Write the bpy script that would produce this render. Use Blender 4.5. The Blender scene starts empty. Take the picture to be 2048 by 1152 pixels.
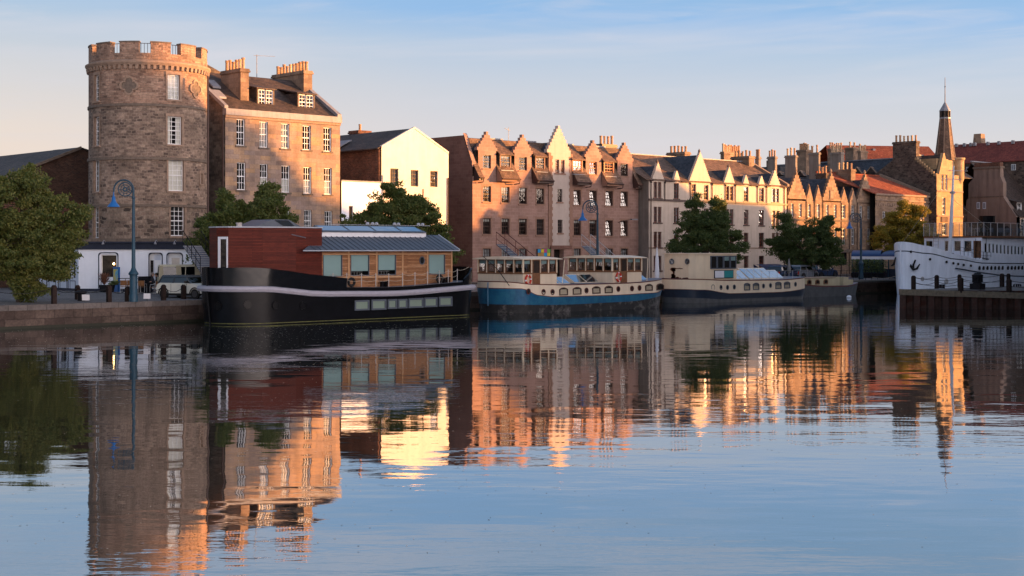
import bpy, math, random
from mathutils import Vector
random.seed(7)
C = bpy.context.scene.collection
PI = math.pi
# ------------------------------------------------------------------ camera model (x runs along the quay, y inland)
F, YH, ZC = 2844.0, 499.0, 4.35
TH = math.radians(43.3)
SA, CA = math.sin(TH), math.cos(TH)
def ray(px):
    k = (px - 1024) / F
    return (SA + CA * k, CA - SA * k)
def sx(px, t):
    r = ray(px); return t * r[0] / r[1]
def ty(px, s):
    r = ray(px); return s * r[1] / r[0]
def W(px, D):
    r = ray(px); return (r[0] * D, r[1] * D)
def dep(x, y): return x * SA + y * CA
def zz(py, x, y): return ZC + (YH - py) * dep(x, y) / F
def gz(t): return 1.3 + .15 * max(0, min(1, (t - 79) / 8))

# ------------------------------------------------------------------ materials
def new_mat(name):
    m = bpy.data.materials.new(name); m.use_nodes = True
    nt = m.node_tree; nt.nodes.clear()
    out = nt.nodes.new('ShaderNodeOutputMaterial')
    return m, nt, out
class N:
    def __init__(s, nt): s.nt = nt
    def __call__(s, typ, ins=None, **kw):
        n = s.nt.nodes.new('ShaderNode' + typ)
        for k, v in kw.items(): setattr(n, k, v)
        for k, v in (ins or {}).items():
            i = n.inputs[k]
            if isinstance(v, bpy.types.NodeSocket): s.nt.links.new(v, i)
            else:
                if i.type == 'RGBA' and len(v) == 3: v = (*v, 1)
                i.default_value = v
        return n
def mixc(n, fac, a, b, blend='MIX'):
    m = n('Mix', data_type='RGBA', blend_type=blend)
    for i, v in ((0, fac), (6, a), (7, b)):
        s = m.inputs[i]
        if isinstance(v, bpy.types.NodeSocket): n.nt.links.new(v, s)
        else: s.default_value = (*v, 1) if i and len(v) == 3 else v
    return m.outputs[2]
def ramp(n, fac, stops, interp='LINEAR'):
    r = n('ValToRGB', {'Fac': fac}); e = r.color_ramp.elements; r.color_ramp.interpolation = interp
    while len(e) > 1: e.remove(e[0])
    e[0].position, e[0].color = stops[0][0], (*stops[0][1], 1)
    for p, c in stops[1:]:
        x = e.new(p); x.color = (*c, 1)
    return r.outputs['Color']
def noise(n, scale, detail=3, rough=.55, vec=None, stretch=None):
    if vec is None: vec = n('NewGeometry').outputs['Position']
    if stretch: vec = n('Mapping', {'Vector': vec, 'Scale': stretch}).outputs[0]
    return n('TexNoise', {'Vector': vec, 'Scale': scale, 'Detail': detail, 'Roughness': rough}).outputs['Fac']
def g(v): return (v, v, v)
def stone(name, cols, mortar, bw, bh, ms=.012, stain=.35, fine=.25, bump=.5, rough=.88, warp=0., streak=0., stain_col=None):
    m, nt, out = new_mat(name); n = N(nt)
    uv = n('UVMap').outputs[0]
    if warp:
        nz = n('TexNoise', {'Vector': uv, 'Scale': 1.3, 'Detail': 2}).outputs['Color']
        off = n('VectorMath', {0: nz, 1: (.5, .5, .5)}, operation='SUBTRACT').outputs[0]
        off = n('VectorMath', {0: off, 'Scale': warp}, operation='SCALE').outputs[0]
        uv = n('VectorMath', {0: uv, 1: off}, operation='ADD').outputs[0]
    b = n('TexBrick', {'Vector': uv, 'Color1': g(0), 'Color2': g(1), 'Mortar': g(.5), 'Scale': 1., 'Mortar Size': ms, 'Mortar Smooth': .3, 'Brick Width': bw, 'Row Height': bh})
    k = len(cols)
    col = ramp(n, b.outputs['Color'], [(i / (k - 1), c) for i, c in enumerate(cols)])
    col = mixc(n, b.outputs['Fac'], col, mortar)
    st = n('MapRange', {'Value': noise(n, .55, 4, .6), 'From Min': .3, 'From Max': .7, 'To Min': 1 - stain, 'To Max': 1 + stain * .45}).outputs[0]
    fi = n('MapRange', {'Value': noise(n, 7, 3, .7), 'From Min': .25, 'From Max': .75, 'To Min': 1 - fine, 'To Max': 1 + fine}).outputs[0]
    v = n('Math', {0: st, 1: fi}, operation='MULTIPLY').outputs[0]
    if streak:
        s2 = n('MapRange', {'Value': noise(n, 1.6, 3, .6, stretch=(1, 1, .12)), 'From Min': .35, 'From Max': .7, 'To Min': 1 + streak * .3, 'To Max': 1 - streak}).outputs[0]
        v = n('Math', {0: v, 1: s2}, operation='MULTIPLY').outputs[0]
    vc = n('CombineColor', {0: v, 1: v, 2: v}).outputs[0]
    col = mixc(n, 1., col, vc, 'MULTIPLY')
    if stain_col:
        f = n('MapRange', {'Value': noise(n, .9, 5, .65), 'From Min': .55, 'From Max': .72}).outputs[0]
        col = mixc(n, f, col, stain_col)
    h = n('Math', {0: n('Math', {0: b.outputs['Fac'], 1: -1.}, operation='MULTIPLY').outputs[0], 1: n('Math', {0: noise(n, 9, 3), 1: .8}, operation='MULTIPLY').outputs[0]}, operation='ADD').outputs[0]
    bp = n('Bump', {'Height': h, 'Strength': bump, 'Distance': .04})
    p = n('BsdfPrincipled', {'Base Color': col, 'Roughness': rough, 'Normal': bp.outputs[0], 'Specular IOR Level': .25})
    nt.links.new(p.outputs[0], out.inputs[0]); return m
def paint(name, col, rough=.5, var=.12, scale=3., metal=0., streak=0., bump=0., spec=.28, col2=None, thr=(.55, .65), wave=0., ws=2.):
    m, nt, out = new_mat(name); n = N(nt)
    v = n('MapRange', {'Value': noise(n, scale, 4, .65), 'From Min': .25, 'From Max': .75, 'To Min': 1 - var, 'To Max': 1 + var}).outputs[0]
    if streak:
        s2 = n('MapRange', {'Value': noise(n, 2.2, 3, .6, stretch=(1, 1, .1)), 'From Min': .4, 'From Max': .75, 'To Min': 1, 'To Max': 1 - streak}).outputs[0]
        v = n('Math', {0: v, 1: s2}, operation='MULTIPLY').outputs[0]
    c = mixc(n, 1., col, n('CombineColor', {0: v, 1: v, 2: v}).outputs[0], 'MULTIPLY')
    if col2:
        f = n('MapRange', {'Value': noise(n, scale * .6, 6, .7), 'From Min': thr[0], 'From Max': thr[1]}).outputs[0]
        c = mixc(n, f, c, col2)
    ins = {'Base Color': c, 'Roughness': rough, 'Metallic': metal, 'Specular IOR Level': spec}
    if bump: ins['Normal'] = n('Bump', {'Height': noise(n, 14, 4), 'Strength': bump, 'Distance': .02}).outputs[0]
    if wave: ins['Normal'] = n('Bump', {'Height': noise(n, ws, 2), 'Strength': 1., 'Distance': wave}).outputs[0]
    p = n('BsdfPrincipled', ins); nt.links.new(p.outputs[0], out.inputs[0]); return m
def planks(name, cols, gap, pitch, rough=.55, stain=.3, vertical=False):
    m, nt, out = new_mat(name); n = N(nt)
    uv = n('UVMap').outputs[0]
    if vertical: uv = n('Mapping', {'Vector': uv, 'Rotation': (0, 0, PI / 2)}).outputs[0]
    b = n('TexBrick', {'Vector': uv, 'Color1': g(0), 'Color2': g(1), 'Mortar': g(.5), 'Scale': 1., 'Mortar Size': .009, 'Mortar Smooth': .4, 'Brick Width': 3.1, 'Row Height': pitch})
    k = len(cols)
    r0 = n('Math', {0: b.outputs['Color'], 1: noise(n, 1.1, 4, .7)}, operation='MULTIPLY_ADD', ); r0.inputs[2].default_value = -.1
    col = ramp(n, r0.outputs[0], [(i / (k - 1) * .9, c) for i, c in enumerate(cols)])
    st = n('MapRange', {'Value': noise(n, 3, 5, .7, stretch=(1, 1, 6)), 'From Min': .3, 'From Max': .7, 'To Min': 1 - stain, 'To Max': 1 + stain * .5}).outputs[0]
    col = mixc(n, 1., col, n('CombineColor', {0: st, 1: st, 2: st}).outputs[0], 'MULTIPLY')
    col = mixc(n, b.outputs['Fac'], col, gap)
    bp = n('Bump', {'Height': b.outputs['Fac'], 'Strength': .5, 'Distance': -.02})
    p = n('BsdfPrincipled', {'Base Color': col, 'Roughness': rough, 'Normal': bp.outputs[0], 'Specular IOR Level': .15})
    nt.links.new(p.outputs[0], out.inputs[0]); return m
def glass(name, tint, refl, wavy=.01, rough=.02, gcol=(.95, .95, .95)):
    m, nt, out = new_mat(name); n = N(nt)
    bp = n('Bump', {'Height': noise(n, 2.2, 2), 'Strength': 1., 'Distance': wavy}).outputs[0]
    gl = n('BsdfGlossy', {'Color': gcol, 'Roughness': rough, 'Normal': bp})
    tr = n('BsdfTransparent', {'Color': tint})
    fr = n('Fresnel', {'IOR': 1.5}).outputs[0]
    fac = n('Math', {0: fr, 1: .5, 2: refl}, operation='MULTIPLY_ADD', use_clamp=True).outputs[0]
    mx = n('MixShader', {0: fac, 1: tr.outputs[0], 2: gl.outputs[0]})
    nt.links.new(mx.outputs[0], out.inputs[0]); return m
def emit(name, col, k):
    m, nt, out = new_mat(name); n = N(nt)
    e = n('Emission', {'Color': col, 'Strength': k}); nt.links.new(e.outputs[0], out.inputs[0]); return m
def leafmat(name, cols, trans=.35):
    m, nt, out = new_mat(name); n = N(nt)
    rnd = n('NewGeometry').outputs['Random Per Island']
    v = n('Math', {0: rnd, 1: .55}, operation='MULTIPLY').outputs[0]
    v = n('Math', {0: noise(n, .9, 3), 1: .8, 2: v}, operation='MULTIPLY_ADD').outputs[0]
    col = ramp(n, v, [(i / (len(cols) - 1) * .8 + .1, c) for i, c in enumerate(cols)])
    d = n('BsdfPrincipled', {'Base Color': col, 'Roughness': .55, 'Specular IOR Level': .3})
    t = n('BsdfTranslucent', {'Color': mixc(n, .5, col, (.12, .14, .02))})
    mx = n('MixShader', {0: trans, 1: d.outputs[0], 2: t.outputs[0]})
    nt.links.new(mx.outputs[0], out.inputs[0]); return m

M = {}
M['rubble'] = stone('tower_rubble', [(.085,.06,.05),(.2,.142,.112),(.265,.19,.145),(.34,.25,.19),(.14,.1,.08),(.23,.16,.122)], (.27,.205,.16), .37, .2, .026, .45, .35, 1., warp=.3, streak=.15)
M['rubble_big'] = stone('tower_rough_rubble', [(.055,.042,.036),(.2,.142,.112),(.255,.185,.14),(.32,.24,.185)], (.26,.2,.155), .48, .28, .04, .5, .4, 1., warp=.5, streak=.15)
M['rubble_red'] = stone('tower_reddish_rubble', [(.14,.088,.066),(.26,.158,.115),(.31,.195,.14),(.36,.24,.175),(.25,.16,.115)], (.27,.185,.14), .36, .17, .022, .4, .3, .9, warp=.28, streak=.1)
M['dressed'] = paint('dressed_sandstone', (.25,.175,.13), .85, .25, 4, bump=.4)
M['dressed_dark'] = paint('weathered_recess_stone', (.13,.1,.08), .9, .35, 5, bump=.5)  # weathered trim; also the recess shade coloured into the quatrefoil panels
M['ashlar'] = stone('ashlar_blocks', [(0.22,0.158,0.13),(0.297,0.214,0.172),(0.341,0.24,0.182),(0.396,0.25,0.146),(0.264,0.204,0.187)], (0.209,0.148,0.12), .95, .34, .008, .38, .16, .3, streak=.2)
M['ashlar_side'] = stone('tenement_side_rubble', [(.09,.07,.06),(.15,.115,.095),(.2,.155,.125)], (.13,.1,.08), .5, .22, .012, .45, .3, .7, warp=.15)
M['chimney_stone'] = stone('chimney_ashlar', [(0.17,0.114,0.0808),(0.23,0.157,0.109),(0.27,0.18,0.123)], (0.14,0.095,0.0712), .7, .36, .008, .45, .2, .3)
M['pot'] = paint('clay_chimney_pot', (.36,.21,.12), .8, .35, 6)
M['pot_pale'] = paint('buff_chimney_pot', (.48,.33,.2), .8, .35, 6)
M['brick'] = stone('dark_red_brick', [(.085,.034,.022),(.14,.055,.033),(.18,.075,.045),(.075,.04,.03)], (.15,.1,.075), .25, .1, .012, .4, .3, .4)
M['brick_dim'] = stone('dark_brown_brick', [(0.0455,0.0231,0.0168),(0.07,0.035,0.0252),(0.091,0.0455,0.0315),(0.0385,0.0245,0.021)], (0.084,0.0595,0.0455), .25, .1, .012, .4, .3, .4)  # darker, browner copy of the red brick
M['slate'] = stone('roof_slate', [(.035,.026,.023),(.06,.042,.034),(.085,.058,.045),(.05,.038,.034)], (.02,.016,.015), .3, .2, .01, .35, .35, .6, rough=.7)
M['slate_brown'] = stone('sunlit_brown_slate', [(.09,.055,.038),(.14,.085,.058),(.18,.11,.075)], (.05,.032,.024), .3, .2, .01, .35, .35, .6, rough=.75)  # roof slate with its sunlit brown tone put into the colour
M['slate_blue'] = stone('blue_roof_slate', [(.028,.034,.045),(.045,.052,.066),(.06,.066,.08)], (.018,.02,.026), .3, .2, .01, .3, .3, .5, rough=.6)
M['tile_red'] = stone('red_pantile', [(0.174,0.036,0.02),(0.236,0.0576,0.028),(0.279,0.0792,0.04)], (0.112,0.0252,0.016), .28, .3, .015, .35, .3, .5)
M['tile_dull'] = stone('dull_red_tile', [(0.12,0.024,0.0176),(0.16,0.0344,0.024),(0.192,0.044,0.0288)], (0.08,0.0176,0.0128), .28, .3, .01, .25, .2, .4)
M['lead'] = paint('lead_flashing', (0.21,0.21,0.233), .55, .15, 3, streak=.3)
M['cream_wall'] = paint('cream_painted_render', (.66,.60,.52), .85, .09, 1.1, streak=.12, bump=.15)
M['pub_white'] = paint('white_pub_render', (0.805,0.828,0.88), .8, .05, 1.5, streak=.08, bump=.1)
M['pub_shade'] = paint('shaded_wall_and_joinery', (.5,.54,.62), .6, .06, 2)  # bluish shade of the pub's side wall put into the colour; also joinery
M['navy'] = paint('navy_fascia_paint', (.018,.022,.04), .5, .2, 3)
M['pink'] = stone('pink_sandstone_blocks', [(0.25,0.147,0.117),(0.279,0.166,0.133),(0.309,0.19,0.153)], (0.353,0.237,0.194), .62, .3, .012, .22, .1, .15)
M['pink_dark'] = stone('shaded_dark_sandstone', [(.155,.075,.058),(.175,.088,.066),(.195,.1,.076)], (.21,.12,.09), .62, .3, .012, .22, .1, .15)  # darker copy of pink: side wall shade put into the colour; lintel too
M['pink_trim'] = paint('pink_sandstone_trim', (.25,.145,.105), .85, .15, 4)
M['harl_white'] = paint('pale_harling', (.44,.36,.315), .9, .08, 2, streak=.12, bump=.3)
M['harl_cream'] = paint('cream_harling', (.52,.425,.35), .9, .09, 1.5, streak=.18, bump=.3)
M['harl_grey'] = paint('shaded_streaky_harling', (.21,.175,.15), .9, .18, 1.2, streak=.35, bump=.3)  # shaded side wall tone put into the harling colour, plus streaks; chimneys too
M['brown_trim'] = paint('dark_brown_paint', (.055,.03,.025), .5, .2, 4)
M['stone6'] = stone('buff_snecked_stone', [(0.184,0.122,0.0884),(0.27,0.184,0.125),(0.324,0.219,0.146),(0.227,0.163,0.13)], (0.216,0.148,0.104), .5, .26, .01, .35, .25, .5, streak=.15)
M['stone8'] = stone('golden_ashlar', [(.3,.2,.11),(.36,.24,.13),(.4,.27,.15)], (.25,.17,.1), .7, .3, .008, .3, .15, .3)
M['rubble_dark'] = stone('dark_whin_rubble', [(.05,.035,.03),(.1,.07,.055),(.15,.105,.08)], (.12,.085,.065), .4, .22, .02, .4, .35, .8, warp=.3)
M['render9'] = paint('streaked_brown_render', (.2,.145,.12), .9, .12, 1.2, streak=.45, bump=.3)
M['white_frame'] = paint('white_window_paint', (.72,.72,.73), .5, .05, 3)
M['brown_frame'] = paint('dark_stained_frame', (.06,.032,.025), .5, .2, 3)
M['red_frame'] = paint('red_brown_frame', (.16,.05,.035), .5, .2, 3)
M['orange_frame'] = paint('orange_stained_frame', (.36,.1,.045), .5, .15, 3)
M['interior'] = paint('dark_room', (.02,.017,.016), .95, .3, .7)
M['blind'] = paint('pale_blind', (.8,.77,.7), .9, .1, 2, streak=.15)
M['net'] = paint('net_curtain', (.5,.5,.5), .9, .2, 3, streak=.4)
M['curtain_grey'] = paint('grey_curtain', (.25,.25,.25), .9, .25, 3, streak=.6)
M['pane'] = glass('window_glass', (.8,.83,.84), .01)
M['pane_sky'] = glass('reflecting_glass', (.5,.55,.6), .2, .006)
M['pane_warm'] = glass('glinting_glass', (.45,.42,.38), .5, .02, .05)
M['setts'] = stone('stone_setts', [(.11,.105,.105),(.15,.145,.145),(.19,.185,.18)], (.07,.065,.062), .22, .13, .02, .25, .2, .5)
M['coping'] = stone('granite_coping', [(0.078,0.066,0.062),(0.102,0.087,0.0806),(0.12,0.102,0.093)], (0.036,0.03,0.0279), 1.1, .7, .015, .4, .25, .5)
M['quay'] = stone('quay_wall_blocks', [(0.0468,0.0307,0.0254),(0.066,0.0451,0.036),(0.0853,0.0594,0.0477)], (0.0275,0.0191,0.0159), 1.15, .52, .014, .55, .35, .7, warp=.06, stain_col=(0.0154,0.0127,0.00742))
M['weed'] = paint('wet_weed_line', (.012,.013,.006), .6, .4, 8)
# ------------------------------------------------------------------ objects
def tag(o, label=None, cat=None, group=None, kind=None):
    if label: o['label'] = label
    if cat: o['category'] = cat
    if group: o['group'] = group
    if kind: o['kind'] = kind
    return o
def thing(name, label, cat, loc=(0, 0, 0), rz=0, group=None):
    o = bpy.data.objects.new(name, None); C.objects.link(o); o.empty_display_size = .2
    o.location = loc; o.rotation_euler = (0, 0, rz)
    return tag(o, label, cat, group)
def wl(o):
    v = Vector((0, 0, 0))
    while o is not None: v = v + o.location; o = o.parent
    return v
def link(name, me, parent=None, loc=None, rz=0):
    o = bpy.data.objects.new(name, me); C.objects.link(o)
    if parent: o.parent = parent
    if loc is not None: o.location = loc
    o.rotation_euler = (0, 0, rz); return o
def autouv(n, pts):
    if abs(n.z) > .985: return [(p.x, p.y) for p in pts]
    a = Vector((-n.y, n.x, 0)).normalized()
    if a.x + .3 * a.y < 0: a = -a
    b = n.cross(a)
    if b.z < 0: b = -b
    return [(p.dot(a), p.dot(b)) for p in pts]
class MB:
    """collects polygons; build() links them as one mesh object (points in world space unless local=True)"""
    def __init__(s): s.v = []; s.f = []; s.m = []; s.uv = []; s.mats = []; s.smooth = False
    def mi(s, mat):
        if mat is None: return -1
        if mat not in s.mats: s.mats.append(mat)
        return s.mats.index(mat)
    def face(s, pts, mat=None, uv=None):
        pts = [Vector(p) for p in pts]; i = len(s.v); s.v += pts
        s.f.append(list(range(i, i + len(pts)))); s.m.append(s.mi(mat))
        if uv is None:
            n = Vector((0, 0, 0))
            for k in range(len(pts)):
                a, b = pts[k], pts[(k + 1) % len(pts)]
                n += Vector(((a.y - b.y) * (a.z + b.z), (a.z - b.z) * (a.x + b.x), (a.x - b.x) * (a.y + b.y)))
            n = n.normalized() if n.length > 1e-12 else Vector((0, 0, 1))
            uv = autouv(n, pts)
        s.uv.append(uv)
    def box(s, x0, x1, y0, y1, z0, z1, mat=None):
        P = [(x0, y0, z0), (x1, y0, z0), (x1, y1, z0), (x0, y1, z0), (x0, y0, z1), (x1, y0, z1), (x1, y1, z1), (x0, y1, z1)]
        s.hexa(P, mat)
    def hexa(s, P, mat=None):
        for q in ((0, 3, 2, 1), (4, 5, 6, 7), (0, 1, 5, 4), (1, 2, 6, 5), (2, 3, 7, 6), (3, 0, 4, 7)): s.face([P[i] for i in q], mat)
    def prism(s, ring, off, mat=None, caps=True):
        off = Vector(off); a = [Vector(p) for p in ring]; b = [p + off for p in a]; n = len(a)
        if caps: s.face(a[::-1], mat); s.face(b, mat)
        for i in range(n): s.face([a[i], a[(i + 1) % n], b[(i + 1) % n], b[i]], mat)
    def loft(s, rings, mat=None, caps=True, closed=True):
        n = len(rings[0])
        for a, b in zip(rings[:-1], rings[1:]):
            for i in range(n if closed else n - 1): s.face([a[i], a[(i + 1) % n], b[(i + 1) % n], b[i]], mat)
        if caps: s.face(list(rings[0])[::-1], mat); s.face(rings[-1], mat)
    def cyl(s, p0, p1, r0, r1=None, n=8, mat=None, caps=True):
        p0, p1 = Vector(p0), Vector(p1); r1 = r0 if r1 is None else r1
        d = (p1 - p0).normalized(); a = d.orthogonal().normalized(); b = d.cross(a)
        R = [[p + (a * math.cos(2 * PI * i / n) + b * math.sin(2 * PI * i / n)) * r for i in range(n)] for p, r in ((p0, r0), (p1, r1))]
        s.loft(R, mat, caps)
    def tube(s, pts, r, n=5, mat=None):
        pts = [Vector(p) for p in pts]; R = []
        d0 = None
        for i, p in enumerate(pts):
            d = (pts[min(i + 1, len(pts) - 1)] - pts[max(i - 1, 0)]).normalized()
            if d0 is None: a = d.orthogonal().normalized()
            else: a = (a - d * a.dot(d)).normalized()
            d0 = d; b = d.cross(a); rr = r[i] if isinstance(r, (list, tuple)) else r
            R.append([p + (a * math.cos(2 * PI * k / n) + b * math.sin(2 * PI * k / n)) * rr for k in range(n)])
        s.loft(R, mat)
    def lathe(s, prof, c=(0, 0, 0), n=12, mat=None, caps=True):
        c = Vector(c)
        s.loft([[c + Vector((r * math.cos(2 * PI * k / n), r * math.sin(2 * PI * k / n), z)) for k in range(n)] for r, z in prof], mat, caps)
    def mesh(s, name, mat=None, off=None, smooth=False):
        me = bpy.data.meshes.new(name)
        off = off or Vector((0, 0, 0))
        me.from_pydata([tuple(p - off) for p in s.v], [], s.f)
        for m in s.mats: me.materials.append(m)
        if -1 in s.m: me.materials.append(mat)
        me.polygons.foreach_set('material_index', [len(s.mats) if k < 0 else k for k in s.m])
        u = me.uv_layers.new(name='UVMap'); flat = [c for f in s.uv for p in f for c in p]
        u.data.foreach_set('uv', flat)
        if smooth:
            me.polygons.foreach_set('use_smooth', [True] * len(me.polygons))
        me.update(); return me
    def build(s, name, mat=None, parent=None, weld=False, smooth=False, world=True):
        off = wl(parent) if (parent and world) else Vector((0, 0, 0))
        me = s.mesh(name, mat, off)
        if weld or smooth:
            import bmesh
            bm = bmesh.new(); bm.from_mesh(me); bmesh.ops.remove_doubles(bm, verts=bm.verts, dist=.0008)
            bmesh.ops.recalc_face_normals(bm, faces=bm.faces); bm.to_mesh(me); bm.free()
        if smooth:
            me.polygons.foreach_set('use_smooth', [True] * len(me.polygons))
            try: me.set_sharp_from_angle(angle=math.radians(35))
            except Exception: pass
        return link(name, me, parent)

# ------------------------------------------------------------------ windows (meshes cached and shared)
WC = {}
def cached(key, fn):
    if key not in WC: WC[key] = fn()
    return WC[key]
def win_frame(w, h, fm, nx, nz, sash, arch, tilt):
    b = MB(); f = .065; d = .06; bar = .034
    b.box(-w / 2, -w / 2 + f, 0, d, 0, h); b.box(w / 2 - f, w / 2, 0, d, 0, h)
    b.box(-w / 2 + f, w / 2 - f, 0, d, 0, f); b.box(-w / 2 + f, w / 2 - f, 0, d, h - f, h)
    if sash: b.box(-w / 2 + f, w / 2 - f, -.005, d - .01, h / 2 - .035, h / 2 + .035)
    iw = w - 2 * f
    for i in range(1, nx):
        x = -iw / 2 + iw * i / nx; b.box(x - bar / 2, x + bar / 2, .012, .045, f, h - f)
    for i in range(1, nz):
        z = f + (h - 2 * f) * i / nz
        if sash and abs(z - h / 2) < .08: continue
        b.box(-w / 2 + f, w / 2 - f, .014, .042, z - bar / 2, z + bar / 2)
    if arch:
        pts = [(-w / 2 + w * i / 8, h - arch * (2 * (i / 8) - 1) ** 2) for i in range(9)]
        for i in range(8):
            (x0, z0), (x1, z1) = pts[i], pts[i + 1]
            b.hexa([(x0, -.03, z0), (x1, -.03, z1), (x1, d, z1), (x0, d, z0), (x0, -.03, h + .001), (x1, -.03, h + .001), (x1, d, h + .001), (x0, d, h + .001)])
    return b.mesh('window_frame', M[fm])
def window(parent, loc, rz, w, h, frame='white_frame', nx=3, nz=4, sash=True, pane='pane', blind=None, arch=0, sill='dressed', tilt=0, surround=None, recess=.12):
    w = round(w, 2); h = round(h, 2); off = wl(parent)
    o = link('window', cached(('f', w, h, frame, nx, nz, sash, arch), lambda: win_frame(w, h, frame, nx, nz, sash, arch, tilt)), parent, Vector(loc) - off, rz)
    def pm():
        b = MB(); t = tilt
        if t:
            b.face([(-w / 2 + .05, .03, .04), (w / 2 - .05, .03, .04), (w / 2 - .05, .03 + t, h - .04), (-w / 2 + .05, .03 + t, h - .04)])
        else: b.face([(-w / 2 + .05, .03, .04), (w / 2 - .05, .03, .04), (w / 2 - .05, .03, h - .04), (-w / 2 + .05, .03, h - .04)])
        return b.mesh('pane', M[pane])
    link('pane', cached(('p', w, h, pane, tilt), pm), o)
    if blind:
        kind, bm_ = blind
        def bl():
            b = MB(); y = .12
            if kind == 'full': R = [(-w / 2, w / 2, 0, h)]
            elif kind == 'top': R = [(-w / 2, w / 2, h * .58, h)]
            elif kind == 'top1': R = [(-w / 2, w / 2, h * .8, h)]
            elif kind == 'low': R = [(-w / 2, w / 2, 0, h * .5)]
            else: R = [(-w / 2, -w * .18, 0, h), (w * .2, w / 2, 0, h)]
            for x0, x1, z0, z1 in R:
                k = 5
                for i in range(k):
                    xa, xb = x0 + (x1 - x0) * i / k, x0 + (x1 - x0) * (i + 1) / k; ya, yb = y + (.02 if i % 2 else 0), y + (0 if i % 2 else .02)
                    b.face([(xa, ya, z0), (xb, yb, z0), (xb, yb, z1), (xa, ya, z1)])
            return b.mesh('blind', M[bm_])
        link('blind', cached(('b', w, h, kind, bm_), bl), o)
    if sill:
        def sm():
            b = MB(); b.box(-w / 2 - .12, w / 2 + .12, -recess - .07, -.002, -.13, -.003); return b.mesh('sill', M[sill])
        link('sill', cached(('s', w, sill, recess), sm), o)
    if surround:
        def su():
            b = MB(); k = .14; y0 = -recess - .014; y1 = -recess + .0
            b.box(-w / 2 - k, -w / 2, y0, y1, 0, h); b.box(w / 2, w / 2 + k, y0, y1, 0, h); b.box(-w / 2 - k, w / 2 + k, y0 + .002, y1, h, h + .2)
            return b.mesh('surround', M[surround])
        link('surround', cached(('u', w, h, surround, recess), su), o)
    return o

class Facade:
    """a wall plane seen from outside: p0 is its left end, p1 its right end; w runs inward"""
    def __init__(s, th, p0, p1):
        s.th = th; s.p0 = Vector(p0).to_2d(); s.p1 = Vector(p1).to_2d(); s.L = (s.p1 - s.p0).length
        s.d = (s.p1 - s.p0) / s.L; s.n = Vector((-s.d.y, s.d.x)); s.rz = math.atan2(s.d.y, s.d.x); s.holes = []
    def P(s, u, z, w=0.):
        q = s.p0 + s.d * u + s.n * w; return Vector((q.x, q.y, z))
    def u(s, px, w=0.):
        r = ray(px); o = s.p0 + s.n * w
        det = s.d.x * (-r[1]) + s.d.y * r[0]
        return (-(o.x) * (-r[1]) - (o.y) * r[0]) / det
    def z(s, px, py, w=0.):
        p = s.P(s.u(px, w), 0, w); return zz(py, p.x, p.y)
    def rect(s, x0, y0, x1, y1):
        u0, u1 = s.u(x0), s.u(x1); xm = (x0 + x1) / 2
        return [u0, u1, s.z(xm, y1), s.z(xm, y0)]
    def win(s, r, recess=.12, hole=True, **k):
        if r[1] < r[0]: r = [r[1], r[0], r[2], r[3]]
        if hole: s.holes.append(r)
        return window(s.th, s.P((r[0] + r[1]) / 2, r[2], recess), s.rz, r[1] - r[0], r[3] - r[2], recess=recess, **k)
    def wall(s, name, u0, u1, z0, z1, mat, depth=.32, interior=True, parent=None, extra=()):
        b = MB(); H = [h for h in list(s.holes) + list(extra) if h[0] < u1 and h[1] > u0 and h[2] < z1 and h[3] > z0]
        us = sorted({u0, u1, *[min(max(x, u0), u1) for h in H for x in h[:2]]}); zs = sorted({z0, z1, *[min(max(x, z0), z1) for h in H for x in h[2:]]})
        for a, c in zip(us[:-1], us[1:]):
            for e, f in zip(zs[:-1], zs[1:]):
                um, zm = (a + c) / 2, (e + f) / 2
                if c - a < 1e-5 or f - e < 1e-5: continue
                if any(h[0] < um < h[1] and h[2] < zm < h[3] for h in H): continue
                b.face([s.P(a, e), s.P(c, e), s.P(c, f), s.P(a, f)], M[mat])
        for h in H:
            a, c, e, f = h
            b.face([s.P(a, e), s.P(a, f), s.P(a, f, depth), s.P(a, e, depth)], M[mat]); b.face([s.P(c, e), s.P(c, e, depth), s.P(c, f, depth), s.P(c, f)], M[mat])
            b.face([s.P(a, f), s.P(c, f), s.P(c, f, depth), s.P(a, f, depth)], M[mat]); b.face([s.P(a, e), s.P(a, e, depth), s.P(c, e, depth), s.P(c, e)], M[mat])
        o = b.build(name, M[mat], parent or s.th)
        if interior and H:
            b = MB(); b.face([s.P(u0 + .05, z0, .75), s.P(u1 - .05, z0, .75), s.P(u1 - .05, z1, .75), s.P(u0 + .05, z1, .75)]); b.build('interior', M['interior'], parent or s.th)
        return o
    def poly(s, b, pts, depth=.32, mat=None, w=0.):
        ring = [s.P(u, z, w) for u, z in pts]; b.prism(ring, (s.n.x * depth, s.n.y * depth, 0), mat)
    def box(s, b, u0, u1, z0, z1, w0, w1, mat=None):
        P = [s.P(u0, z0, w0), s.P(u1, z0, w0), s.P(u1, z0, w1), s.P(u0, z0, w1), s.P(u0, z1, w0), s.P(u1, z1, w0), s.P(u1, z1, w1), s.P(u0, z1, w1)]
        b.hexa(P, mat)

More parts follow.
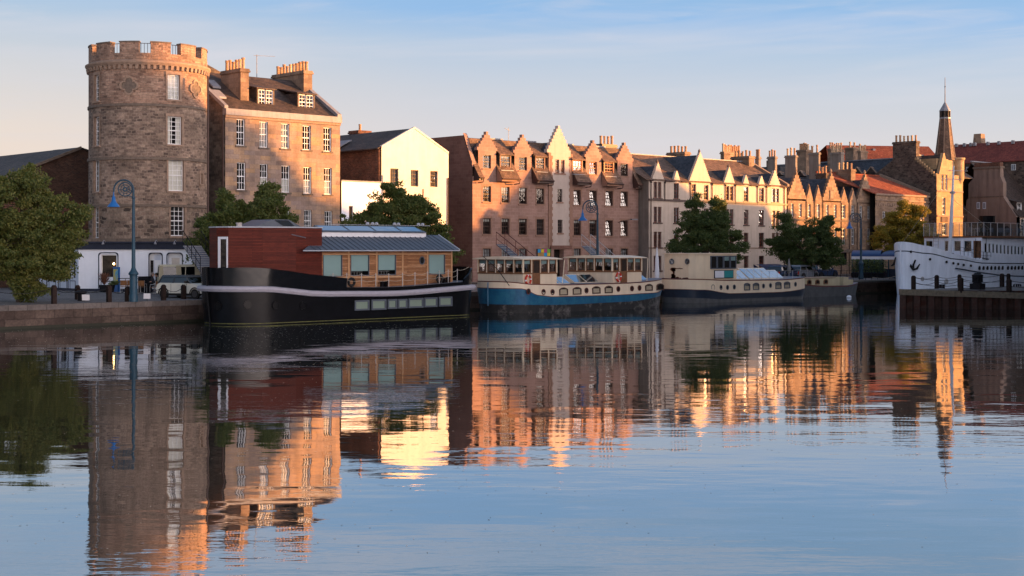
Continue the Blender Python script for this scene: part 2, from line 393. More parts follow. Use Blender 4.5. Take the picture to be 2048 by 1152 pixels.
def chimney(parent, x0, x1, y0, y1, z0, z1, n, along='y', mat='chimney_stone', pot='pot', ph=.62, rows=1, seed=0):
    R = random.Random(int(x0 * 37 + y0 * 11) + seed); b = MB()
    b.box(x0, x1, y0, y1, z0, z1 - .28, M[mat]); b.box(x0 - .09, x1 + .09, y0 - .09, y1 + .09, z1 - .28, z1 - .14, M[mat])
    b.box(x0 - .04, x1 + .04, y0 - .04, y1 + .04, z1 - .14, z1, M[mat])
    o = b.build('chimney', M[mat], parent)
    pots = MB(); off = wl(o)
    for i in range(n):
        if along == 'y': px_, py_ = (x0 + x1) / 2, y0 + (y1 - y0) * (i + .5) / n
        else: px_, py_ = x0 + (x1 - x0) * (i + .5) / n, (y0 + y1) / 2
        h = ph * R.choice((.85, 1, 1, 1.1)); r = .13 * R.uniform(.9, 1.1)
        k = MB(); k.lathe([(r, 0), (r * .92, h * .8), (r * 1.12, h * .84), (r * 1.08, h), (r * .8, h)], (0, 0, 0), 8)
        me = k.mesh('chimney_pot', M[pot if R.random() < .7 else 'pot_pale'], smooth=False)
        c = link('chimney_pot', me, o, Vector((px_, py_, z1)) - off)
    return o
def slab(b, p, t=.09, mat=None):
    """a roof sheet through four points, thickness t downward"""
    p = [Vector(q) for q in p]; lo = [q - Vector((0, 0, t)) for q in p]; n = len(p)
    b.face(p, mat); b.face(lo[::-1], mat)
    for i in range(n): b.face([p[i], lo[i], lo[(i + 1) % n], p[(i + 1) % n]], mat)
def crow(F_, b, u0, u1, zs, ua, za, n, mat=None, depth=.35, zb=None, cap=.3, w=0.):
    """a crow-stepped gable from shoulders (u0,u1 at zs) to an apex block"""
    zb = zs if zb is None else zb; pts = [(u0, zb), (u1, zb)]; R = []; hw = (u1 - u0) / 2
    top = za - cap
    for i in range(n):
        z1 = zs + (top - zs) * (i + 1) / n; x = hw - (hw - cap * .45) * i / n
        R.append((x, z1))
    for x, z1 in R: pts += [(ua + x, pts[-1][1]), (ua + x, z1)]
    c = cap * .42
    pts += [(ua + c, pts[-1][1]), (ua + c, za), (ua - c, za)]
    L = [(ua - c, R[-1][1])]
    for i in range(n - 1, -1, -1):
        x, z1 = R[i]; L += [(ua - x, z1), (ua - x, R[i - 1][1] if i else zs)]
    pts += L
    out = []
    for p in pts:
        if not out or abs(out[-1][0] - p[0]) + abs(out[-1][1] - p[1]) > 1e-4: out.append(p)
    if abs(out[0][0] - out[-1][0]) + abs(out[0][1] - out[-1][1]) < 1e-4: out.pop()
    F_.poly(b, out, depth, mat, w)
def gable_roof(F_, b, u0, u1, ua, ze, zr, w0, w1, mat=None, t=.08):
    slab(b, [F_.P(u0, ze, w0), F_.P(ua, zr, w0), F_.P(ua, zr, w1), F_.P(u0, ze, w1)], t, mat)
    slab(b, [F_.P(ua, zr, w0), F_.P(u1, ze, w0), F_.P(u1, ze, w1), F_.P(ua, zr, w1)], t, mat)

# ------------------------------------------------------------------ trees
FAT = 1.24
def tree(name, label, base, trunk_h, lobes, nleaf, mat, seed, leaf=.17, group='trees along the quay', trunk_r=.16):
    R = random.Random(seed); x0, y0, z0 = base
    th = thing(name, label, 'tree', base, group=group)
    b = MB(); cx = [l[0] for l in lobes]
    top = Vector((0, 0, trunk_h))
    b.tube([(x0, y0, z0 - .1), (x0 + .05, y0, z0 + trunk_h * .5), (x0 - .04, y0 + .03, z0 + trunk_h), (x0 + .05, y0, z0 + trunk_h * 1.6)], [trunk_r * 1.25, trunk_r, trunk_r * .85, trunk_r * .4], 8)
    clusters = []
    for (lx, ly, lz, rx, ry, rz, wt) in lobes:
        c = Vector((x0 + lx * CA, y0 - lx * SA, z0 + lz)) + Vector((ly * SA, ly * CA, 0))
        st = Vector((x0, y0, z0 + trunk_h * R.uniform(.7, 1.1)))
        mid = (st + c) / 2 + Vector((R.uniform(-.3, .3), R.uniform(-.3, .3), .2))
        b.tube([st, mid, c], [trunk_r * .55, trunk_r * .38, trunk_r * .16], 5)
        k = max(8, int(wt * 24))
        for i in range(k):
            d = Vector((R.gauss(0, 1), R.gauss(0, 1), R.gauss(0, 1))).normalized() * (R.random() ** .4) * R.choice((1, 1, 1.0, 1.2))
            q = Vector((d.x * rx, d.y * ry, d.z * rz)); w_ = Vector((q.x * CA + q.y * SA, -q.x * SA + q.y * CA, q.z))
            p = c + w_
            cr = R.choice((.22, .3, .38, .46, .56))
            clusters.append((p, cr, (p - Vector((x0, y0, z0 + trunk_h))).normalized()))
            if i % 4 == 0: b.tube([c + (w_ * .1), c + w_ * .6 + Vector((0, 0, .1)), p], [trunk_r * .16, trunk_r * .1, .012], 4)
    b.build('trunk', M['bark'], th)
    import numpy as np
    rs = np.random.RandomState(seed); nc = len(clusters)
    cp = np.array([tuple(c[0]) for c in clusters]); cr = np.array([c[1] for c in clusters]); cd = np.array([tuple(c[2]) for c in clusters])
    wts = rs.gamma(1.6, 1., nc) * cr; idx = rs.choice(nc, nleaf, p=wts / wts.sum())
    d = rs.normal(size=(nleaf, 3)); d /= np.linalg.norm(d, axis=1)[:, None]; d *= (rs.rand(nleaf) ** .45)[:, None]
    sp = rs.rand(nleaf)[:, None] ** 2
    pos = cp[idx] + d * cr[idx][:, None] * np.array([1.15, 1.15, .62]) + cd[idx] * sp * .35 - np.array([0, 0, 1]) * sp * .12
    a = rs.normal(size=(nleaf, 3)); a[:, 2] *= .5; a /= np.linalg.norm(a, axis=1)[:, None]
    u = rs.normal(size=(nleaf, 3)); u -= a * (u * a).sum(1)[:, None]; u /= np.linalg.norm(u, axis=1)[:, None]
    v = np.cross(a, u); s_ = leaf * (.6 + .7 * rs.rand(nleaf))[:, None]
    V = np.stack([pos - u * s_ * .5, pos + v * s_ * .3, pos + u * s_ * .5, pos - v * s_ * .3], 1).reshape(-1, 3) - np.array(base)
    me = bpy.data.meshes.new('crown'); me.vertices.add(len(V)); me.vertices.foreach_set('co', V.ravel().astype('f'))
    me.loops.add(len(V)); me.loops.foreach_set('vertex_index', np.arange(len(V), dtype='i'))
    me.polygons.add(nleaf); me.polygons.foreach_set('loop_start', np.arange(0, len(V), 4, dtype='i'))
    me.update(calc_edges=True); me.validate(); me.materials.append(M[mat])
    link('crown', me, th); return th

# ------------------------------------------------------------------ hulls
def plan(L, B, bow, stern, n=14, pb=2.2, ps=2.2):
    """closed plan outline: near side (y=-B/2) from bow (x=0) to stern (x=L), then back on the far side"""
    near = []
    def hw(x):
        if x < bow: q = 1 - x / bow; return B / 2 * max(0, 1 - q ** pb) ** (1 / pb)
        if x > L - stern: q = (x - (L - stern)) / stern; return B / 2 * max(0, 1 - q ** ps) ** (1 / ps)
        return B / 2
    xs = [bow * (1 - math.cos(PI / 2 * i / n)) for i in range(n)]
    m = max(4, int((L - bow - stern) / 1.2)); xs += [bow + (L - bow - stern) * i / m for i in range(m)]
    xs += [L - stern + stern * math.sin(PI / 2 * i / n) for i in range(n + 1)]
    return [(x, -hw(x)) for x in xs] + [(x, hw(x)) for x in xs[::-1][1:-1]]
def hull_rows(b, P, x0, yc, rows, L):
    """rows: list of (z as a function of x/L, inset scale at that row, material of the strip above it)"""
    rings = []
    for zf, sc, mt in rows:
        rings.append([Vector((x0 + L / 2 + (x - L / 2) * (sc[0] if isinstance(sc, tuple) else sc), yc + y * (sc[1] if isinstance(sc, tuple) else sc), zf(x / L))) for x, y in P])
    for i in range(len(rings) - 1):
        a, c = rings[i], rings[i + 1]; n = len(a)
        for k in range(n): b.face([a[k], a[(k + 1) % n], c[(k + 1) % n], c[k]], rows[i][2])
    return rings
def lerp(pts):
    def f(u):
        if u <= pts[0][0]: return pts[0][1]
        for (a, va), (c, vc) in zip(pts[:-1], pts[1:]):
            if u <= c:
                t = (u - a) / (c - a); t = t * t * (3 - 2 * t) if (c - a) < .5 else t; return va + (vc - va) * t
        return pts[-1][1]
    return f
def oval(b, c, ax, rx, rz, t, n=12, mat=None, nrm=(0, -1, 0)):
    """a solid disc (ellipse) at c in the plane of ax and z, thickness t along nrm"""
    c = Vector(c); ax = Vector(ax); nr = Vector(nrm)
    ring = [c + ax * (rx * math.cos(2 * PI * i / n)) + Vector((0, 0, rz * math.sin(2 * PI * i / n))) for i in range(n)]
    b.prism(ring, nr * t, mat)
def ringmesh(b, c, ax, rx, rz, wd, t, n=14, mat=None, nrm=(0, -1, 0)):
    c = Vector(c); ax = Vector(ax); nr = Vector(nrm)
    def R(k, off): return [c + nr * off + ax * ((rx + k) * math.cos(2 * PI * i / n)) + Vector((0, 0, (rz + k) * math.sin(2 * PI * i / n))) for i in range(n)]
    rr = [R(0, 0), R(wd, 0), R(wd, t), R(0, t)]
    for a, c2 in zip(rr, rr[1:] + rr[:1]):
        for i in range(n): b.face([a[i], a[(i + 1) % n], c2[(i + 1) % n], c2[i]], mat)
def catenary(p, q, sag, n=8):
    p, q = Vector(p), Vector(q); return [p.lerp(q, i / n) - Vector((0, 0, sag * 4 * (i / n) * (1 - i / n))) for i in range(n + 1)]
M['bark'] = paint('tree_bark', (.05,.038,.03), .9, .3, 6, bump=.5)
M['leaf_a'] = leafmat('leaves_olive', [(.018,.034,.010),(.042,.064,.015),(.078,.098,.022),(.13,.125,.03)])
M['leaf_b'] = leafmat('leaves_green', [(.02,.038,.012),(.04,.065,.016),(.065,.095,.022),(.1,.11,.03)])
M['leaf_d'] = leafmat('leaves_dark', [(.014,.032,.012),(.03,.058,.018),(.05,.086,.026),(.085,.115,.035)])
M['leaf_y'] = leafmat('leaves_sunlit_yellow', [(.05,.07,.012),(.12,.13,.02),(.26,.2,.025),(.36,.25,.03)])  # sunlit yellow of the crown put into the leaf colour
# ================================================================== setting: ground, quay, water
def sheet(name, pts, mat):
    b = MB(); b.face(pts); return b.build(name, M[mat])
QL = [(-140, 74.6), (20, 75.1), (60, 75.6), (90, 77.6), (122, 78.4), (190, 79)]
b = MB()
for (x0, y0), (x1, y1) in zip(QL[:-1], QL[1:]):
    b.face([(x0, y0 + .7, 1.3), (x1, y1 + .7, 1.3), (x1, 87, 1.45), (x0, 87, 1.45)])
b.face([(-140, 87, 1.45), (190, 87, 1.45), (190, 130, 1.45), (-140, 130, 1.45)])
tag(b.build('street', M['setts']), kind='structure')
M['earth'] = paint('far_ground', (.06, .06, .045), .9, .3, .2)
tag(sheet('ground', [(-1500, 74.8, 1.25), (1800, 79.5, 1.25), (1800, 3000, 1.25), (-1500, 3000, 1.25)], 'earth'), kind='structure')
b = MB(); cp = MB()
for (x0, y0), (x1, y1) in zip(QL[:-1], QL[1:]):
    b.face([(x0, y0, -2), (x1, y1, -2), (x1, y1, 1.0), (x0, y0, 1.0)], M['quay'])
    b.face([(x0, y0 - .012, -.1), (x1, y1 - .012, -.1), (x1, y1 - .012, .16), (x0, y0 - .012, .14)], M['weed'])
    cp.hexa([(x0, y0 - .05, 1.0), (x1, y1 - .05, 1.0), (x1, y1 + .7, 1.0), (x0, y0 + .7, 1.0), (x0, y0 - .05, 1.305), (x1, y1 - .05, 1.305), (x1, y1 + .7, 1.305), (x0, y0 + .7, 1.305)])
qw = tag(b.build('quay_wall', M['quay']), kind='structure')
tag(cp.build('quay_edge', M['coping']), kind='structure')
# pavement in front of the pub and houses
b = MB(); b.box(58, 175, 88.6, 91.0, 1.44, 1.57); tag(b.build('pavement', M['coping']), kind='structure')

def water_mat():
    m, nt, out = new_mat('dock_water'); n = N(nt)
    pos = n('NewGeometry').outputs['Position']
    rot = n('Mapping', {'Vector': pos, 'Rotation': (0, 0, TH)}).outputs[0]      # ripples run across the dock
    a = n('TexNoise', {'Vector': n('Mapping', {'Vector': rot, 'Scale': (.5, 1., 1)}).outputs[0], 'Scale': .55, 'Detail': 2, 'Roughness': .45}).outputs['Fac']
    c = n('TexNoise', {'Vector': n('Mapping', {'Vector': rot, 'Scale': (.35, 1, 1)}).outputs[0], 'Scale': 2.9, 'Detail': 3, 'Roughness': .55}).outputs['Fac']
    patch = n('MapRange', {'Value': n('TexNoise', {'Vector': n('Mapping', {'Vector': rot, 'Scale': (.3, 1, 1)}).outputs[0], 'Scale': .09, 'Detail': 3}).outputs['Fac'], 'From Min': .42, 'From Max': .62, 'To Min': .12, 'To Max': 1.}).outputs[0]
    for cx_, cy_, hl, hw_, k in ((W(660, 58.5) + (7., 1.9, 2.2)), (W(760, 46) + (3.2, .9, 1.3)), (W(1740, 118) + (6, 8, 1.2))):
        v = n('VectorMath', {0: rot, 1: n('Mapping', {'Vector': (cx_, cy_, 0), 'Rotation': (0, 0, TH)}).outputs[0]}, operation='SUBTRACT').outputs[0]
        v = n('VectorMath', {0: v, 1: (1 / hl, 1 / hw_, 0)}, operation='MULTIPLY').outputs[0]
        ln = n('VectorMath', {0: v}, operation='LENGTH').outputs['Value']
        ln = n('Math', {0: n('Math', {0: c, 1: .9}, operation='MULTIPLY').outputs[0], 1: ln}, operation='ADD').outputs[0]
        mk = n('MapRange', {'Value': ln, 'From Min': .7, 'From Max': 1.5, 'To Min': k, 'To Max': 0.}).outputs[0]
        patch = n('Math', {0: patch, 1: mk}, operation='ADD').outputs[0]
    hc = n('Math', {0: c, 1: patch}, operation='MULTIPLY').outputs[0]
    h = n('Math', {0: a, 1: .8, 2: n('Math', {0: hc, 1: .30}, operation='MULTIPLY').outputs[0]}, operation='MULTIPLY_ADD').outputs[0]
    bp = n('Bump', {'Height': h, 'Strength': 1., 'Distance': WAVE}).outputs[0]
    gl = n('BsdfGlossy', {'Color': (.93, .94, .96), 'Roughness': .012, 'Normal': bp})
    df = n('BsdfDiffuse', {'Color': (.012, .016, .014)})
    fr = n('Fresnel', {'IOR': 2.6, 'Normal': bp}).outputs[0]
    fr = n('Math', {0: fr, 1: .6, 2: .37}, operation='MULTIPLY_ADD', use_clamp=True).outputs[0]
    mx = n('MixShader', {0: fr, 1: df.outputs[0], 2: gl.outputs[0]})
    nt.links.new(mx.outputs[0], out.inputs[0]); return m
WAVE = .018
M['water'] = water_mat()
b = MB()
b.face([(-300, -300, 0), (700, -300, 0), (700, 79.6, 0), (190, 79.2, 0), (122, 78.6, 0), (60, 75.8, 0), (-300, 75.0, 0)])
tag(b.build('water', M['water']), kind='structure')
# floating specks
M['speck'] = paint('floating_bits', (.34, .32, .26), .8, .5, 3)
M['speck_dark'] = paint('dark_floating_bits', (.03, .028, .02), .8, .5, 3)
R = random.Random(3); b = MB()
for i in range(4300):
    D = 20 + 62 * R.random() ** .8 if R.random() < .75 else R.uniform(60, 100)
    px = R.uniform(-20, 2070) if R.random() < .5 else R.gauss(500, 260)
    x, y = W(px, D)
    if y > 74.6 or (y > 68.6 and 42 < x < 120): continue
    q = R.uniform(.006, .026) * (.5 + D / 45); w = R.uniform(.5, 1.8)
    a = R.uniform(0, PI); c, s = math.cos(a) * q, math.sin(a) * q
    b.face([(x - c, y - s, .006), (x + s * .5, y - c * .5, .006), (x + c * w, y + s * w, .006), (x - s * .5, y + c * .5, .006)], M['speck'] if R.random() < (.85 if D > 50 else .45) else M['speck_dark'])
tag(b.build('floating_leaves', M['speck']), 'small leaf bits and scum floating over the calm dock water', 'debris', kind='stuff')

# ================================================================== left brick warehouse
th = thing('brick_warehouse', 'low dark brick warehouse with dark pitched roof left of the round tower', 'building', (47, 105, 1.45))
f = Facade(th, (40.5, 105), (60, 105)); b = MB()
b.face([f.P(0, 1.4), f.P(19.5, 1.4), f.P(19.5, 10.3), f.P(11.6, 12.3), f.P(0, 7.6)]); b.build('wall', M['brick_dim'], th)
b = MB(); b.face([f.P(0, 5.6, -.012), f.P(19.5, 5.6, -.012), f.P(19.5, 8.0, -.012), f.P(0, 8.0, -.012)]); b.build('red_brick_band', M['brick'], th)
b = MB(); slab(b, [(40.3, 104.8, 7.55), (52.1, 104.8, 12.42), (52.1, 135, 12.42), (40.3, 135, 7.55)]); slab(b, [(52.1, 104.8, 12.42), (60, 104.8, 10.3), (60, 135, 10.3), (52.1, 135, 12.42)]); b.build('roof', M['slate'], th)
b = MB(); b.hexa([(40.3, 104.7, 7.4), (52.1, 104.7, 12.26), (52.1, 104.9, 12.26), (40.3, 104.9, 7.4), (40.3, 104.7, 7.62), (52.1, 104.7, 12.48), (52.1, 104.9, 12.48), (40.3, 104.9, 7.62)]); b.build('verge', M['dressed_dark'], th)
for px, y, D in ((126, 300, 116), (37, 313, 126)):
    x, yy = W(px, D); z = zz(y, x, yy); b = MB(); b.box(x - .5, x + .5, yy - .5, yy + .5, z - .9, z); b.box(x - .6, x + .6, yy - .6, yy + .6, z - .12, z + .0); b.build('roof_vent', M['dressed_dark'], th)

# ================================================================== round tower
TC = W(297, 104.8); TR = 4.24
th = thing('round_tower', 'tall round rubble stone tower with battlements and string courses above the white pub', 'tower', (TC[0], TC[1], 1.45))
def tw(th_, z, w=0.): return Vector((TC[0] + (TR - w) * math.cos(th_), TC[1] + (TR - w) * math.sin(th_), z))
def tang(px):
    r = ray(px); a = r[0] ** 2 + r[1] ** 2; bb = -2 * (r[0] * TC[0] + r[1] * TC[1]); c = TC[0] ** 2 + TC[1] ** 2 - TR ** 2
    d = bb * bb - 4 * a * c; l = (-bb - math.sqrt(max(d, 0))) / (2 * a)
    a_ = math.atan2(r[1] * l - TC[1], r[0] * l - TC[0]); a_ = camdir + (a_ - camdir + PI) % (2 * PI) - PI
    return a_, l
camdir = math.atan2(-TC[1], -TC[0])
holes = []
def twin(px0, y0, px1, y1, **k):
    (a0, l0), (a1, l1) = tang(px0), tang(px1); l = (l0 + l1) / 2
    z0, z1 = ZC + (YH - y1) * l / F, ZC + (YH - y0) * l / F
    holes.append((min(a0, a1), max(a0, a1), z0, z1)); am = (a0 + a1) / 2
    w = 2 * TR * math.sin(abs(a1 - a0) / 2); rc = .16
    ap = TR * math.cos((a1 - a0) / 2)
    p = Vector((TC[0] + (ap - rc) * math.cos(am), TC[1] + (ap - rc) * math.sin(am), z0))
    return window(th, p, am + PI / 2, w, z1 - z0, recess=rc + .03, **k)
for (a, c, e, d), bl in zip([(335, 149, 359.5, 199), (335, 233, 364, 289), (336.5, 319, 367.5, 382), (341, 411, 369.5, 472)], ['full', 'sides', 'full', None]):
    twin(a, c, e, d, nx=3, nz=6, blind=(bl, 'blind') if bl else None, surround='dressed', pane='pane' if bl else 'pane_sky')
for (a, c, e, d) in [(189, 150, 198.5, 202), (189, 233, 199, 291), (188, 320, 199, 383), (187.5, 414, 198, 476)]:
    twin(a, c, e, d, nx=2, nz=6, blind=('sides', 'net'), surround='dressed')
twin(400, 347, 405.5, 368, nx=1, nz=2, sash=False, surround='dressed')
base_z, bands = 1.4, [(1.4, 7.46, 'rubble_big'), (7.46, 14.6, 'rubble'), (14.6, 17.35, 'rubble_red')]
b = MB()
hs = sorted({h for H in holes for h in H[:2]}); ths = [camdir + i * 2 * PI / 96 - PI for i in range(97)]
ths = sorted([t for t in ths if all(abs(t - h) > .006 for h in hs)] + hs)
zs = sorted({1.4, 7.46, 14.6, 17.35, *[h for H in holes for h in H[2:]]})
def tf(pts, mat): b.face([tw(*p) for p in pts], M[mat], [(p[0] * TR, p[1]) for p in pts])
for t0, t1 in zip(ths[:-1], ths[1:]):
    for z0, z1 in zip(zs[:-1], zs[1:]):
        tm, zm = (t0 + t1) / 2, (z0 + z1) / 2
        if any(h[0] < tm < h[1] and h[2] < zm < h[3] for h in holes): continue
        mt = next(x[2] for x in bands if x[0] < zm < x[1]); tf([(t0, z0), (t1, z0), (t1, z1), (t0, z1)], mt)
for a, c, e, d in holes:
    for q in ([(a, e, 0), (a, d, 0), (a, d, .45), (a, e, .45)], [(c, e, 0), (c, e, .45), (c, d, .45), (c, d, 0)], [(a, d, 0), (c, d, 0), (c, d, .45), (a, d, .45)], [(a, e, 0), (a, e, .45), (c, e, .45), (c, e, 0)]):
        b.face([tw(*p) for p in q], M['dressed'])
b.build('wall', M['rubble'], th)
b = MB(); b.lathe([(TR - .8, 1.4), (TR - .8, 17.2)], (TC[0], TC[1], 0), 32, caps=False); b.build('interior', M['interior'], th)
def torus_band(z0, z1, out, mat, name):
    b = MB(); b.lathe([(TR - .05, z0), (TR + out, z0), (TR + out, z1), (TR - .05, z1)], (TC[0], TC[1], 0), 72, caps=False); b.build(name, M[mat], th, weld=True)
torus_band(7.38, 7.56, .09, 'dressed_dark', 'string_course'); torus_band(10.72, 10.92, .1, 'dressed_dark', 'string_course'); torus_band(14.52, 14.7, .08, 'dressed_dark', 'string_course')
b = MB(); b.lathe([(TR - .05, 17.42), (TR + .14, 17.42), (TR + .25, 17.6), (TR + .25, 17.7), (TR + .06, 17.8), (TR - .05, 17.82)], (TC[0], TC[1], 0), 72, caps=False); b.build('cornice', M['dressed'], th, weld=True)
b = MB(); nc = 66
for i in range(nc):
    a0 = 2 * PI * i / nc; a1 = a0 + 2 * PI / nc * .5
    b = MB(); b.hexa([tw(a0, 17.14, .02), tw(a0, 17.14, -.13), tw(a1, 17.14, -.13), tw(a1, 17.14, .02), tw(a0, 17.425, .02), tw(a0, 17.425, -.18), tw(a1, 17.425, -.18), tw(a1, 17.425, .02)]); b.build('corbel', M['dressed'], th)
b = MB(); n_ = 72  # parapet ring with a real thickness, then the merlons
for (w0, w1, z0, z1) in ((0.0, .5, 17.35, 18.28),):
    for i in range(n_):
        t0, t1 = 2 * PI * i / n_, 2 * PI * (i + 1) / n_
        for q in ([(t0, z0, w0), (t1, z0, w0), (t1, z1, w0), (t0, z1, w0)], [(t0, z1, w0), (t1, z1, w0), (t1, z1, w1), (t0, z1, w1)], [(t0, z0, w1), (t1, z0, w1), (t1, z1, w1), (t0, z1, w1)]):
            b.face([tw(*p) for p in q], M['rubble_red'], [(p[0] * TR, p[1] + p[2]) for p in q])
b.face([tw(2 * PI * i / n_, 17.6, .5) for i in range(n_)], M['lead'])
b.build('parapet', M['rubble_red'], th)
camdir = math.atan2(-TC[1], -TC[0])
for k in range(12):
    cd = camdir + math.radians(-48.3 + 30 * k); b = MB(); hw = math.radians(9.6); st = 5
    R_ = [[tw(cd - hw + 2 * hw * i / st, z, w) for i in range(st + 1)] for z, w in ((18.285, .002), (19.02, .002), (19.02, .498), (18.285, .498))]
    for A, B_, mt in ((R_[0], R_[1], 'rubble_red'), (R_[1], R_[2], 'rubble_red'), (R_[2], R_[3], 'rubble_red')):
        for i in range(st): b.face([A[i], A[i + 1], B_[i + 1], B_[i]], M[mt])
    for j in (0, st): b.face([R_[0][j], R_[1][j], R_[2][j], R_[3][j]], M['rubble_red'])
    c0 = [[tw(cd - hw * 1.06 + 2 * hw * 1.06 * i / st, z, w) for i in range(st + 1)] for z, w in ((19.022, -.04), (19.12, -.04), (19.12, .54), (19.022, .54))]
    for A, B_ in zip(c0, c0[1:] + c0[:1]):
        for i in range(st): b.face([A[i], A[i + 1], B_[i + 1], B_[i]], M['dressed_dark'])
    for j in (0, st): b.face([c0[q][j] for q in range(4)], M['dressed_dark'])
    b.build('merlon', M['rubble_red'], th)
b = MB(); m_ = MB()
for i in range(96):
    t0 = 2 * PI * i / 96; p = tw(t0, 18.2, .75); m_.cyl(p - Vector((0, 0, .5)), p + Vector((0, 0, .85)), .018, n=4)
m_.tube([tw(2 * PI * i / 48, 19.05, .75) for i in range(49)], .025, 4); m_.build('roof_railing', M['brown_trim'], th)
for dx in (-.5, .35, .9):
    b = MB(); c = W(288 + dx * 18, 104.5); b.lathe([(.2, 0), (.18, .9), (.23, .95), (.22, 1.1)], (c[0], c[1], 17.65), 8); b.build('chimney_pot', M['pot_pale'], th)
for px, y, r in ((258, 171, .62), (391, 178, .62)):  # carved quatrefoils, inner panel coloured darker to look recessed
    a, l = tang(px); z = ZC + (YH - y) * l / F; ax = Vector((-math.sin(a), math.cos(a), 0)); nr = Vector((math.cos(a), math.sin(a), 0))
    b = MB(); c0 = tw(a, z, .06); K = 40
    def q4(k, m): ph = 2 * PI * k / K; rr = (r * (.62 + .38 * abs(math.cos(2 * ph)) ** .7)) * m; return (math.cos(ph) * rr, math.sin(ph) * rr)
    for k in range(K):
        o = [q4(k, 1.12), q4(k + 1, 1.12), q4(k + 1, .88), q4(k, .88)]; P3 = lambda p, h: c0 + ax * p[0] + Vector((0, 0, p[1])) + nr * h
        b.hexa([*[P3(p, 0) for p in o], *[P3(p, .13) for p in o]], M['dressed'])
        b.face([P3((0, 0), .09), P3(q4(k, .9), .075), P3(q4(k + 1, .9), .075)], M['dressed_dark'])
    b.build('quatrefoil', M['dressed'], th)
b = MB()
for px in (416,):
    x, y = W(px, 102.2)
    b.cyl((x, y, 5), (x, y, 16.8), .07, n=6)
b.build('drainpipe', M['brown_trim'], th)

# ================================================================== pub at the foot of the tower
A_, B_, C_ = W(50, 106), W(157, 99.3), W(446, 97.5)
th = thing('pub', 'single storey white pub with navy fascia wrapped round the foot of the stone tower', 'building', (B_[0], B_[1], 1.45))
f = Facade(th, B_, C_)
r = f.rect(201, 509, 233, 556); f.win([r[0], r[1], r[2], r[3]], recess=.14, nx=1, nz=1, sash=False, pane='pane', sill=None)
for nm, q in (('door', (297, 506, 322, 583)), ('door', (336, 507, 364, 583))):
    r = f.rect(*q); f.holes.append(r); b = MB(); u0, u1, z0, z1 = r; z0 = 1.6
    f.box(b, u0, u1, z0, z1, .16, .22, M['white_frame'])
    if q[0] == 297: f.box(b, u0 + .08, u0 + .3, z0 + .7, z0 + 2.0, .145, .17, M['interior']); f.box(b, u0 + .42, u1 - .08, z1 - .5, z1 - .1, .15, .17, M['pub_shade']); f.box(b, u0 + .34, u0 + .38, z0, z1, .14, .17, M['pub_shade'])
    else: f.box(b, u0 + .2, u1 - .24, z0 + 1.15, z1 - .3, .145, .17, M['pane_sky']); f.box(b, u0 + .2, u1 - .24, z0 + .15, z0 + .85, .15, .17, M['pub_shade'])
    d = b.build(nm, M['white_frame'], th); b = MB(); p = f.P(u1 - .12, z0 + 1.05, .12); b.lathe([(.0, -.04), (.04, 0), (0, .04)], p, 8); b.build('handle', M['brown_trim'], d)
f.wall('wall', 0, f.L, 1.45, 4.36, 'pub_white', .3)
f2 = Facade(th, A_, B_)
for q in ((120, 516, 133, 556), (145, 516, 151, 556), (85, 516, 108, 556)):
    f2.win(f2.rect(*q), recess=.1, nx=1, nz=2, sash=False, frame='navy', sill=None, pane='pane')
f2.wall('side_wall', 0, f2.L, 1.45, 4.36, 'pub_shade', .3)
def rr_frame(b, f, u0, u1, z0, z1, t, rad, w=-.02, open_bottom=True, mat=None):
    pts = [(u0, z0)] + [(u0 + rad - rad * math.cos(a), z1 - rad + rad * math.sin(a)) for a in [PI / 2 * i / 5 for i in range(6)]] + [(u1 - rad + rad * math.sin(a), z1 - rad + rad * math.cos(a)) for a in [PI / 2 * i / 5 for i in range(6)]] + [(u1, z0)]
    cx, cz = (u0 + u1) / 2, (z0 + z1) / 2
    inn = [(u + (t if u < cx else -t), z - (t if z > cz else 0)) for u, z in pts]
    for i in range(len(pts) - 1):
        a, c, d, e = pts[i], pts[i + 1], inn[i + 1], inn[i]
        b.hexa([f.P(a[0], a[1], w), f.P(c[0], c[1], w), f.P(d[0], d[1], w), f.P(e[0], e[1], w), f.P(a[0], a[1], .01), f.P(c[0], c[1], .01), f.P(d[0], d[1], .01), f.P(e[0], e[1], .01)], mat)
b = MB()
for q in ((196.5, 504.5, 237, 577), (297, 505, 325.5, 583), (333, 505, 366, 583)):
    u0, u1, z0, z1 = f.rect(*q); rr_frame(b, f, u0, u1, z0, z1, .07, .22)
u0, u1, z0, z1 = f.rect(201.5, 562, 236, 577)
for a, c, e, d in ((u0, u1, z0, z0 + .05), (u0, u1, z1 - .05, z1), (u0, u0 + .05, z0 + .05, z1 - .05), (u1 - .05, u1, z0 + .05, z1 - .05)): f.box(b, a, c, e, d, -.02, .01)
f.box(b, 0, f.L, 1.45, 1.62, -.05, 0); 
b.build('black_trim', M['navy'], th)
b = MB()
for q in ((120, 561, 134, 579), (140, 561, 151, 579), (98, 561, 112, 579)):
    u0, u1, z0, z1 = f2.rect(*q)
    for a, c, e, d in ((u0, u1, z0, z0 + .05), (u0, u1, z1 - .05, z1), (u0, u0 + .05, z0, z1), (u1 - .05, u1, z0, z1)): f2.box(b, a, c, e, d, -.02, .01)
for px in (136.5, 117, 94): u = f2.u(px); f2.box(b, u - .05, u + .05, 1.6, 4.2, -.03, .01)
f2.box(b, 0, f2.L, 1.45, 1.62, -.05, 0); b.build('side_trim', M['navy'], th)
b = MB()
for k in range(8): z = 1.62 + k * .34; u0, u1 = f.u(280), f.u(296); f.box(b, u0, u1, z + .02, z + .33, -.03, .01)
b.build('quoins', M['pub_white'], th)
b = MB()
for ff in (f, f2):
    ff.box(b, -.0, ff.L, 4.36, 4.78, -.12, .3, M['navy']); ff.box(b, -.0, ff.L, 4.78, 4.9, -.24, .3, M['navy'])
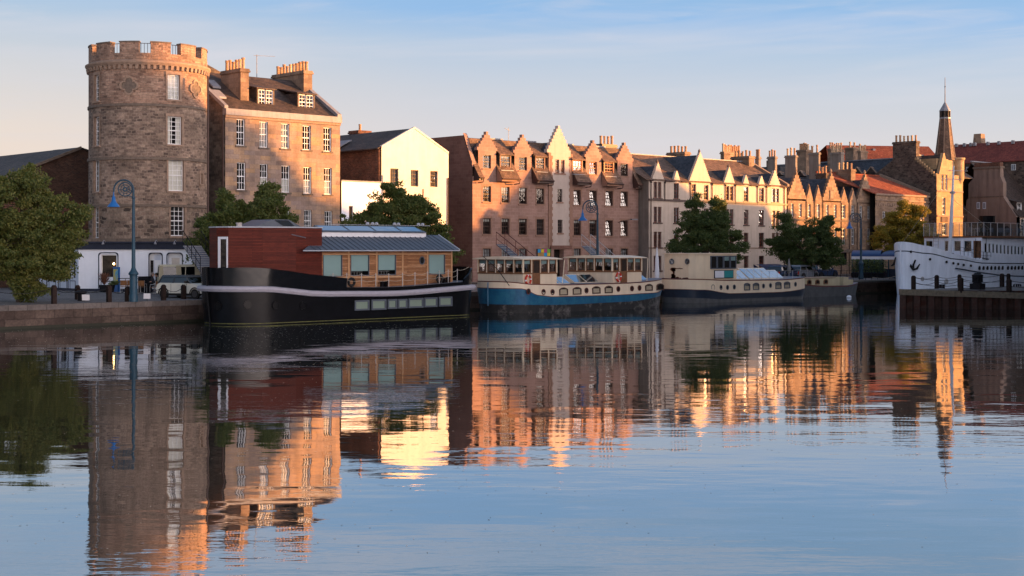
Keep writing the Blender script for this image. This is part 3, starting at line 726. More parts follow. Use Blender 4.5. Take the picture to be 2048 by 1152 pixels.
b.build('fascia', M['navy'], th)
b = MB()
for ff in (f, f2): ff.box(b, 0, ff.L, 4.9, 5.12, -.05, .5)
c = TC; b.face([(A_[0], A_[1], 5.1), (B_[0], B_[1], 5.1), (C_[0], C_[1], 5.1), (C_[0] + 2, C_[1] + 8, 5.1), (A_[0] + 2, A_[1] + 8, 5.1)])
b.build('roof', M['dressed_dark'], th)
b = MB()
for px in (214, 274, 318, 356):
    u = f.u(px); b = MB(); b.tube([f.P(u, 4.86, -.2), f.P(u, 5.0, -.45), f.P(u, 4.9, -.6)], .025, 5); b.lathe([(.02, .16), (.09, 0), (.1, -.05)], f.P(u, 4.76, -.62), 8); b.build('spotlight', M['lead'], th)
bulb = MB(); p = f.P(f.u(220), 3.35, .6); bulb.lathe([(0, -.07), (.05, -.05), (.07, 0), (.03, .07), (0, .1)], p, 8)
M['bulb'] = emit('lit_bulb', (1, .55, .2), 14)
ob = tag(bulb.build('pendant_lamp', M['bulb']), 'glowing filament bulb hanging inside the large pub window', 'lamp')

# ================================================================== tenement
X0, X1, TY = 57.7, sx(680, 92.7), 92.7
th = thing('tenement', 'tall ashlar tenement with two dormers and big chimneys beside the round tower', 'building', (X0, TY, 1.45))
f = Facade(th, (X0, TY), (X1, TY))
rows = [[(473, 238, 490, 291), (519, 243, 536, 295), (562, 247, 579, 297), (605, 251, 622, 300), (647, 255, 663, 303)],
        [(474, 325, 491.5, 380), (520, 328, 536, 382), (563, 331, 580, 385), (607, 334, 623, 387), (648, 336, 664, 389)],
        [(474, 414, 491.5, 458), (521, 416, 536, 460), (564, 417, 580, 461), (608, 420, 624, 463), (649, 422, 665, 465)]]
R = random.Random(5)
for ri, row in enumerate(rows):
    for i, q in enumerate(row):
        bl = [None, ('full', 'net'), ('full', 'net'), None, None][i] if ri == 0 else (None if i == 0 else ('low', 'blind')) if ri == 1 else ('sides', 'net')
        f.win(f.rect(*q), nx=3, nz=4, blind=bl, surround='ashlar' if False else None, sill='dressed_dark')
f.wall('wall', 0, f.L, 1.45, 14.5, 'ashlar')
b = MB(); f.box(b, -.05, f.L + .05, 14.5, 14.98, -.22, .3); b.build('eaves_cornice', M['lead'], th)
b = MB(); f.box(b, -.02, f.L + .02, 14.3, 14.5, -.1, .0); b.build('cornice_moulding', M['dressed'], th)
fs = Facade(th, (X0, 104), (X0, TY)); b = MB()
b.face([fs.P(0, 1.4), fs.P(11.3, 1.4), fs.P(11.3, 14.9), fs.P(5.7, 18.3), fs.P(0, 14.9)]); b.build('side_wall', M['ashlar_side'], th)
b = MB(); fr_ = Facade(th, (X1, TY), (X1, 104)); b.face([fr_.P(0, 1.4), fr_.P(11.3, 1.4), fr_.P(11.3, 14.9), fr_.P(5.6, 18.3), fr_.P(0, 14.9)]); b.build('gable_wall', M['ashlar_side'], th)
b = MB(); slab(b, [(X0, TY + .1, 15.02), (X1, TY + .1, 15.02), (X1, 98.3, 18.35), (X0, 98.3, 18.35)], .1); slab(b, [(X0, 98.3, 18.35), (X1, 98.3, 18.35), (X1, 104, 14.95), (X0, 104, 14.95)], .1); b.build('roof', M['slate'], th)
b = MB()
for xa, xb in ((X0 - .12, X0 + .2), (X1 - .3, X1 + .08)):
    b = MB(); b.hexa([(xa, TY - .1, 14.9), (xb, TY - .1, 14.9), (xb, 98.3, 18.3), (xa, 98.3, 18.3), (xa, TY - .1, 15.2), (xb, TY - .1, 15.2), (xb, 98.3, 18.56), (xa, 98.3, 18.56)]); b.build('skew', M['lead'], th)
b = MB(); p = [W(386, 112), W(445, 116)]
b.prism([(p[0][0], p[0][1], 14), (p[1][0], p[1][1], 14), (p[1][0], p[1][1], zz(146, *p[1])), (p[0][0], p[0][1], zz(113, *p[0]))], (.6, .6, 0)); b.build('rear_roof', M['slate'], th)
chimney(th, 60.0, 60.75, 94.2, 97.0, 15.3, 18.35, 6, ph=.78)
chimney(th, X1 - .85, X1 - .02, 96.5, 101.1, 16.6, 19.05, 10, ph=.75)
b = MB(); b.tube([(64.6, 99, 18), (64.6, 99, 20.3)], .03, 4); b.tube([(64.3, 99, 20.2), (66.1, 98.6, 20.25)], .02, 4); b.build('aerial', M['lead'], th)
def dormer(th, x0, x1, yf, z0, z1, yb, zb, mat, frame='white_frame', win=True, nx=2, nz=4, over=.16, pair=False, roof='slate', blind=None, cheek=None, tilt=0, pane='pane'):
    ff = Facade(th, (x0, yf), (x1, yf)); d = None
    b = MB(); R_ = [(yf, z0), (yf + .001, z1), (yb, z1), (yb, z0)]
    for xx in (x0, x1): b = MB(); b.prism([(xx - .05, y, z) for y, z in R_], (.1, 0, 0)); b.build('dormer_cheek', M[cheek or roof], th)
    m = .1
    if pair:
        xm = (x1 - x0) / 2
        for a, c in ((m, xm - .03), (xm + .03, x1 - x0 - m)): ff.win([a, c, z0 + .12, z1 - .1], recess=.05, frame=frame, nx=nx, nz=nz, sill=None, blind=blind, pane=pane)
    else: ff.win([m, x1 - x0 - m, z0 + .12, z1 - .1], recess=.05, frame=frame, nx=nx, nz=nz, sill=None, blind=blind, tilt=tilt, pane=pane)
    ff.wall('dormer_front', 0, x1 - x0, z0, z1, mat, .1)
    b = MB(); slab(b, [(x0 - over, yf - over, z1 + .02), (x1 + over, yf - over, z1 + .02), (x1 + over, yb, zb), (x0 - over, yb, zb)], .1); b.build('dormer_roof', M[roof], th)
for a, y0, c, y1 in ((515, 177, 548, 215), (596, 187, 629, 223)):
    xa, xb = sx(a, 93.9), sx(c, 93.9); xm = (xa + xb) / 2
    dormer(th, xa, xb, 93.9, zz(y1, xm, 93.9), zz(y0, xm, 93.9), 96.6, zz(y0, xm, 93.9) + .55, 'dressed_dark', pair=True, nx=2, nz=4)
b = MB()
for px, y in ((427, 150), (438, 176)):
    t = 94.5 + (176 - y) * .06; x = sx(px, t); z = 15.02 + (t - 92.8) * .606; b = MB()
    b.hexa([(x - .35, t - .5, z - .2), (x + .35, t - .5, z - .2), (x + .35, t + .5, z + .42), (x - .35, t + .5, z + .42), (x - .35, t - .5, z - .05), (x + .35, t - .5, z - .05), (x + .35, t + .5, z + .56), (x - .35, t + .5, z + .56)]); b.build('skylight', M['lead'], th)
b = MB(); b.cyl((X0 - .1, TY + .15, 2), (X0 - .1, TY + .15, 14.5), .06, n=6); b.build('drainpipe', M['brown_trim'], th); b = MB(); b.cyl((X0 - .1, 96, 2), (X0 - .1, 96, 17), .06, n=6); b.build('drainpipe', M['brown_trim'], th)

# ================================================================== cream gabled house
Y4 = 92.9; XA, XB, XC = sx(683, Y4), sx(763, Y4), sx(897, Y4)
th = thing('gabled_house', 'cream rendered house with a broad plain gable and three small arched windows', 'building', (XB, Y4, 1.45))
f = Facade(th, (XB, Y4), (XC, Y4))
f.win(f.rect(780.5, 337, 797, 372), nx=3, nz=4, sash=False, frame='brown_frame', arch=.16, pane='pane', blind=('full', 'curtain_grey'), sill=None)
f.win(f.rect(821.5, 340, 837, 373), nx=3, nz=4, sash=False, frame='brown_frame', arch=.16, pane='pane', blind=('full', 'curtain_grey'), sill=None)
f.win(f.rect(860.5, 342, 875.5, 374), nx=3, nz=4, sash=False, frame='brown_frame', arch=.16, pane='pane_warm', sill=None)
ze = f.z(763, 294); ua, za = f.u(829), f.z(829, 256); zR = f.z(897, 306)
f.wall('wall', 0, f.L, 1.45, zR, 'cream_wall', .3)
b = MB(); b.face([f.P(0, zR), f.P(f.L, zR), f.P(ua, za), f.P(0, ze)]); b.build('gable', M['cream_wall'], th)
fs = Facade(th, (XB, 125), (XB, Y4)); b = MB(); b.face([fs.P(0, 1.4), fs.P(fs.L, 1.4), fs.P(fs.L, ze), fs.P(0, ze)]); b.build('side_wall', M['brick'], th)
b = MB(); b.box(XB - .2, XB - .0, Y4 + .1, Y4 + .6, 9.8, ze - .2); b.build('corner_pilaster', M['brick'], th)
b = MB(); xa = XB + ua
slab(b, [(XB - .35, Y4 + .05, ze - .1), (xa, Y4 + .05, za - .02), (xa, 125, za - .02), (XB - .35, 125, ze - .1)]); slab(b, [(xa, Y4 + .05, za - .02), (XC, Y4 + .05, zR - .05), (XC, 125, zR - .05), (xa, 125, za - .02)]); b.build('roof', M['slate'], th)
b = MB()
for (ax_, az), (bx, bz) in (((XB, ze), (xa, za)), ((xa, za), (XC, zR))):
    b.hexa([(ax_, Y4 - .05, az - .06), (bx, Y4 - .05, bz - .06), (bx, Y4 + .25, bz - .06), (ax_, Y4 + .25, az - .06), (ax_, Y4 - .05, az + .1), (bx, Y4 - .05, bz + .1), (bx, Y4 + .25, bz + .1), (ax_, Y4 + .25, az + .1)])
b.build('gable_coping', M['cream_wall'], th)
x, y = W(720, 127); chimney(th, x - .7, x + .7, y - .7, y + .7, 12, zz(262, x, y), 1, mat='brick', ph=.55)
b = MB(); x0, y0 = W(688, 124); b.hexa([(XB - .1, 99, ze + .12), (XB - .1, 109, ze + .12), (XB + 1.5, 109, ze + .95), (XB + 1.5, 99, ze + .95), (XB - .1, 99, ze + .2), (XB - .1, 109, ze + .2), (XB + 1.5, 109, ze + 1.03), (XB + 1.5, 99, ze + 1.03)]); b.build('roof_glazing', M['lead'], th)
for xx in (XC - .12, XB + .12): b = MB(); b.cyl((xx, Y4 - .07, 1.5), (xx, Y4 - .07, 10.5), .05, n=6); b.build('drainpipe', M['cream_wall'] if xx < XC - 1 else M['brown_trim'], th)
f = Facade(th, (XA, Y4), (XB, Y4)); zt = f.z(700, 363)
f.win(f.rect(698, 412, 706, 440), nx=2, nz=3, frame='brown_frame', sill=None)
f.wall('low_wing_wall', 0, f.L, 1.45, zt, 'pub_white', .3)
b = MB(); f.box(b, -.05, f.L, zt, zt + .1, -.08, 6); b.build('low_wing_roof', M['lead'], th)
# ================================================================== stepped-gable apartment block (pink sandstone)
TY = 94.3; X0 = sx(945, TY); X1 = sx(1277, TY)
th = thing('apartment_block', 'pink sandstone apartment block with five crow-stepped gables and steep overhanging slate skirts', 'building', (X0, TY, 1.45))
f = Facade(th, (X0, TY), (X1, TY)); U = f.u
ZR, ZRT, ZS = 14.42, 95.95, 10.79     # ridge height, ridge line, skirt foot
R = random.Random(11)
def bl3():
    r = R.random(); return None if r < .45 else ('top1', 'blind') if r < .65 else ('sides', 'net') if r < .85 else ('top', 'blind')
cols = [(966, 982), (1003, 1019), (1038, 1054), (1073, 1088.5), None, (1147.5, 1162), (1179, 1194), (1211, 1226), (1241.5, 1256)]
gidx = {0: (372, 404), 1: (373.5, 405.5), 2: (375.5, 408), 3: (377, 408.5), 5: (380, 410.5), 6: (381, 411.5), 7: (382, 412), 8: (383, 413)}
for i, c in enumerate(cols):
    if not c: continue
    a, e = gidx[i]; tl = i >= 5
    P_ = 'pane_sky' if tl else 'pane'
    kw = dict(frame='brown_frame', nx=3, nz=4, sill='pink_trim', surround='pink_trim', sash=True)
    f.win(f.rect(c[0], a, c[1], e), pane=P_, blind=None if tl else bl3(), tilt=.18 if tl else 0, **kw)
    f.win(f.rect(c[0], 436.5 + (i * .6), c[1], 468.5 + i * .5), pane='pane_sky' if i in (3, 7, 8) else 'pane', blind=None if i in (3, 7, 8) else bl3(), tilt=.2 if i in (7, 8) else 0, **kw)
    if i != 3: f.win(f.rect(c[0], 497, c[1], 530), pane='pane', blind=('full', 'net'), **kw)
for c, a, e in (((966, 982), 310, 337), ((1038, 1054), 314, 341), ((1179, 1194), 323.5, 349), ((1241.5, 1256), 327.5, 352.5)):
    f.win(f.rect(c[0], a, c[1], e), frame='orange_frame' if c[0] == 1179 else 'brown_frame', nx=3, nz=4, sill='pink_trim', pane='pane_sky' if c[0] == 1179 else 'pane', blind=None if c[0] != 966 else ('sides', 'net'), tilt=.12 if c[0] == 1179 else 0)
g3a, g3b = U(1101), U(1140)
f.wall('wall', 0, g3a, 1.45, 10.85, 'pink'); f.wall('wall', g3b, f.L, 1.45, 10.85, 'pink')
GB = [(956.5, 992, 972, 263, 300), (1029, 1063, 1045, 269, 306), (1171.5, 1202.5, 1186, 280.5, 314), (1235, 1265, 1249, 285, 321)]
for a, c, ap, ya, ys in GB:
    u0, u1 = U(a), U(c); zs = f.z(a, ys); za = f.z(ap, ya); um = (u0 + u1) / 2
    f.wall('gable_wall', u0, u1, 10.852, zs, 'pink', .3)
    b = MB(); crow(f, b, u0 - .14, u1 + .14, zs + .002, um, za, 5, None, .35, zb=zs - .35 if False else zs + .002); b.build('stepped_gable', M['pink'], th)
    b = MB(); gable_roof(f, b, u0 - .02, u1 + .02, um, zs - .05, za - .95, .3, 4.6); b.build('gable_roof', M['slate_blue'], th)
    for uu in (u0 + .05, u1 - .05): b = MB(); f.box(b, uu - .04, uu + .04, 10.6, zs, .32, 3.6); b.build('gable_cheek', M['slate'], th)
# harled centre gable, 8 cm proud
fh = Facade(th, (X0 + g3a, TY - .08), (X0 + g3b, TY - .08))
for q in ((1111, 319, 1118.5, 346), (1122, 320, 1129.5, 347)): fh.win(fh.rect(*q), frame='red_frame', nx=2, nz=4, sash=False, sill='pink_trim')
fh.win(fh.rect(1115, 378, 1124.5, 404), frame='brown_frame', nx=2, nz=4, sill='pink_trim'); fh.win(fh.rect(1115.5, 439.5, 1125, 466), frame='brown_frame', nx=2, nz=4, sill='pink_trim', pane='pane_sky')
ua, ub = 0, fh.L; zsh = fh.z(1098, 305); zb = fh.z(1118, 491)
for q in ((1108, 499, 1128, 560),): fh.holes.append(fh.rect(*q))
fh.wall('centre_wall', 0, fh.L, zb, zsh, 'harl_white', .4)
fh.wall('entrance_wall', 0, fh.L, 1.45, zb - .3, 'pink', .6)
b = MB(); fh.box(b, -.1, fh.L + .1, zb - .3, zb, -.1, .3); b.build('entrance_lintel', M['pink_dark'], th)
b = MB(); u0_, u1_ = fh.u(1096) , fh.u(1143)
crow(fh, b, u0_, u1_, zsh + .002, fh.u(1118), fh.z(1118, 251.5), 7, None, .4); b.build('stepped_gable', M['harl_white'], th)
n_ = int((zsh - zb) / .3)
for side in (0, 1):
    b = MB()
    for i in range(n_):
        z0 = zb + i * .3; e = .22 if i % 2 else .12
        fh.box(b, -.02 if not side else fh.L - e, e if not side else fh.L + .02, z0, z0 + .3, -.03, .1)
    b.build('quoins', M['pink_trim'], th)
for uu in (-.3, fh.L + .02): b = MB(); fh.box(b, uu, uu + .28, zb - .2, zsh, 0, .3); b.build('corner_margin', M['pink_trim'], th)
b = MB(); gable_roof(fh, b, u0_ + .1, u1_ - .1, fh.u(1118), zsh - .05, fh.z(1118, 251.5) - 1.5, .4, 6); b.build('gable_roof', M['slate_blue'], th)
for uu in (u0_ + .1, u1_ - .2): b = MB(); fh.box(b, uu, uu + .1, 10.6, zsh, .32, 3.6); b.build('gable_cheek', M['slate'], th)
# steep roof with skirts
segs = [(U(946.5), U(956.5)), (U(992), U(1029)), (U(1063), U(1096)), (U(1143), U(1171.5)), (U(1202.5), U(1235)), (U(1265), U(1273))]
for i, (a, c) in enumerate(segs):
    b = MB(); a2, c2 = a + (.0 if i == 0 else .02), c - .02
    slab(b, [f.P(a2, ZS, -.8), f.P(c2, ZS, -.8), f.P(c2, ZR, ZRT - TY), f.P(a2, ZR, ZRT - TY)], .12); b.build('roof_skirt', M['slate_brown'], th)
    b = MB()
    ring = [f.P(a2 + .04, ZS - .3, -.74), f.P(a2 + .04, ZS - .02, -.74), f.P(a2 + .04, ZS + 1.0, -.002), f.P(a2 + .04, ZS - .3, -.002)]
    b.prism(ring, (c2 - a2 - .08, 0, 0)); b.build('skirt_soffit', M['brown_trim'] if i not in (1, 4) else M['pink_trim'], th)
    b = MB(); b.tube([f.P(a2, ZS - .08, -.86), f.P(c2, ZS - .08, -.86)], .07, 6); b.tube([f.P(c2 - .1, ZS - .1, -.86), f.P(c2 - .1, ZS - .45, -.8), f.P(c2 - .1, ZS - .5, -.1)], .05, 5); b.build('gutter', M['brown_trim'], th)
b = MB(); x0, x1 = X0, X1
b.face([(x0, ZRT, ZR), (x1, ZRT, ZR), (x1, 110, ZR), (x0, 110, ZR)]); b.face([(x0 + .1, TY + .3, 10.8), (x1, TY + .3, 10.8), (x1, ZRT, ZR - .02), (x0 + .1, ZRT, ZR - .02)]); b.build('roof', M['slate_brown'], th)
b = MB()
for (a, c) in segs[1:]: f.box(b, a, c, ZR - .02, ZR + .12, ZRT - TY - .1, ZRT - TY + .15)
b.build('ridge_flashing', M['lead'], th)
for (a, c, y0, y1), fm in zip([(1000, 1022, 311, 340), (1071, 1090, 315, 343), (1145, 1165, 321, 348), (1208, 1228, 325, 352)], ('brown_frame', 'brown_frame', 'orange_frame', 'orange_frame')):
    t = TY - .12; xa, xb = sx(a, t), sx(c, t); xm = (xa + xb) / 2; z0, z1 = zz(y1, xm, t), zz(y0 - 2, xm, t)
    dormer(th, xa, xb, t, z0, z1, ZRT - .05, ZR - .05, 'pink_trim' if fm == 'brown_frame' else 'orange_frame', frame=fm, nx=3, nz=4, roof='slate_brown', cheek='slate', blind=('top1', 'blind'), over=.2, pane='pane' if fm == 'brown_frame' else 'pane_sky')
    b = MB(); b.box(xa - .1, xb + .1, t - .3, t - .02, z0 - .1, z0 - .02); b.build('dormer_flashing', M['lead'], th)
fs = Facade(th, (X0, 112), (X0, TY)); L = fs.L; b = MB()
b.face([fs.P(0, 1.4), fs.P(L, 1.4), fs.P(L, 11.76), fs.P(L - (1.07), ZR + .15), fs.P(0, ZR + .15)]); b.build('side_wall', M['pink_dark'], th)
b = MB(); b.hexa([(X0 - .06, TY - .02, 11.7), (X0 + .35, TY - .02, 11.7), (X0 + .35, TY + 1.02, ZR + .1), (X0 - .06, TY + 1.02, ZR + .1), (X0 - .06, TY - .02, 12.15), (X0 + .35, TY - .02, 12.15), (X0 + .35, TY + 1.22, ZR + .35), (X0 - .06, TY + 1.22, ZR + .35)]); b.build('verge', M['pink'], th)
x = sx(1215, 99.5); chimney(th, x - 1.0, x + 1.2, 99.3, 100.2, ZR - .2, 15.15, 4, along='x', ph=.85, mat='brown_trim')
b = MB(); x = sx(1017, 99); b.tube([(x, 99, 14), (x, 99, 16.0)], .025, 4); b.tube([(x - .5, 99, 15.9), (x + .2, 99, 15.7)], .025, 4); b.build('aerial', M['lead'], th)
b = MB(); f.box(b, U(1073), U(1100), f.z(1086, 513), f.z(1086, 497.5), -.1, -.02, M['navy'])
M['t_blue'] = paint('sign_blue', (.02, .25, .5)); M['t_yel'] = paint('sign_yellow', (.6, .42, .02)); M['t_pk'] = paint('sign_magenta', (.4, .05, .2)); M['t_gr'] = paint('sign_green', (.15, .4, .05)); M['t_or'] = paint('sign_ochre', (.35, .2, .06))
u0, u1, z0, z1 = f.rect(1074, 498.5, 1099, 512.5)
for i, mt in enumerate(['t_blue', 't_yel', 't_pk', 't_gr']): w_ = (u1 - u0) / 4; f.box(b, u0 + i * w_, u0 + (i + 1) * w_ - .02, z0 + (z1 - z0) * .52, z1, -.115, -.1, M[mt])
for i, mt in enumerate(['t_or', 't_or', 't_blue', 't_yel']): w_ = (u1 - u0) / 4; f.box(b, u0 + i * w_, u0 + (i + 1) * w_ - .02, z0, z0 + (z1 - z0) * .5, -.115, -.1, M[mt])
b.build('coloured_sign', M['navy'], th)
b = MB(); b.tube([f.P(U(1236), 7.0, -.02), f.P(U(1238), 7.15, -.6), f.P(U(1252), 7.3, -.8)], .035, 5); f.box(b, U(1250), U(1262), 7.25, 7.36, -.95, -.7, M['lead']); b.build('wall_light', M['brown_trim'], th)

# ================================================================== cream block
TY = 93.1; X0 = sx(1297.5, TY); X1 = sx(1573, TY)
th = thing('harled_block', 'long cream harled block with brown downpipes, brown windows and a row of small pointed gables', 'building', (X0, TY, 1.45))
f = Facade(th, (X0, TY), (X1, TY)); U = f.u; R = random.Random(21)
colw = [(1307.5, 1323, 364, 396, 2), (1348, 1358, 366, 397.5, 1), (1383, 1392, 368, 399, 1), (1408, 1417, 370, 400, 1), (1451, 1467, 372, 401, 2), (1488, 1497, 373.5, 403, 1), (1518, 1528, 375.5, 403.5, 1), (1544, 1558, 377, 405, 2)]
def W5(q, pair, **k):
    r = f.rect(*q)
    if pair == 2:
        m = (r[0] + r[1]) / 2
        f.win([r[0], m - .05, r[2], r[3]], **k); f.win([m + .05, r[1], r[2], r[3]], **k)
    else: f.win(r, **k)
for i, (a, c, y0, y1, p) in enumerate(colw):
    k = dict(frame='red_frame', nx=2, nz=4, sash=True, sill='brown_trim')
    W5((a, y0, c, y1), p, pane=R.choice(['pane', 'pane', 'pane_sky']), blind=R.choice([None, ('sides', 'net'), ('top', 'net')]), **k)
    W5((a, 413.5 + (a - 1307) * .033, c, 445 + (a - 1307) * .027), p, pane='pane_warm' if i > 4 else 'pane', blind=None if i > 4 else ('sides', 'net'), **k)
    W5((a, 463.5 + (a - 1307) * .01, c, 494.5), p, pane='pane_warm' if i == 7 else 'pane', blind=R.choice([None, ('top1', 'net')]), **k)
    if i < 7: W5((a, 511.5, c, 541), p, pane='pane', **k)
ZE = 11.23; f.wall('wall', 0, f.L, 1.45, ZE, 'harl_cream')
b = MB(); z = f.z(1300, 399.3); f.box(b, -.06, f.L + .05, z - .1, z + .1, -.1, .0); z2 = 4.5; f.box(b, 0, f.L, z2 - .06, z2 + .06, -.06, .0, M['dressed']); b.build('string_course', M['brown_trim'], th)
for px in (1301, 1328.7, 1380, 1423.5, 1451 - .8, 1470, 1514, 1532.5, 1568):
    u = U(px); zt = f.z(px, 362 + (px - 1300) * .045); b = MB(); zb = 9.2 if px not in (1301, 1568) else 1.5
    b.tube([f.P(u, zb, -.08), f.P(u, zt - .1, -.08)], .05, 6); b.lathe([(.04, -.1), (.1, .02), (.1, .12)], f.P(u, zt - .12, -.1), 6); b.build('downpipe', M['brown_trim'], th)
for a, c, ap, ya, n_ in [(1304.5, 1328.5, 1312.8, 325, 9), (1347, 1361, 1354, 341.5, 0), (1378.5, 1422.5, 1398.5, 304, 16), (1448, 1470, 1457.5, 334, 9), (1486, 1499, 1492, 350, 0), (1517, 1530, 1523, 352, 0), (1539, 1561, 1550, 341, 5)]:
    u0, u1 = U(a), U(c); um = (u0 + u1) / 2; za = f.z(ap, ya); b = MB()
    if n_: crow(f, b, u0, u1, ZE + .002, um, za, n_, None, .3, cap=.16 if n_ > 5 else .34)
    else: f.poly(b, [(u0, ZE + .002), (u1, ZE + .002), (um + .06, za), (um - .06, za)], .3)
    b.build('stepped_gable' if n_ else 'pointed_gable', M['harl_cream'], th)
    if n_ > 5: b = MB(); b.lathe([(.05, -.1), (.12, .05), (.13, .15), (.06, .25), (.0, .38)], f.P(um, za, .15), 8); b.build('finial', M['dressed_dark'], th)
    wd_ = (za - ZE) / .57
    b = MB(); gable_roof(f, b, u0 + .05, u1 - .05, um, ZE + .0, za - (.3 if n_ else .08), .3, min(6.5, wd_)); b.build('gable_roof', M['slate_blue'], th)
segs = [(0, U(1304)), (U(1329), U(1346)), (U(1361), U(1378)), (U(1423), U(1447.5)), (U(1470.5), U(1485.5)), (U(1499.5), U(1516.5)), (U(1530.5), U(1538.5)), (U(1561.5), f.L)]
for a, c in segs:
    b = MB(); b.tube([f.P(a, ZE - .02, -.16), f.P(c, ZE - .02, -.16)], .075, 6); b.build('gutter', M['brown_trim'], th)
ZR, TR_ = 14.16, 98.3; b = MB()
slab(b, [(X0 - .6, TY - .15, ZE + .06), (X1 + .1, TY - .15, ZE + .06), (X1 + .1, TR_, ZR), (X0 - .6, TR_, ZR)], .06); slab(b, [(X0 - .6, TR_, ZR), (X1 + .1, TR_, ZR), (X1 + .1, 103.5, ZE), (X0 - .6, 103.5, ZE)], .1); b.build('roof', M['slate_brown'], th)
b = MB(); b.box(X0, X1, TR_ - .12, TR_ + .12, ZR + .0, ZR + .1); b.build('ridge_flashing', M['lead'], th)
b = MB(); b.hexa([(X1 - .1, TY - .2, ZE + .06), (X1 + .25, TY - .2, ZE + .06), (X1 + .25, TR_, ZR), (X1 - .1, TR_, ZR), (X1 - .1, TY - .2, ZE + .3), (X1 + .25, TY - .2, ZE + .3), (X1 + .25, TR_, ZR + .25), (X1 - .1, TR_, ZR + .25)]); b.build('skew', M['dressed'], th)
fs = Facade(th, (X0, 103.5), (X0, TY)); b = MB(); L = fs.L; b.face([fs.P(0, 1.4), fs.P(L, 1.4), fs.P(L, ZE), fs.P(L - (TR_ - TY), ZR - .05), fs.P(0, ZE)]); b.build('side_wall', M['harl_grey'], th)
fs = Facade(th, (X1, TY), (X1, 103.5)); b = MB(); b.face([fs.P(0, 1.4), fs.P(L, 1.4), fs.P(L, ZE), fs.P(TR_ - TY, ZR - .05), fs.P(0, ZE)]); b.build('side_wall', M['harl_cream'], th)
chimney(th, 117.5, 118.4, 97.8, 100.3, 13.4, 14.8, 5, ph=.72); chimney(th, X1 - 1.2, X1 - .2, 97.3, 99.8, 13.0, 14.8, 5, ph=.7)

# ================================================================== snecked stone gabled building
TY = 93.1; X0 = sx(1575.5, TY); X1 = sx(1749.5, TY)
th = thing('stone_terrace', 'buff stone terrace with three crow-stepped gables and slim pointed dormers beside the cream block', 'building', (X0, TY, 1.45))
f = Facade(th, (X0, TY), (X1, TY)); U = f.u; ZE = 9.74
for i, (a, c) in enumerate([(1582, 1587.5), (1597.7, 1603.7), (1616, 1621.5), (1633.5, 1639.7), (1652, 1657.5), (1668, 1673.3), (1683.2, 1691), (1703, 1709), (1719.3, 1725), (1734.8, 1740.6)]):
    dy = (a - 1582) * .033
    k = dict(nx=2, nz=4, frame='white_frame', sill='dressed')
    f.win(f.rect(a, 407 + dy, c, 433 + dy), blind=('sides', 'net') if i % 3 == 0 else None, **k); f.win(f.rect(a, 457, c, 489), **k)
    if i % 2 == 0: f.win(f.rect(a, 505, c + 3, 530), nx=1, nz=1, sash=False, frame='navy', sill=None)
f.wall('wall', 0, f.L, 1.45, ZE, 'stone6')
b = MB(); z = f.z(1660, 441); f.box(b, 0, f.L, z - .12, z + .08, -.1, 0); f.box(b, 0, f.L, 4.0, 4.35, -.12, 0); b.build('string_course', M['dressed_dark'], th)
for a, c, ap, ya, ys in [(1575.5, 1612.5, 1591, 344.5, 397), (1645.5, 1681.5, 1661.3, 347, 401), (1714, 1748.5, 1729, 350, 405)]:
    u0, u1 = U(a), U(c); um = U(ap); um = (u0 + u1) / 2; zs = f.z(a, ys); za = f.z(ap, ya); b = MB(); crow(f, b, u0, u1, max(zs, ZE + .002), um, za, 7, None, .35, cap=.3); b.build('stepped_gable', M['stone6'], th)
    b = MB(); b.lathe([(.14, 0), (.08, .12), (.17, .3), (.1, .5), (.02, .62)], f.P(um, za, .17), 8); b.build('finial', M['dressed'], th)
    b = MB(); gable_roof(f, b, u0 + .05, u1 - .05, um, ZE + .1, za - .55, .35, 6.0); b.build('gable_roof', M['slate_blue'], th)
b = MB(); u0, u1, z0, z1 = f.rect(1658.5, 380, 1667, 399); f.box(b, u0, u1, z0, z1, -.05, 0, M['dressed_dark']); f.box(b, u0 + .12, u1 - .12, z0 + .12, z1 - .12, -.09, -.05, M['dressed']); b.build('carved_panel', M['dressed'], th)
for a, c, ap, ya in [(1613, 1626, 1618, 372), (1630.7, 1644, 1635.7, 374), (1682, 1695.5, 1686.6, 378), (1700, 1713, 1705.3, 380)]:
    u0, u1 = U(a), U(c); um = (u0 + u1) / 2; za = f.z(ap, ya); b = MB()
    f.poly(b, [(u0, ZE + .002), (u1, ZE + .002), (u1 - .05, ZE + .35), (um + .07, za - .1), (um, za), (um - .07, za - .1), (u0 + .05, ZE + .35)], .3); b.lathe([(.05, -.05), (.1, .05), (.09, .15), (0, .3)], f.P(um, za, .15), 6); b.build('pointed_gable', M['stone6'], th)
    b = MB(); gable_roof(f, b, u0 + .08, u1 - .08, um, ZE + .1, za - .35, .3, 3.2); b.build('gable_roof', M['slate_blue'], th)
for px in (1612, 1628.5, 1645, 1682, 1698, 1713.8, 1749):
    b = MB(); b.tube([f.P(U(px), 1.5, -.07), f.P(U(px), ZE, -.07)], .045, 5); b.build('downpipe', M['brown_trim'], th)
ZR = 12.53; b = MB(); slab(b, [(X0, TY + .1, ZE), (X1, TY + .1, ZE), (X1, 99.3, ZR), (X0, 99.3, ZR)]); slab(b, [(X0, 99.3, ZR), (X1, 99.3, ZR), (X1, 105, ZE), (X0, 105, ZE)]); b.build('roof', M['slate_brown'], th)
b = MB(); b.box(X0, X1, 99.15, 99.45, ZR, ZR + .14); b.build('ridge_flashing', M['lead'], th)
b = MB(); b.box(X1 - .1, X1 + .02, TY, 105, 1.45, ZE); b.box(X0 + .02, X0 + .1, TY + .3, 105, 1.45, ZE); b.build('side_wall', M['rubble_dark'], th)
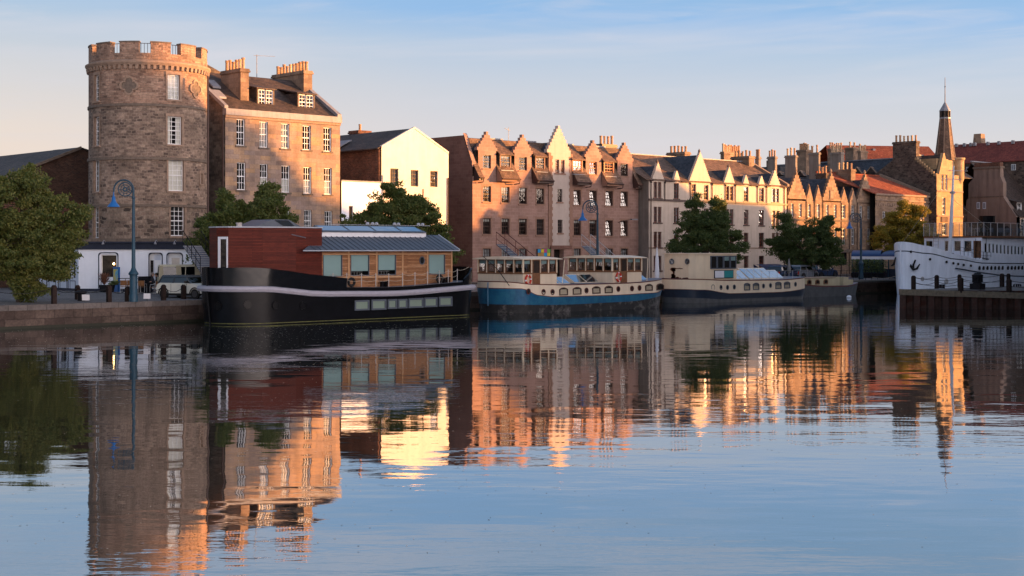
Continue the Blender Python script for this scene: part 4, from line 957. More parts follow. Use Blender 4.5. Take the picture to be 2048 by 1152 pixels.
def chpx(th, a, m, c, D, yt, zb, n_, mat='chimney_stone', **k):
    x0, y0 = W(m, D); y1 = ty(a, x0); x1 = sx(c, y0)
    return chimney(th, x0, max(x1, x0 + .3), y0, max(y1, y0 + .5), zb, zz(yt, x0, y0), n_, mat=mat, **k)
chpx(th, 1632, 1652, 1657, 164.5, 346, 11, 3, 'rubble_dark', ph=.85); chpx(th, 1669, 1702, 1711, 168, 338, 10.5, 4, ph=.85)

# ================================================================== red roofed hall
TY = 92.2; X0 = sx(1750.5, TY); X1 = 157.4
th = thing('red_roof_hall', 'low stone hall with orange-red tiled roof, moulded frieze and arched windows behind the lit tree', 'building', (X0, TY, 1.45))
f = Facade(th, (X0, TY), (X1, TY)); U = f.u
for a, c in ((1765, 1771), (1790, 1796), (1815, 1821), (1840, 1846)):
    f.win(f.rect(a, 423, c, 441), nx=2, nz=3, sash=False, arch=.4, sill='dressed', pane='pane_sky')
f.wall('wall', 0, f.L, 1.45, 10.95, 'stone6')
b = MB(); f.box(b, -.05, f.L, 10.1, 10.22, -.14, 0); f.box(b, -.05, f.L, 10.75, 10.95, -.22, 0); f.box(b, 0, f.L, 9.3, 9.4, -.06, 0)
for i in range(26): f.box(b, .2 + i * .5, .42 + i * .5, 9.5, 9.8, -.06, 0)
b.build('frieze', M['dressed'], th)
b = MB(); slab(b, [(X0 - .4, TY - .2, 10.96), (X1 - .3, TY - .2, 10.96), (X1 - 3.5, 97, 13.4), (X0 - 5, 97, 13.4)]); b.build('roof', M['tile_red'], th)
b = MB(); b.box(X0 - 5, X1 - 3.5, 96.9, 97.1, 13.4, 13.55); b.build('ridge_tiles', M['tile_red'], th)
b = MB(); b.hexa([(X1 - .35, TY - .25, 10.95), (X1 - .05, TY - .25, 10.95), (X1 - 3.2, 97, 13.4), (X1 - 3.5, 97, 13.4), (X1 - .35, TY - .25, 11.25), (X1 - .05, TY - .25, 11.25), (X1 - 3.2, 97, 13.75), (X1 - 3.5, 97, 13.75)]); b.build('skew', M['dressed_dark'], th)

# ================================================================== corner house with spire
X0, TY = 157.5, 91.2; X1 = 163.75
th = thing('spired_house', 'golden corner house with slated octagonal spire, lantern and tall finial above a round corner turret', 'building', (X0, TY, 1.45))
f = Facade(th, (X0, TY), (X1, TY)); U = f.u; k = dict(frame='white_frame', sill='dressed')
for q in ((1883, 348, 1887.2, 380), (1890.8, 348.5, 1895, 380)): f.win(f.rect(*q), nx=1, nz=4, arch=.3, **k)
f.win(f.rect(1884.5, 395, 1891, 429), nx=2, nz=4, **k); f.win(f.rect(1884.5, 447, 1893, 470), nx=2, nz=3, **k)
f.wall('wall', 0, f.L, 1.45, 13.6, 'stone8')
b = MB(); z = f.z(1888, 381.5); f.box(b, -.02, f.L, z - .12, z + .02, -.12, 0); z = f.z(1888, 432); f.box(b, -.02, f.L, z - .1, z + .08, -.14, 0)
for i in range(6): u = U(1882) + i * .3; f.box(b, u, u + .14, z - .75, z - .1, -.12, 0)
b.build('string_course', M['dressed'], th)
u0, u1 = U(1877.5), U(1898); um = U(1887.5); b = MB(); za = f.z(1888, 306); f.poly(b, [(u0, 13.602), (u1, 13.602), (um + .1, za), (um - .1, za)], .4, w=-.05); b.build('gable', M['stone8'], th)
b = MB(); gable_roof(f, b, u0, u1, um, 13.6, za - .2, .35, 3); b.build('gable_roof', M['slate'], th)
cx, cy = W(1890, 178.5)
b = MB(); b.box(X0 + .8, X1 - .6, TY + .5, TY + 4.6, 13.55, zz(320, cx, cy)); b.build('tower_stage', M['stone8'], th)
zb = zz(321, cx, cy); z1 = zz(238, cx, cy); z2 = zz(222.5, cx, cy); z3 = zz(204, cx, cy)
def oct(r, z, rot=PI / 8): return [Vector((cx + r * math.cos(TH * 0 + rot + PI / 4 * i), cy + r * math.sin(rot + PI / 4 * i), z)) for i in range(8)]
b = MB(); b.loft([oct(1.3, zb), oct(1.1, zb + 1.2), oct(.62, z1)]); b.build('spire', M['slate_brown'], th)
b = MB(); b.loft([oct(.68, z1), oct(.68, z1 + .2)]); b.loft([oct(.5, z1 + .2), oct(.5, z2)], M['interior'])
for p in oct(.58, 0): b.box(p.x - .07, p.x + .07, p.y - .07, p.y + .07, z1 + .2, z2, M['slate'])
b.build('lantern', M['lead'], th)
b = MB(); b.loft([oct(.72, z2), oct(.7, z2 + .08), oct(.06, z3)]); b.build('lantern_cap', M['lead'], th)
b = MB()
for i in range(8): b.tube([oct(1.33, zb)[i], oct(1.12, zb + 1.2)[i], oct(.64, z1)[i]], .04, 4)
b.build('spire_ribs', M['dressed'], th)
b = MB(); zt = zz(155, cx, cy); b.tube([(cx, cy, z3 - .1), (cx, cy, zt)], [.06, .03], 6); b.lathe([(0, -.12), (.1, 0), (0, .12)], (cx, cy, z3 + (zt - z3) * .62), 6); b.build('finial', M['brown_trim'], th)
tx, tyy = sx(1918, TY + .3), TY + .5; b = MB(); zl = zz(366, tx, tyy); b.lathe([(.2, zl - .9), (.78, zl + .4), (.8, zl + .5), (.8, zz(318, tx, tyy) - .2), (.92, zz(318, tx, tyy) - .1), (.92, zz(316, tx, tyy)), (.6, zz(316, tx, tyy) + .05)], (tx, tyy, 0), 16)
b.build('corner_turret', M['stone8'], th, smooth=True)
fs = Facade(th, (X0, 101.5), (X0, TY)); L = fs.L; b = MB()
y94, y973 = 94.0, 97.3
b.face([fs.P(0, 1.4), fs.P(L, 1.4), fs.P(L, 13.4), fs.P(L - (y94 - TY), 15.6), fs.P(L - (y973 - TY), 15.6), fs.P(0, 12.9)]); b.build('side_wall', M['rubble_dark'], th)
b = MB()
for i in range(9): u = L - .1 - i * .32; z = 13.35 + i * .26; fs.box(b, u - .33, u + .05, z, z + .34, -.06, .25)
b.build('crow_steps', M['stone8'], th)
chimney(th, X0 - .02, X0 + .75, y94, y973, 15.2, 17.85, 6, mat='rubble_dark', ph=.85)
b = MB(); slab(b, [(X0 + .2, TY + .1, 13.4), (X1 + 3, TY + .1, 13.4), (X1 + 3, 95.6, 16.2), (X0 + .2, 95.6, 16.2)]); slab(b, [(X0 + .2, 95.6, 16.2), (X1 + 3, 95.6, 16.2), (X1 + 3, 101.5, 12.9), (X0 + .2, 101.5, 12.9)]); b.build('roof', M['slate'], th)
b = MB(); b.box(X0 + .3, X1 - 2, 95.45, 95.75, 16.2, 16.36); b.build('ridge_flashing', M['lead'], th)
b = MB(); b.box(X1 - .02, X1 + .08, TY + .02, 100, 1.45, 13.5); b.build('far_side_wall', M['stone8'], th)

# ================================================================== brown rendered house on the right
GX = 171.5; gy = lambda px: ty(px, GX)
th = thing('rendered_house', 'brown streak-stained rendered house with a massive gable chimney behind the white ship', 'building', (GX, 88, 1.45))
def gp(px, py): y = gy(px); return (y, zz(py, GX, y))
ring = [gp(*q) for q in [(1927, 455), (1933.5, 399), (1937, 398), (1937, 368), (1947.5, 356), (1947.5, 337), (2000, 335), (2000.5, 352), (2006, 365), (2006, 393), (2031, 431), (2033, 434)]]
fs = Facade(th, (GX, gy(1927)), (GX, gy(2033)));
lo = [(gy(2033), 1.4), (gy(1927), 1.4)]
b = MB(); b.prism([(GX, y, z) for y, z in ring + lo], (.9, 0, 0)); b.build('gable', M['render9'], th)
b = MB()
y0, y1 = gy(2001.5), gy(1946); z = zz(337, GX, gy(1975)); b.box(GX - .12, GX + 1.0, y0, y1, z, z + .25); b.box(GX - .02, GX + .8, y0 + .1, y1 - .2, z + .25, z + .75, M['brick']); b.build('chimney_cap', M['dressed_dark'], th)
b = MB(); y0, y1 = gy(2007), gy(1936); z = zz(393.5, GX, gy(1970)); b.box(GX - .06, GX + .1, y0, y1, z - .08, z + .05); b.build('ledge', M['dressed_dark'], th)
for a in (1953.5, 1965.5):
    r = [fs.u(a), fs.u(a + 6.5), fs.z(a, 418), fs.z(a, 404.5)]; b = MB()
    fs.box(b, r[0], r[1], r[2], r[3], -.03, .02, M['pub_shade']); fs.box(b, r[0] + .1, r[1] - .1, r[2] + .1, r[3] - .1, -.035, -.028, M['pane_sky']); fs.box(b, r[0] + .1, r[1] - .1, r[2] + .1, r[3] - .1, -.032, -.029, M['interior']); fs.box(b, (r[0] + r[1]) / 2 - .03, (r[0] + r[1]) / 2 + .03, r[2], r[3], -.05, -.02, M['pub_shade']); b.build('window', M['pub_shade'], th)
u = fs.u(2013.5); z = fs.z(2013.5, 461); b = MB(); oval(b, fs.P(u, z, .02), (fs.d.x, fs.d.y, 0), .42, .62, .06, 12, None, (-1, 0, 0)); b.build('arched_opening', M['interior'], th)
y0 = gy(2033); f = Facade(th, (GX, y0), (GX + 26, y0)); zt = zz(433, GX, y0)
f.win(f.rect(2042, 438, 2050, 462), frame='white_frame', nx=2, nz=4)
f.wall('wall', 0, 26, 1.45, zt, 'harl_cream')
b = MB(); slab(b, [(GX + .3, y0 - .2, zt), (GX + 26, y0 - .2, zt), (GX + 26, y0 + 6.6, zt + 7.3), (GX + .3, y0 + 6.6, zt + 7.3)]); slab(b, [(GX + .9, y0 + 6.6, zt + 7.3), (GX + 26, y0 + 6.6, zt + 7.3), (GX + 26, y0 + 13, zt), (GX + .9, y0 + 13, zt)]); b.build('roof', M['slate'], th)
b = MB(); b.box(GX + .5, GX + 26, y0 + 6.5, y0 + 6.7, zt + 7.3, zt + 7.45); b.build('ridge_flashing', M['lead'], th)
xa = sx(2034, y0 + .6); dormer(th, xa, xa + 1.25, y0 + .6, zt + .55, zt + 1.9, y0 + 2.3, zt + 2.4, 'white_frame', nx=2, nz=3, roof='slate')
b = MB(); b.box(GX - 9, GX + .2, gy(1927) - .5, gy(1927) + 7, 1.4, 9.5); b.build('rear_wing', M['rubble_dark'], th)
b = MB(); slab(b, [(GX - 9, gy(1927) - .7, 9.5), (GX + 1, gy(1927) - .7, 9.5), (GX + 1, gy(1927) + 5, 13.3), (GX - 9, gy(1927) + 5, 13.3)]); b.build('rear_roof', M['slate'], th)

# ================================================================== far buildings
th = thing('red_roof_warehouse', 'long dark stone warehouse with dull red roof and small windows at the far right', 'building', (180, 91, 1.45))
f = Facade(th, (180, 106), (180, 84)); 
for px, y0, y1 in ((1936.5, 334, 347), (2027, 328.5, 340.5)):
    u = f.u(px); z0, z1 = f.z(px, y1), f.z(px, y0); b = MB(); f.box(b, u - .32, u + .32, z0, z1, -.03, .05, M['white_frame']); f.box(b, u - .26, u - .03, z0 + .05, z1 - .05, -.04, -.02, M['pane_sky']); f.box(b, u + .03, u + .26, z0 + .05, z1 - .05, -.04, -.02, M['curtain_grey']); b.build('window', M['white_frame'], th)
b = MB(); b.box(180, 189, 84, 106, 1.4, 16.3); b.build('wall', M['rubble_dark'], th)
b = MB(); slab(b, [(179.8, 106, 16.25), (179.8, 84, 16.25), (184.5, 84, 19.25), (184.5, 106, 19.25)]); slab(b, [(184.5, 106, 19.25), (184.5, 84, 19.25), (189.2, 84, 16.25), (189.2, 106, 16.25)]); b.build('roof', M['tile_dull'], th)
b = MB()
for px in (1913, 1929, 1942, 1950, 1976, 1998, 2026): y = ty(px, 183.8); z = 18.95; b.box(183.6, 184, y - .16, y + .16, z - .1, z + .38)
b.build('roof_vents', M['lead'], th)
x, y = W(1958.5, 205); b = MB(); z = zz(292, x, y); z2 = zz(268, x, y); b.hexa([(x - .95, y - .95, z - 4), (x + .95, y - .95, z - 4), (x + .95, y + .95, z - 4), (x - .95, y + .95, z - 4), (x - .55, y - .55, z2), (x + .55, y - .55, z2), (x + .55, y + .55, z2), (x - .55, y + .55, z2)]); b.build('tapered_chimney', M['chimney_stone'], th)

th = thing('far_red_roof_block', 'distant block with long orange-red roof above the grey slates, left of the spire', 'building', (*W(1676, 212), 1.45))
p0, p1 = W(1655, 213), W(1884, 216); f = Facade(th, p0, p1); ze = f.z(1750, 323); zr = zz(290.5, *W(1750, 218)); b = MB()
f.box(b, 0, f.L, 1.4, ze, 0, 10); b.build('wall', M['rubble_dark'], th)
b = MB(); slab(b, [f.P(0, ze, -.2), f.P(f.L, ze, -.2), f.P(f.L, zr, 4.5), f.P(1.6, zr, 4.5)]); slab(b, [f.P(1.6, zr, 4.5), f.P(f.L, zr, 4.5), f.P(f.L, ze, 9), f.P(0, ze, 9)]); b.build('roof', M['tile_red'], th)
b = MB()
for px in (1740, 1765, 1850): u = f.u(px); f.box(b, u - .2, u + .2, zr - .9, zr - .55, 3.0, 3.6)
b.build('roof_vents', M['lead'], th)

th = thing('slate_roof_row', 'row of grey slate roofs crowded with tall chimney stacks behind the stone terrace', 'building', (*W(1600, 188), 1.45))
p0, p1 = W(1540, 201), W(1800, 184.5); f = Facade(th, p0, p1); zr = 16.15; ze = 13.2
b = MB(); f.box(b, 0, f.L, 1.4, ze - 2.5, -1.8, 8); b.build('wall', M['rubble_dark'], th)
b = MB(); slab(b, [f.P(0, ze - 2.6, -4), f.P(f.L, ze - 2.6, -4), f.P(f.L, zr, 0), f.P(0, zr, 0)]); slab(b, [f.P(0, zr, 0), f.P(f.L, zr, 0), f.P(f.L, ze - 2, 7), f.P(0, ze - 2, 7)]); b.build('roof', M['slate_blue'], th)
b = MB(); f.box(b, 0, f.L, zr, zr + .14, -.1, .15); b.build('ridge_flashing', M['lead'], th)
for a, m, c, D, yt, n_ in [(1535, 1550, 1554, 170, 312.5, 3), (1510, 1517.5, 1521.5, 165, 313, 2), (1570, 1591, 1594.5, 172, 310, 3), (1593, 1612, 1624, 183, 299, 5), (1618, 1637.5, 1640.5, 175, 304.5, 2), (1660, 1682, 1688, 177, 304, 3), (1655, 1662, 1688, 190, 297, 6), (1690, 1707, 1719, 197, 294.5, 2), (1719, 1721.5, 1735, 194, 301, 4), (1441, 1448, 1483, 163, 303, 9)]:
    chpx(th, a, m, c, D, yt, 10.5 if D < 180 else 14, n_, mat='chimney_stone' if c - m > 10 else 'harl_grey', ph=.85, along='x' if c - m > m - a else 'y')
for a, c, ya, yb in ((1706, 1730, 334, 348), (1732, 1760, 333.5, 348), (1594, 1615, 341, 352), (1556, 1570, 343, 350)):
    x0, y0 = W((a + c) / 2 - 4, 182 if a > 1650 else 178); w_ = (c - a) / 2 / F * 182 * 1.0; b = MB(); z0, z1 = zz(yb, x0, y0), zz(ya, x0, y0)
    b.prism([(x0, y0 + w_, z0), (x0, y0 - w_, z0), (x0, y0, z1)], (2.5, 1.2, 0)); b.build('pointed_skylight', M['slate'], th)
    b = MB(); b.tube([(x0 - .05, y0 + w_, z0), (x0 - .05, y0, z1), (x0 - .05, y0 - w_, z0)], .07, 4); b.tube([(x0, y0, z1), (x0 + 2.5, y0 + 1.2, z1)], .06, 4, None); b.build('skylight_trim', M['dressed'], th)
x, y = W(1478, 182)
th = thing('rear_tenement', 'dark rear tenement roof peeping over the cream block beside its chimneys', 'building', (x, y, 1.45))
f = Facade(th, W(1494, 190), W(1560, 186)); b = MB(); f.box(b, 0, f.L, 1.4, zz(334, *W(1530, 188)), 0, 8); b.build('wall', M['slate_blue'], th)
b = MB(); z = zz(334, *W(1530, 188)); f.box(b, f.L * .45, f.L * .58, z, z + .9, 1, 2); b.build('chimney', M['rubble_dark'], th)
# ================================================================== boats
M['hull_black'] = paint('black_hull_paint', (.004,.0045,.006), .3, .4, 2, spec=.12, wave=.012, ws=1.1)
M['bulwark_black'] = paint('polished_black_bulwark', (.004,.005,.007), .18, .3, 2, spec=.28, wave=.03, ws=.8)
M['rail_white'] = paint('rust_stained_white_rail', (.28,.265,.30), .55, .12, 3, col2=(.16,.1,.07), thr=(.66,.74), bump=.2)
M['steel_deck'] = paint('grey_deck_paint', (.14,.14,.16), .6, .2, 4)
M['cedar'] = planks('red_stained_boards', [(.075,.014,.009),(.12,.022,.013),(.17,.034,.018)], (.03,.008,.006), .095, .6, .35)
M['wood'] = planks('weathered_larch_boards', [(.22,.1,.045),(.34,.17,.085),(.4,.24,.14),(.33,.24,.18)], (.1,.05,.03), .11, .7, .4)
M['wood_post'] = paint('larch_post', (.4,.23,.12), .7, .2, 3)
M['zinc'] = paint('standing_seam_zinc', (.085,.1,.125), .45, .12, 2, metal=.3)
M['zinc_light'] = paint('pale_zinc_edge', (.3,.32,.36), .4, .1, 2)
M['skyglass'] = glass('sky_reflecting_rooflight', (.25,.3,.35), .5, .004, gcol=(.75,.87,1))
M['railglass'] = glass('deck_rail_glass', (.6,.68,.72), .12, .01)
M['teal_blind'] = paint('pale_teal_blind', (.30,.43,.43), .7, .04, 1)
M['green_blind'] = paint('pale_green_blind', (.27,.33,.27), .8, .06, 1)
M['rope'] = paint('old_rope', (.3,.27,.22), .9, .2, 8)
M['steel'] = paint('pale_steel_tube', (.35,.33,.32), .4, .15, 5)
M['tyre'] = paint('black_rubber', (.012,.012,.012), .8, .2, 5)
M['cream_boat'] = paint('cream_gloss_paint', (.66,.54,.40), .45, .06, 1.5, streak=.16, col2=(.4,.27,.17), thr=(.68,.8))
M['cream_worn'] = paint('worn_cream_paint', (.64,.52,.37), .5, .06, 1.5, streak=.12)
M['cream_dull'] = paint('dull_cream_paint', (.42,.36,.23), .6, .08, 1.5, streak=.12)
M['blue_boat'] = paint('blue_hull_paint', (.012,.085,.17), .35, .25, 1.6, streak=.25, col2=(.02,.11,.18), thr=(.45,.6))
M['antifoul'] = paint('worn_black_bottom', (.018,.018,.018), .6, .4, 2, col2=(.11,.1,.095), thr=(.52,.66), streak=.3)
M['grey_bottom'] = paint('dull_grey_bottom', (.075,.078,.08), .6, .25, 2, streak=.3)
M['navy_hull'] = paint('navy_hull_paint', (.012,.02,.035), .35, .2, 2)
M['maroon'] = paint('maroon_rubbing_strake', (.10,.025,.02), .5, .2, 3)
M['rust'] = paint('rust_patch', (.12,.045,.028), .85, .4, 6, bump=.5)
M['buoy_red'] = paint('lifebuoy_red', (.45,.04,.02), .5, .1, 5)
M['white'] = paint('white_gloss_paint', (.62,.63,.67), .4, .05, 2, streak=.08)
M['ship_white'] = paint('white_ship_paint', (.8,.83,.9), .4, .05, .8, streak=.16, col2=(.5,.42,.36), thr=(.66,.78))
M['teal_sign'] = paint('teal_panel', (.01,.19,.2), .5, .05, 2)
M['varnish'] = paint('varnished_wood', (.17,.08,.04), .35, .25, 4)
M['algae'] = paint('green_waterline_scum', (.10,.1,.03), .7, .4, 6)

def boat_empty(name, label, x, y, cat='boat', group='boats moored along the quay'): return thing(name, label, cat, (x, y, 0), group=group)
def side_window(parent, x0, x1, y, z0, z1, fm, back, arch=0, name='window', fw=.07, glassm='pane', back_top=1., out=.02):
    """a framed pane set on a boat side facing -y"""
    b = MB(); t = .05
    n_ = 7
    pts = [(x0, z0), (x1, z0)]
    if arch:
        pts += [(x1 + (x0 - x1) * i / n_, z1 - arch * (2 * i / n_ - 1) ** 2) for i in range(n_ + 1)]
    else: pts += [(x1, z1), (x0, z1)]
    cx, cz = (x0 + x1) / 2, (z0 + z1) / 2; kx = 1 - 2 * fw / (x1 - x0); kz = 1 - 2 * fw / (z1 - z0)
    inn = [(cx + (x - cx) * kx, cz + (z - cz) * kz) for x, z in pts]; m = len(pts)
    for i in range(m):
        a, c, d, e = pts[i], pts[(i + 1) % m], inn[(i + 1) % m], inn[i]
        b.hexa([(a[0], y - out - t, a[1]), (c[0], y - out - t, c[1]), (d[0], y - out - t, d[1]), (e[0], y - out - t, e[1]), (a[0], y + .01, a[1]), (c[0], y + .01, c[1]), (d[0], y + .01, d[1]), (e[0], y + .01, e[1])])
    o = b.build(name, M[fm], parent)
    b = MB(); b.face([(x, y - out - .02, z) for x, z in inn]); b.build('pane', M[glassm], o)
    b = MB(); b.face([(x, y - .008, z) for x, z in inn]); b.build('backing', M['interior'], o)
    if back:
        zb = inn[0][1] + (z1 - z0) * (1 - back_top); b = MB(); b.face([(x, y - .012, max(z, zb)) for x, z in inn]); b.build('blind', M[back], o)
    return o
def porthole(parent, x, y, z, rx, rz, rim, nrm=(0, -1, 0), ax=(1, 0, 0), gm='pane'):
    b = MB(); ringmesh(b, (x, y, z), ax, rx, rz, .05, .05, 14, M[rim], nrm); oval(b, (x, y, z), ax, rx, rz, .012, 14, M['interior'], nrm)
    o = b.build('porthole', M[rim], parent); b = MB(); oval(b, Vector((x, y, z)) + Vector(nrm) * .013, ax, rx, rz, .006, 14, None, nrm); b.build('pane', M[gm], o); return o
def tyre(parent, x, y, z, r=.28):
    b = MB(); k = 12; R_ = [[Vector((x + math.cos(2 * PI * i / k) * (r + .09 * math.cos(a)), y + .09 * math.sin(a), z + math.sin(2 * PI * i / k) * (r + .09 * math.cos(a)))) for a in [2 * PI * j / 6 for j in range(6)]] for i in range(k)]
    b.loft(R_ + [R_[0]], None, False); return b

# ------------------------------------------------------------------ black houseboat
SX0, L, YC, B = 43.6, 19.4, 72.0, 5.0
th = boat_empty('black_houseboat', 'large black houseboat with red boarded cabin, larch clad rear and grey seamed roof', SX0 + L / 2, YC)
P = plan(L, B, 3.0, 2.2, pb=2.3, ps=2.6)
rub = lerp([(0, 1.92), (.1, 1.9), (.35, 1.52), (.6, 1.45), (1, 1.72)])
b = MB()
rows = [(lambda u: -.5, (.97, .93), M['hull_black']), (lambda u: .06, (.975, .955), M['algae']), (lambda u: .1, (.976, .956), M['hull_black']), (lambda u: rub(u) - .02, (.99, .985), M['hull_black'])]
hull_rows(b, P, SX0, YC, rows, L); b.build('hull', M['hull_black'], th, smooth=True)
b = MB(); lo = lambda u: rub(u) - .0; 
hull_rows(b, P, SX0, YC, [(lambda u: rub(u) - .02, (.99, .985), M['rail_white']), (lambda u: rub(u) + .02, (1.012, 1.05), M['rail_white']), (lambda u: rub(u) + .16, (1.02, 1.075), M['rail_white']), (lambda u: rub(u) + .30, (1.012, 1.05), M['rail_white']), (lambda u: rub(u) + .34, (.99, .985), M['rail_white'])], L)
b.build('rubbing_rail', M['rail_white'], th, smooth=True)
dk = lambda u: rub(u) + .56
b = MB(); ring = hull_rows(b, P, SX0, YC, [(lambda u: rub(u) + .3, (.989, .984), M['hull_black']), (dk, (.988, .982), M['hull_black'])], L)[-1]
n_ = len(P)
for i in range(n_ // 2 - 1):
    j = n_ - 1 - i; b.face([ring[i], ring[i + 1], ring[j - 1] if j > 0 else ring[0], ring[j]] if i else [ring[0], ring[1], ring[n_ - 1]], M['steel_deck'])
b.build('deck', M['hull_black'], th)
# bulwarks: high at the bow sweeping down, and a curl at the stern
def bulwark(hf, name, u_sel, sc=(.99, .985), mat='bulwark_black'):
    b = MB(); ring = []
    for k, (x, y) in enumerate(P):
        u = x / L
        if u_sel(u, y): ring.append((k, x, y, u))
    # rotate so that the run is contiguous
    ks = [r[0] for r in ring]; br = next((i for i in range(1, len(ks)) if ks[i] != ks[i - 1] + 1), None)
    if br is not None: ring = ring[br:] + ring[:br]
    def pt(x, y, z, s): return Vector((SX0 + L / 2 + (x - L / 2) * sc[0] * s[0], YC + y * sc[1] * s[1], z))
    for (k0, x0, y0, u0), (k1, x1, y1, u1) in zip(ring[:-1], ring[1:]):
        h0, h1 = hf(u0), hf(u1); z0, z1 = dk(u0) - .28, dk(u1) - .28
        o, i_ = (1, 1), (.992, .97)
        a, c, d, e = pt(x0, y0, z0, o), pt(x1, y1, z1, o), pt(x1, y1, h1, (1.005, 1.02)), pt(x0, y0, h0, (1.005, 1.02))
        a2, c2, d2, e2 = pt(x0, y0, z0, i_), pt(x1, y1, z1, i_), pt(x1, y1, h1, (.997, .99)), pt(x0, y0, h0, (.997, .99))
        b.face([a, c, d, e]); b.face([a2, c2, d2, e2]); b.face([e, d, d2, e2])
    return b.build(name, M[mat], th, smooth=True)
bow_h = lerp([(0, 3.30), (.06, 3.32), (.40, 2.72), (.405, 2.7), (.47, 2.12)])
bulwark(lambda u: max(bow_h(u), dk(u)), 'bow_bulwark', lambda u, y: u < .47)
st_h = lerp([(.9, 2.3), (.935, 2.7), (.965, 3.12), (1, 3.22)])
bulwark(lambda u: st_h(u) if u > .9 else dk(u), 'stern_bulwark', lambda u, y: u > .9)
b = MB(); b.tube([(SX0 - .02 + L * .012 * 1, YC, .0), (SX0 + .02, YC, 1.9), (SX0 - .03, YC, 3.3)], .06, 5); b.build('stem_post', M['hull_black'], th)
# cabins
Y = 70.6; CZ0, CZ1 = 1.9, 5.64
plan_c = [(sx(644, Y), Y), (sx(592, Y), Y), (sx(525, 71.25), 71.25), (sx(457, 72.2), 72.2), (sx(433, 73.0), 73.0), (sx(419, 74.0), 74.0), (46.6, 74.3), (sx(644, Y), 74.3)]
b = MB(); b.prism([(x, y, CZ0) for x, y in plan_c], (0, 0, CZ1 - CZ0)); b.build('red_cabin', M['cedar'], th)
b = MB(); cxm = sum(p[0] for p in plan_c) / 8; cym = sum(p[1] for p in plan_c) / 8
b.prism([(cxm + (x - cxm) * 1.015, cym + (y - cym) * 1.03, CZ1) for x, y in plan_c], (0, 0, .07)); b.build('cabin_roof', M['zinc_light'], th)
fd = Facade(th, plan_c[4], plan_c[3]); b = MB(); zt = fd.z(446, 473.5); L_ = fd.L
u0, u1 = fd.u(437), fd.u(456)
for a, c, e, d in ((u0, u0 + .17, 2.2, zt), (u1 - .08, u1, 2.2, zt), (u0 + .17, u1 - .08, zt - .14, zt)): fd.box(b, a, c, e, d, -.06, .0)
fd.box(b, u0 + .17, u1 - .08, 2.2, zt - .14, -.02, .0, M['interior']); o = b.build('white_door', M['white'], th)
b = MB(); b.face([fd.P(u0 + .17, 2.2, -.03), fd.P(u1 - .08, 2.2, -.03), fd.P(u1 - .08, zt - .14, -.03), fd.P(u0 + .17, zt - .14, -.03)]); b.build('pane', M['pane'], o)
b = MB(); fq = Facade(th, plan_c[1], plan_c[0]); fq.box(b, fq.u(612), fq.u(614), 5.0, 5.04, -.03, 0)
b = MB(); b.hexa([(sx(583, Y), Y - .05, 5.22), (sx(611, Y), Y - .05, 5.03), (sx(611, Y), Y, 5.03), (sx(583, Y), Y, 5.22), (sx(583, Y), Y - .05, 5.27), (sx(611, Y), Y - .05, 5.08), (sx(611, Y), Y, 5.08), (sx(583, Y), Y, 5.27)]); b.build('sloping_bracket', M['zinc'], th)
b = MB(); x0, x1 = sx(497, 72.4), sx(588, 72.4) # red cabin rooflight
ya, yb, yr = 71.6, 73.8, 72.7; z0 = CZ1 + .07
xa, xb = x0, x1; xm0, xm1 = x0 + (x1 - x0) * .36, x0 + (x1 - x0) * .72
b.prism([(xa, ya, z0), (xb, ya, z0), (xm1, ya, z0 + .44), (xm0, ya, z0 + .44)], (0, yb - ya, 0)); rl = b.build('rooflight', M['zinc'], th)
b = MB(); b.face([(xm0 + .1, ya - .015, z0 + .40), (xm1 - .06, ya - .015, z0 + .40), (xb - .5, ya - .015, z0 + .05), (xm0 + .75, ya - .015, z0 + .05)]); b.build('pane', M['skyglass'], rl)
b = MB(); x = sx(478, 72); b.lathe([(.16, 0), (.16, .16), (.2, .17), (.2, .22)], (x, 72, CZ1 + .07), 10); b.build('roof_vent', M['steel'], th)
# larch cabin
xa, xb = sx(644, Y), sx(904, Y); b = MB(); fw_ = Facade(th, (xa, Y), (xb, Y)); WH = []
for q, bt in (((646, 508.5, 684.5, 553.5), 1.), ((701, 508.5, 738.5, 551.5), .78), ((755.5, 508.5, 792, 550), .76), ((857, 508, 890, 549), .93)):
    r = fw_.rect(*q); WH.append((r, bt)); fw_.holes.append(r)
fw_.wall('larch_wall', 0, xb - xa, 1.9, 4.3, 'wood', .1)
b = MB(); b.box(xa + .02, xb, 74.2, 74.3, 1.9, 4.3); b.box(xb - .1, xb, Y + .002, 74.2, 1.9, 4.3); b.build('rear_cabin_walls', M['wood'], th)
for (u0, u1, z0, z1), bt in WH:
    b = MB(); t = .05
    for a, c, e, d in ((u0, u1, z0, z0 + t), (u0, u1, z1 - t, z1), (u0, u0 + t, z0 + t, z1 - t), (u1 - t, u1, z0 + t, z1 - t)): fw_.box(b, a, c, e, d, -.02, .06)
    o = b.build('window', M['zinc'], th)
    b = MB(); b.face([fw_.P(u0 + t, z0 + t, .02), fw_.P(u1 - t, z0 + t, .02), fw_.P(u1 - t, z1 - t, .02), fw_.P(u0 + t, z1 - t, .02)]); b.build('pane', M['pane'], o)
    zb = z1 - (z1 - z0) * bt; b = MB(); b.face([fw_.P(u0, zb, .07), fw_.P(u1, zb - (0 if bt < .9 or bt == 1 else .15), .07), fw_.P(u1, z1, .07), fw_.P(u0, z1, .07)]); b.build('blind', M['teal_blind'], o)
    if bt < 1:
        b = MB(); fw_.box(b, u0 + .3, u1 - .3, z0 + .22, z0 + .26, .3, .6); 
        for k in (.35, .5, .65): fw_.box(b, u0 + (u1 - u0) * k, u0 + (u1 - u0) * k + .03, z0 - .1, z0 + .22, .3, .33)
        b.build('table_inside', M['curtain_grey'], o)
b = MB()
